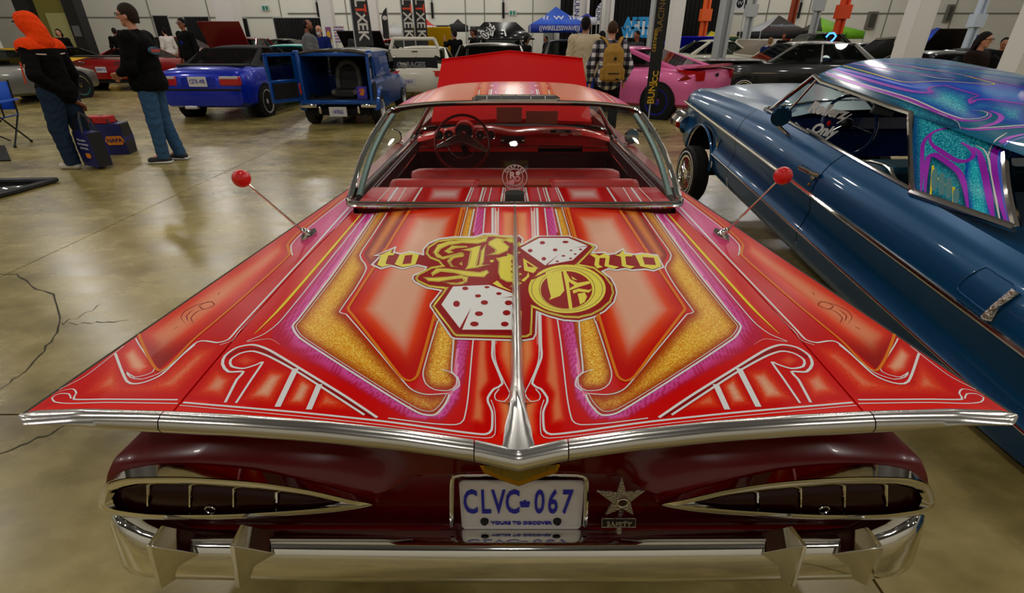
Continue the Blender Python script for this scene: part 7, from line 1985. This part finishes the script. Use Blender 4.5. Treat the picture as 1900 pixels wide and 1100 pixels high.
sdf_part('front_pocket', [('b', np.array((0, -.155, 1.04)), (.12, .035, .12), .03)], TAN, bpk, .011, .02)
for s in (-1, 1):
    MB().tube([(s * .05, -.02, 1.36), (s * .11, .08, 1.47), (s * .15, .16, 1.51), (s * .15, .30, 1.49)], .03, 8, flat=.35).build('shoulder_strap', TAN, bpk)
    sdf_part('side_pocket', [('b', np.array((s * .15, -.06, 1.0)), (.035, .07, .09), .03)], TAN, bpk, .012, .02)
MB().box((0, -.197, 1.02), (.17, .012, .012)).build('pocket_zip', BLACK, bpk); MB().prism([(0, .03), (.025, 0), (0, -.03), (-.025, 0)], lambda u, v, t: (u + .01, -.165 + t, 1.22 + v), -.01, .01).build('patch', BLACK, bpk); MB().box((.06, -.19, .94), (.05, .012, .025)).build('label_patch', BLACK, bpk)
crowd('person with dark hair half hidden between cream jacket and plaid shirt', 1118, 58, 11.5, math.radians(-20), BLKC, BLKC, skin='tan', hair='short', hairc=C(12, 10, 10), h=.02)
crowd('person in dark grey vest looking down beside the club banner', 1183, 57, 14.5, math.radians(120), DKG, BLKC, skin='tan', hair='crop', hairc=C(14, 10, 8), h=.018, topk='vest', tilt=.2)
crowd('person in navy jersey bending over near the white raised lid', 1428, 84, 16.5, math.radians(-30), NAVY, BLKC, skin='light', hairc=C(120, 90, 60), h=.02, tilt=.3)
crowd('person in black hoodie under the brown tent', 1456, 62, 24.3, math.radians(160), BLKC, BLKC, skin='tan', hairc=C(90, 30, 16), h=.022)
g_, hpg, s_, _ = crowd('person with long dark hair and glasses clasping hands beside column', 1832, 60, 8.2, math.radians(205), BRN, BLKC, skin='light', hair='long', hairc=C(20, 12, 10), h=.012, topk='cardigan', pose=dict(lel=(-.26, .02, 1.12), lwr=(-.10, .26, 1.18), rel=(.26, .02, 1.12), rwr=(.08, .27, 1.2)), bulk=1.15)
glasses(g_, hpg)
crowd('person in black jacket behind the long haired woman', 1868, 70, 11.5, math.radians(150), BLKC, BLKC, skin='mid', hairc=C(12, 10, 10), h=.02, topk='jacket')
# ================================================================== bags, chair, flags, tents, signs
NV = pbr('bag_navy', C(14, 20, 92), .45); NVD = pbr('bag_black', C(10, 10, 18), .5)
OGL = pbr('logo_orange', C(226, 130, 20), .5); WTX = pbr('print_white', C(206, 206, 214), .5)
def tote(label, loc, yaw, w, d, h, handle, lean=0.0):
    t = thing('tote_bag', label, 'bag', loc, (lean, 0, yaw))
    MB().loft([[(-w / 2, -d / 2, 0), (w / 2, -d / 2, 0), (w / 2, d / 2, 0), (-w / 2, d / 2, 0)], [(-w * .52, -d * .55, h * .5), (w * .52, -d * .55, h * .5), (w * .52, d * .55, h * .5), (-w * .52, d * .55, h * .5)], [(-w / 2, -d / 2, h), (w / 2, -d / 2, h), (w / 2, d / 2, h), (-w / 2, d / 2, h)]]).build('bag_body', NV, t, sharp=60)
    for s in (-1, 1): MB().box((s * (w * .505), 0, h * .5), (.012, d * .9, h * .98)).build('side_gusset', NVD, t)
    for y in (-d / 2, d / 2): MB().tube([(-w * .28, y, h - .03), (-w * .2, y * .6, h + handle * .7), (0, 0, h + handle), (w * .2, y * .6, h + handle * .7), (w * .28, y, h - .03)], .014, 6, flat=.35).build('handle', NVD, t)
    return t
hand = ho.matrix_basis @ Vector((-.25 * sc1, .02 * sc1, .80 * sc1))
b1 = at_y(178, 300, f1.y - .32)
t1 = tote('navy shopping bag with white slogan hanging from the hooded man', (bag_at.x + .04, bag_at.y - .06, .03), math.radians(-28), .34, .17, .42, .23)
Mt = facing((.0, -.098, .26), (0, -1, 0))
for i, s in enumerate(('More parts.', 'How you want', 'them done.')): text_mesh(s, .042, WTX, t1, Mt @ Matrix.Translation((.03, .07 - .05 * i, 0)), 'slogan', .001)
MB().prism([(-.06, 0), (-.04, .03), (.04, .03), (.06, 0), (.04, -.03), (-.04, -.03)], lambda u, v, t: Mt @ Vector((u + .06, v - .12, t)), -.004, .002).build('logo', OGL, t1)
g2 = at_z(212, 284, 0)
t2 = tote('navy shopping bag standing on the floor with red box inside', (g2.x, g2.y, 0), math.radians(12), .50, .28, .42, .10)
M2 = facing((.14, -.158, .20), (0, -1, 0))
MB().prism([(-.12, 0), (-.09, .06), (.09, .06), (.12, 0), (.09, -.06), (-.09, -.06)], lambda u, v, t: M2 @ Vector((u, v, t)), -.006, .002).build('logo', OGL, t2)
text_mesh('NAPA', .075, NV, t2, M2 @ Matrix.Translation((0, 0, .003)), 'logo_lettering', .001, bold=.002)
rb_ = thing('red_box', 'bright red carton sticking out of the standing navy bag', 'box', (g2.x - .03, g2.y, .425))
MB().box((0, 0, .045), (.30, .2, .09)).build('carton', pbr('carton_red', C(190, 24, 24), .5), rb_, bevel=.006)
MB().box((0, 0, .092), (.28, .18, .004)).build('carton_lid', MATS['carton_red'], rb_)
# folding chair at the left edge
c0 = at_z(16, 270, 0)
ch = thing('folding_chair', 'black folding camp chair with bright blue fabric at the silver car', 'chair', (c0.x - .05, c0.y, 0), (0, 0, .3))
CB = pbr('chair_blue', C(16, 80, 190), .7); CK = pbr('chair_frame', C(12, 12, 13), .4, .5)
for s in (-1, 1):
    MB().tube([(s * .24, -.24, .02), (s * .22, .24, .44)], .012, 8).build('leg', CK, ch); MB().tube([(s * .24, .24, .02), (s * .22, -.24, .44)], .012, 8).build('leg', CK, ch)
    MB().tube([(s * .26, -.22, .44), (s * .27, -.2, .64)], .012, 8).build('arm_post', CK, ch); MB().box((s * .27, 0, .65), (.07, .5, .02)).build('arm_rest', CB, ch)
    MB().tube([(s * .22, .24, .44), (s * .24, .30, .92)], .012, 8).build('back_post', CK, ch)
    for y in (-.24, .24): MB().ball((s * .24, y, .016), .022, 8, 6).build('foot', CK, ch)
MB().tube([(-.22, -.24, .10), (.22, -.24, .40)], .01, 6).build('front_brace', CK, ch); MB().tube([(.22, -.24, .10), (-.22, -.24, .40)], .01, 6).build('front_brace', CK, ch)
MB().grid([[(x, y, .44 - .05 * (1 - (x / .24) ** 2)) for x in np.linspace(-.24, .24, 7)] for y in (-.24, 0, .24)]).build('seat', CB, ch, thick=.008)
MB().grid([[(x, .26 + .04 * k - .0, .50 + .40 * k) for x in np.linspace(-.23, .23, 5)] for k in (0, .5, 1)]).build('backrest', CB, ch, thick=.008)
# floor tray / frame at the left edge
fr1 = thing('floor_mirror_frame', 'black framed display mirror lying flat on the concrete', 'mirror', tuple(at_z(20, 352, 0)))
pts = [at_z(-70, 340, 0), at_z(106, 338, 0), at_z(20, 362, 0), at_z(-70, 385, 0)]
base = fr1.location
FK = pbr('frame_black', C(20, 20, 22), .4)
for a, b in ((0, 1), (1, 2), (2, 3), (3, 0)):
    p, q_ = pts[a] - base, pts[b] - base
    MB().tube([p + Vector((0, 0, .03)), q_ + Vector((0, 0, .03))], .04, 6, flat=.7).build('frame_bar', FK, fr1)
MB().add([p - base + Vector((0, 0, .012)) for p in pts], [(0, 1, 2, 3)]).build('mirror_glass', pbr('mirror_silver', (.6, .6, .6), .05, .95), fr1, thick=.004)
gm = thing('rubber_mat', 'black rubber mat corner under the camp chair', 'mat', tuple(at_z(4, 290, 0)))
q_ = [at_z(-40, 272, 0), at_z(10, 272, 0), at_z(21, 299, 0), at_z(-40, 301, 0)]
MB().prism([(p.x - gm.location.x, p.y - gm.location.y) for p in q_], lambda u, v, t: (u, v, t), .001, .02).build('mat_sheet', pbr('mat_black', C(18, 18, 18), .9), gm)
MB().lathe([(.012, 0), (.02, 0)], 10, Matrix.Translation((.0, -.05, .021)) @ Matrix.Rotation(math.pi / 2, 4, 'Y')).build('mat_eyelet', CHROME, gm)
# feather flags
FLB = pbr('flag_black', C(38, 36, 36), .8); FLR = pbr('flag_red', C(206, 60, 30), .7); FLW = pbr('flag_white', C(196, 190, 182), .7)
def feather(label, pb, pt, Y, w, mat, letters=None, tipround=False):
    a, b = at_y(*pb, Y), at_y(*pt, Y)
    t = thing('feather_flag', label, 'flag', (a.x, Y, 0))
    zl, zh = a.z, b.z
    if tipround: poly = [(0, zl), (w, zl), (w, zh - w * .2), (w * .9, zh), (w * .4, zh - w * .5), (0, zh - w * 1.3)]
    else: poly = [(0, zl), (w, zl), (w * .86, zh), (w * .05, zh)]
    MB().prism(poly, lambda u, v, q: (u, q, v), -.006, .006).build('flag_cloth', mat, t)
    px = w if tipround else 0
    MB().tube([(px, 0, 0), (px, 0, zh)], .02, 6).build('pole', CG, t)
    MB().lathe([(.001, 0), (.15, 0), (.15, .03), (.001, .04)], 16, Matrix.Rotation(-math.pi / 2, 4, 'Y')).build('ground_base', BLACK, t)
    for ch_, py, m, sz in letters or []:
        z = at_y(pb[0], py, Y).z
        text_mesh(ch_, sz, m, t, facing((w * .5, -.01, z), (0, -1, 0), (1, 0, .0)), 'flag_letter', .002, bold=sz * .02)
    return t
feather('tall black flag with red T and white letters behind the van', (660, 85), (628, -60), 15.8, .52, FLB, [('L', 4, FLW, .42), ('T', 18, FLR, .42), ('X', 33, FLW, .40), ('E', 49, FLW, .40), ('K', 66, FLW, .40)])
feather('wide black flag with red T and white X behind the white hatchback', (750, 85), (748, -60), 18.0, .36, FLB, [('L', 2, FLW, .40), ('T', 16, FLR, .40), ('X', 31, FLW, .38), ('E', 46, FLW, .38), ('K', 63, FLW, .38)])
feather('black flag twin side angled beside the wide black flag', (772, 85), (771, -60), 18.45, .42, FLB, [('L', 2, FLW, .40), ('T', 16, FLR, .40), ('X', 31, FLW, .38), ('E', 46, FLW, .38), ('K', 63, FLW, .38)])
ff = feather('small black feather flag with skull emblem beside the slim column', (712, 72), (712, 14), 27.4, .30, pbr('flag_black2', C(26, 25, 26), .8), tipround=True)
p = at_y(718, 33, 27.4); MB().prism(ell(0, 0, .12, .10, 12), lambda u, v, q: (u + .16, -.012 + q, p.z + v), -.004, .004).build('flag_emblem', FLW, ff)
feather('white feather flag with navy and red lettering beside the black curtain', (1063, 45), (1068, -20), 28.5, .30, pbr('flag_white2', C(200, 198, 200), .7), [('ULINE', 18, pbr('flag_navy', C(30, 34, 90), .7), .34)], False)
feather('second white feather flag with rounded tip beside steel post', (1104, 45), (1106, 5), 28.5, .24, pbr('flag_white2', (0, 0, 0)), [('ULINE', 24, MATS['flag_navy'], .26)], True)
# hanging black and gold banner in front of the pink car
YV = 9.3
pb_, pt_ = at_y(1207, 192, YV), at_y(1238, -30, YV)
vb_ = thing('vertical_banner', 'narrow black banner with gold lettering standing by the pink car', 'banner', (pb_.x, YV, 0))
zt_ = pt_.z; z0 = pb_.z
MB().box((0, 0, (z0 + zt_) / 2), (.20, .012, zt_ - z0)).build('banner_cloth', pbr('banner_black', C(12, 11, 10), .8), vb_)
GO = pbr('banner_gold', C(206, 160, 20), .6)
text_mesh('BUNI', .16, GO, vb_, facing((.0, -.008, at_y(1210, 172, YV).z), (0, -1, 0), (-1, 0, 0)), 'banner_lettering', .001, bold=.003)
text_mesh('ECC', .13, GO, vb_, facing((.03, -.008, at_y(1214, 146, YV).z), (0, -1, 0), (-1, 0, 0)), 'banner_lettering', .001, bold=.003)
text_mesh('CERTIFIED', .075, GO, vb_, facing((-.05, -.008, at_y(1225, 75, YV).z), (0, -1, 0), (-1, 0, 0)), 'banner_lettering', .001)
text_mesh('RACING', .14, pbr('banner_bronze', C(120, 90, 24), .6), vb_, facing((.0, -.008, at_y(1235, 25, YV).z), (0, -1, 0), (-1, 0, 0)), 'banner_lettering', .001)
MB().tube([(0, .02, 0), (0, .02, zt_)], .012, 6).build('banner_pole', CG, vb_)
MB().box((0, .02, .012), (.3, .25, .024)).build('banner_base', BLACK, vb_)
# tents
def tent(label, pa, pb, peak, Y, dep, roofm, valm, legz=None, logo=None, vtext=None, tm=WTX, side=None):
    a, b, k = at_y(*pa, Y), at_y(*pb, Y), at_y(*peak, Y)
    cx_ = (a.x + b.x) / 2; w = (b.x - a.x) / 2
    t = thing('canopy_tent', label, 'tent', (cx_, Y + dep / 2, 0))
    ze = a.z; zp = k.z; vh = pa[2] if len(pa) > 2 else .3
    c4 = [Vector((-w, -dep / 2, ze)), Vector((w, -dep / 2, ze)), Vector((w, dep / 2, ze)), Vector((-w, dep / 2, ze))]; apx = Vector((k.x - cx_, 0, zp))
    for i in range(4):
        m_ = (c4[i] + c4[(i + 1) % 4]) / 2
        s1 = c4[i].lerp(apx, .5) - Vector((0, 0, .06)); s2 = c4[(i + 1) % 4].lerp(apx, .5) - Vector((0, 0, .06))
        MB().add([c4[i], c4[(i + 1) % 4], s2, s1, apx], [(0, 1, 2, 3), (3, 2, 4)]).build('roof_panel', side if (side and i == 3) else roofm, t, thick=.01)
        MB().add([c4[i], c4[(i + 1) % 4], c4[(i + 1) % 4] - Vector((0, 0, .3)), c4[i] - Vector((0, 0, .3))], [(0, 1, 2, 3)]).build('valance', valm, t, thick=.01)
        MB().tube([(c4[i].x, c4[i].y, 0), (c4[i].x, c4[i].y, ze)], .022, 6).build('tent_leg', CG, t)
    if vtext: text_mesh(vtext, .24, tm, t, facing((0, -dep / 2 - .02, ze - .15), (0, -1, 0)), 'valance_lettering', .001, sx=.85, bold=.004)
    if logo:
        n_ = Vector((0, -(zp - ze), dep / 2)).normalized()
        for s_, ox, sz in logo: text_mesh(s_, sz, tm, t, facing((ox, -dep / 2 * .55 - .04, ze + (zp - ze) * .36), n_), 'roof_logo', .001, bold=.01)
    return t
BT = pbr('tent_blue', C(10, 84, 206), .6); BTD = pbr('tent_blue_valance', C(8, 44, 150), .6)
tent('bright blue canopy tent with white wave logo over the dark hatchback', (984, 45), (1093, 45), (1036, 9), 23.5, 2.6, BT, BTD, logo=[('((', -.55, .42), ('W', 0, .42), ('))', .55, .42)], vtext='((WIRELESSWAVE))')
tent('dark royal blue canopy tent behind the cream jacket', (1070, 32), (1108, 32), (1094, 23), 26.4, 1.6, pbr('tent_royal', C(18, 24, 170), .6), WTX)
tent('dark brown canopy tent with white side panel', (1412, 58), (1504, 58), (1472, 26), 25.0, 2.6, pbr('tent_brown', C(46, 30, 28), .7), pbr('tent_black', C(16, 15, 18), .7), logo=[('rotiform', .1, .34)], tm=pbr('tent_grey_print', C(120, 130, 140), .6), side=pbr('tent_white_side', C(170, 172, 176), .6))
tent('lime green canopy tent with dark round logo', (1526, 58), (1606, 58), (1552, 30), 24.5, 2.4, pbr('tent_lime', C(124, 196, 16), .6), pbr('tent_lime_valance', C(104, 176, 14), .6), logo=[('D', .1, .36)], vtext='fuel', tm=pbr('tent_dark_print', C(24, 40, 10), .6), side=pbr('tent_dark_green', C(36, 46, 24), .6))
tent('far blue canopy tent with pale print right of broad column', (1750, 66), (1824, 72), (1776, 50), 24, 2.2, pbr('tent_blue2', C(10, 70, 200), .6), MATS['tent_blue2'], vtext='live', tm=pbr('pale_print', C(170, 200, 180), .6))
tent('small black canopy tent with white print at the far wall', (833, 46), (864, 46), (847, 34), 28, 1.4, pbr('tent_black2', C(22, 24, 26), .7), MATS['tent_black2'])
tent('small white canopy tent behind the black feather flag', (702, 57), (746, 57), (726, 40), 29, 1.6, pbr('tent_white', C(206, 206, 206), .6), MATS['tent_white'])
tent('small red canopy tent behind the wide black flag', (778, 47), (803, 47), (786, 33), 27, 1.2, pbr('tent_red', C(214, 30, 20), .6), WTX)
tent('yellow and green canopy behind the grey channel post', (1308, 68), (1374, 68), (1332, 57), 26.5, 1.8, pbr('tent_yellow', C(220, 200, 20), .6), pbr('tent_green', C(20, 60, 40), .6), side=pbr('tent_green2', C(20, 80, 60), .6))
# signs and boards
def board(name, label, cat, pa, pb, Y, mat, posts=True):
    a, b = at_y(*pa, Y), at_y(*pb, Y)
    t = thing(name, label, cat, ((a.x + b.x) / 2, Y, 0))
    MB().box((0, 0, (a.z + b.z) / 2), (b.x - a.x, .03, a.z - b.z)).build('panel', mat, t)
    if posts:
        for s in (-1, 1): MB().tube([(s * (b.x - a.x) * .45, .03, 0), (s * (b.x - a.x) * .45, .03, a.z)], .02, 6).build('post', CG, t)
    return t, ((a.x + b.x) / 2, (a.z + b.z) / 2, b.x - a.x, a.z - b.z)
sbn, (cx_, cz_, w_, h_) = board('club_banner', 'white banner with bubbly blue lettering against the black curtain', 'banner', (1163, 39), (1222, 70), 22, pbr('banner_white', C(200, 204, 208), .6))
BL_ = pbr('banner_cyan', C(24, 140, 206), .6)
text_mesh('AFTR', .52, BL_, sbn, facing((-.22, -.02, cz_ + .20 - 0), (0, -1, 0)), 'banner_lettering', .001, bold=.03, sx=.9); text_mesh('WRLD', .46, BL_, sbn, facing((-.22, -.02, cz_ - .12), (0, -1, 0)), 'banner_lettering', .001, bold=.03, sx=.9)
text_mesh('Car Club', .18, BLACK, sbn, facing((.2, -.02, cz_ - .33), (0, -1, 0)), 'banner_lettering', .001)
pst, (cx_, cz_, w_, h_) = board('poster', 'purple and yellow poster beside the white column', 'poster', (603, 50), (617, 78), 22, pbr('poster_purple', C(130, 70, 120), .6))
MB().prism(ell(0, 0, w_ * .35, h_ * .25, 12), lambda u, v, q: (u, -.02 + q, cz_ + v), 0, .006).build('print', pbr('poster_yellow', C(206, 160, 30), .6), pst)
MB().box((0, -.018, cz_ - h_ * .4), (w_, .006, h_ * .18)).build('print', pbr('poster_lime', C(190, 190, 60), .6), pst)
lgb, (cx_, cz_, w_, h_) = board('backdrop_board', 'white step and repeat board dotted with red and blue logos', 'board', (618, 48), (642, 80), 22, pbr('board_white', C(196, 196, 200), .6))
for i in range(5):
    for j in range(6):
        MB().box((-w_ / 2 + w_ * (i + .5 + .2 * (j % 2)) / 5.4, -.018, cz_ - h_ / 2 + h_ * (j + .5) / 6), (.06, .006, .045)).build('printed_logo', pbr('dot_red', C(170, 40, 50), .6) if (i + j) % 2 else pbr('dot_blue', C(50, 70, 150), .6), lgb)
rl_, (cx_, cz_, w_, h_) = board('hanging_banner', 'dark hanging banner with white round logo beside weathered post', 'banner', (1362, -40), (1384, 16), 23, pbr('banner_dark', C(26, 26, 28), .7))
MB().box((.06, -.02, at_y(1374, 4, 22).z), (.36, .01, .42)).build('logo_panel', WTX, rl_)
MB().prism(ell(0, 0, .14, .17, 18), lambda u, v, q: (u + .06, -.03 + q, at_y(1374, 3, 22).z + v), 0, .006).build('round_logo', BLACK, rl_)
text_mesh('W', .2, WTX, rl_, facing((.06, -.032, at_y(1374, 3, 22).z), (0, -1, 0)), 'logo_letter', .001)
for px, py, lab in ((492, 15, 'green running-man exit sign high on the wall beyond the convertible'), (951, 24, 'green exit sign on the wall left of the blue canopy')):
    p = at_y(px, py, YB - .1)
    e = thing('exit_sign', lab, 'sign', (p.x, YB - .06, p.z))
    MB().box((0, 0, 0), (.42, .06, .26)).build('sign_box', pbr('sign_white', C(205, 205, 200), .5), e); 
    for s in (-1, 1): MB().box((s * .09, -.035, 0), (.13, .01, .2)).build('sign_green', pbr('sign_green_m', C(10, 130, 110), .5), e)
p = at_y(1017, 72, YB - .2)
ec = thing('electrical_cabinet', 'pale grey wall cabinet behind the blue canopy', 'cabinet', (p.x, YB - .16, 0))
MB().box((0, 0, .95), (.55, .25, 1.9)).build('cabinet_body', pbr('cab_grey', C(130, 136, 128), .5), ec, bevel=.01); MB().box((.2, -.13, 1.0), (.03, .02, .2)).build('cabinet_handle', BLACK, ec)
for px, py in ((1618, 38), (1762, 25)):
    p = at_y(px, py, YB - .2)
    v = thing('wall_speaker' if px < 1700 else 'wall_vent', 'grey box mounted on the wall right of the lime tent' if px < 1700 else 'slim grey vent on the wall above far blue tent', 'box', (p.x, YB - .13, p.z))
    MB().box((0, 0, 0), (.5 if px < 1700 else .3, .2, .9)).build('casing', pbr('box_grey', C(110, 108, 100), .6), v); MB().box((0, -.105, 0), (.36 if px < 1700 else .2, .01, .7)).build('grille', pbr('box_dark', C(70, 68, 62), .7), v)
# red rope stand near the black classic
rp = thing('rope_barrier', 'red rope barrier stand in front of the black classic sedan', 'barrier', (at_y(1412, 152, 10.6).x, 10.6, 0))
for dx in (-.45, .45):
    MB().tube([(dx - .12, 0, 0), (dx, 0, .62), (dx + .12, 0, 0)], .012, 6).build('stand_leg', pbr('rope_red', C(170, 14, 18), .5), rp)
MB().tube([(-.45, 0, .62), (-.2, 0, .54), (.2, 0, .54), (.45, 0, .62)], .015, 6).build('rope', MATS['rope_red'], rp)
# blue lit display gear
BLIT = pbr('blue_neon', C(20, 60, 255), .4, emit=(.05, .25, 1.0), estr=6.0)
ng = thing('neon_sign', 'glowing blue neon script sign behind the silver roofed sedan', 'sign', (at_y(1541, 72, 18.5).x, 18.5, 0))
zc2 = at_y(1541, 72, 18.5).z
MB().tube([(-.16, 0, zc2 + .05), (-.08, 0, zc2 + .16), (.06, 0, zc2 + .17), (.16, 0, zc2 + .08), (.1, 0, zc2 - .02), (.0, 0, zc2 - .12), (-.02, 0, zc2 - .2)], .028, 8).build('neon_tube', BLIT, ng)
MB().tube([(0, .04, 0), (0, .04, zc2 + .1)], .02, 6).build('sign_stand', BLACK, ng); MB().box((0, .04, .02), (.4, .4, .04)).build('sign_foot', BLACK, ng)
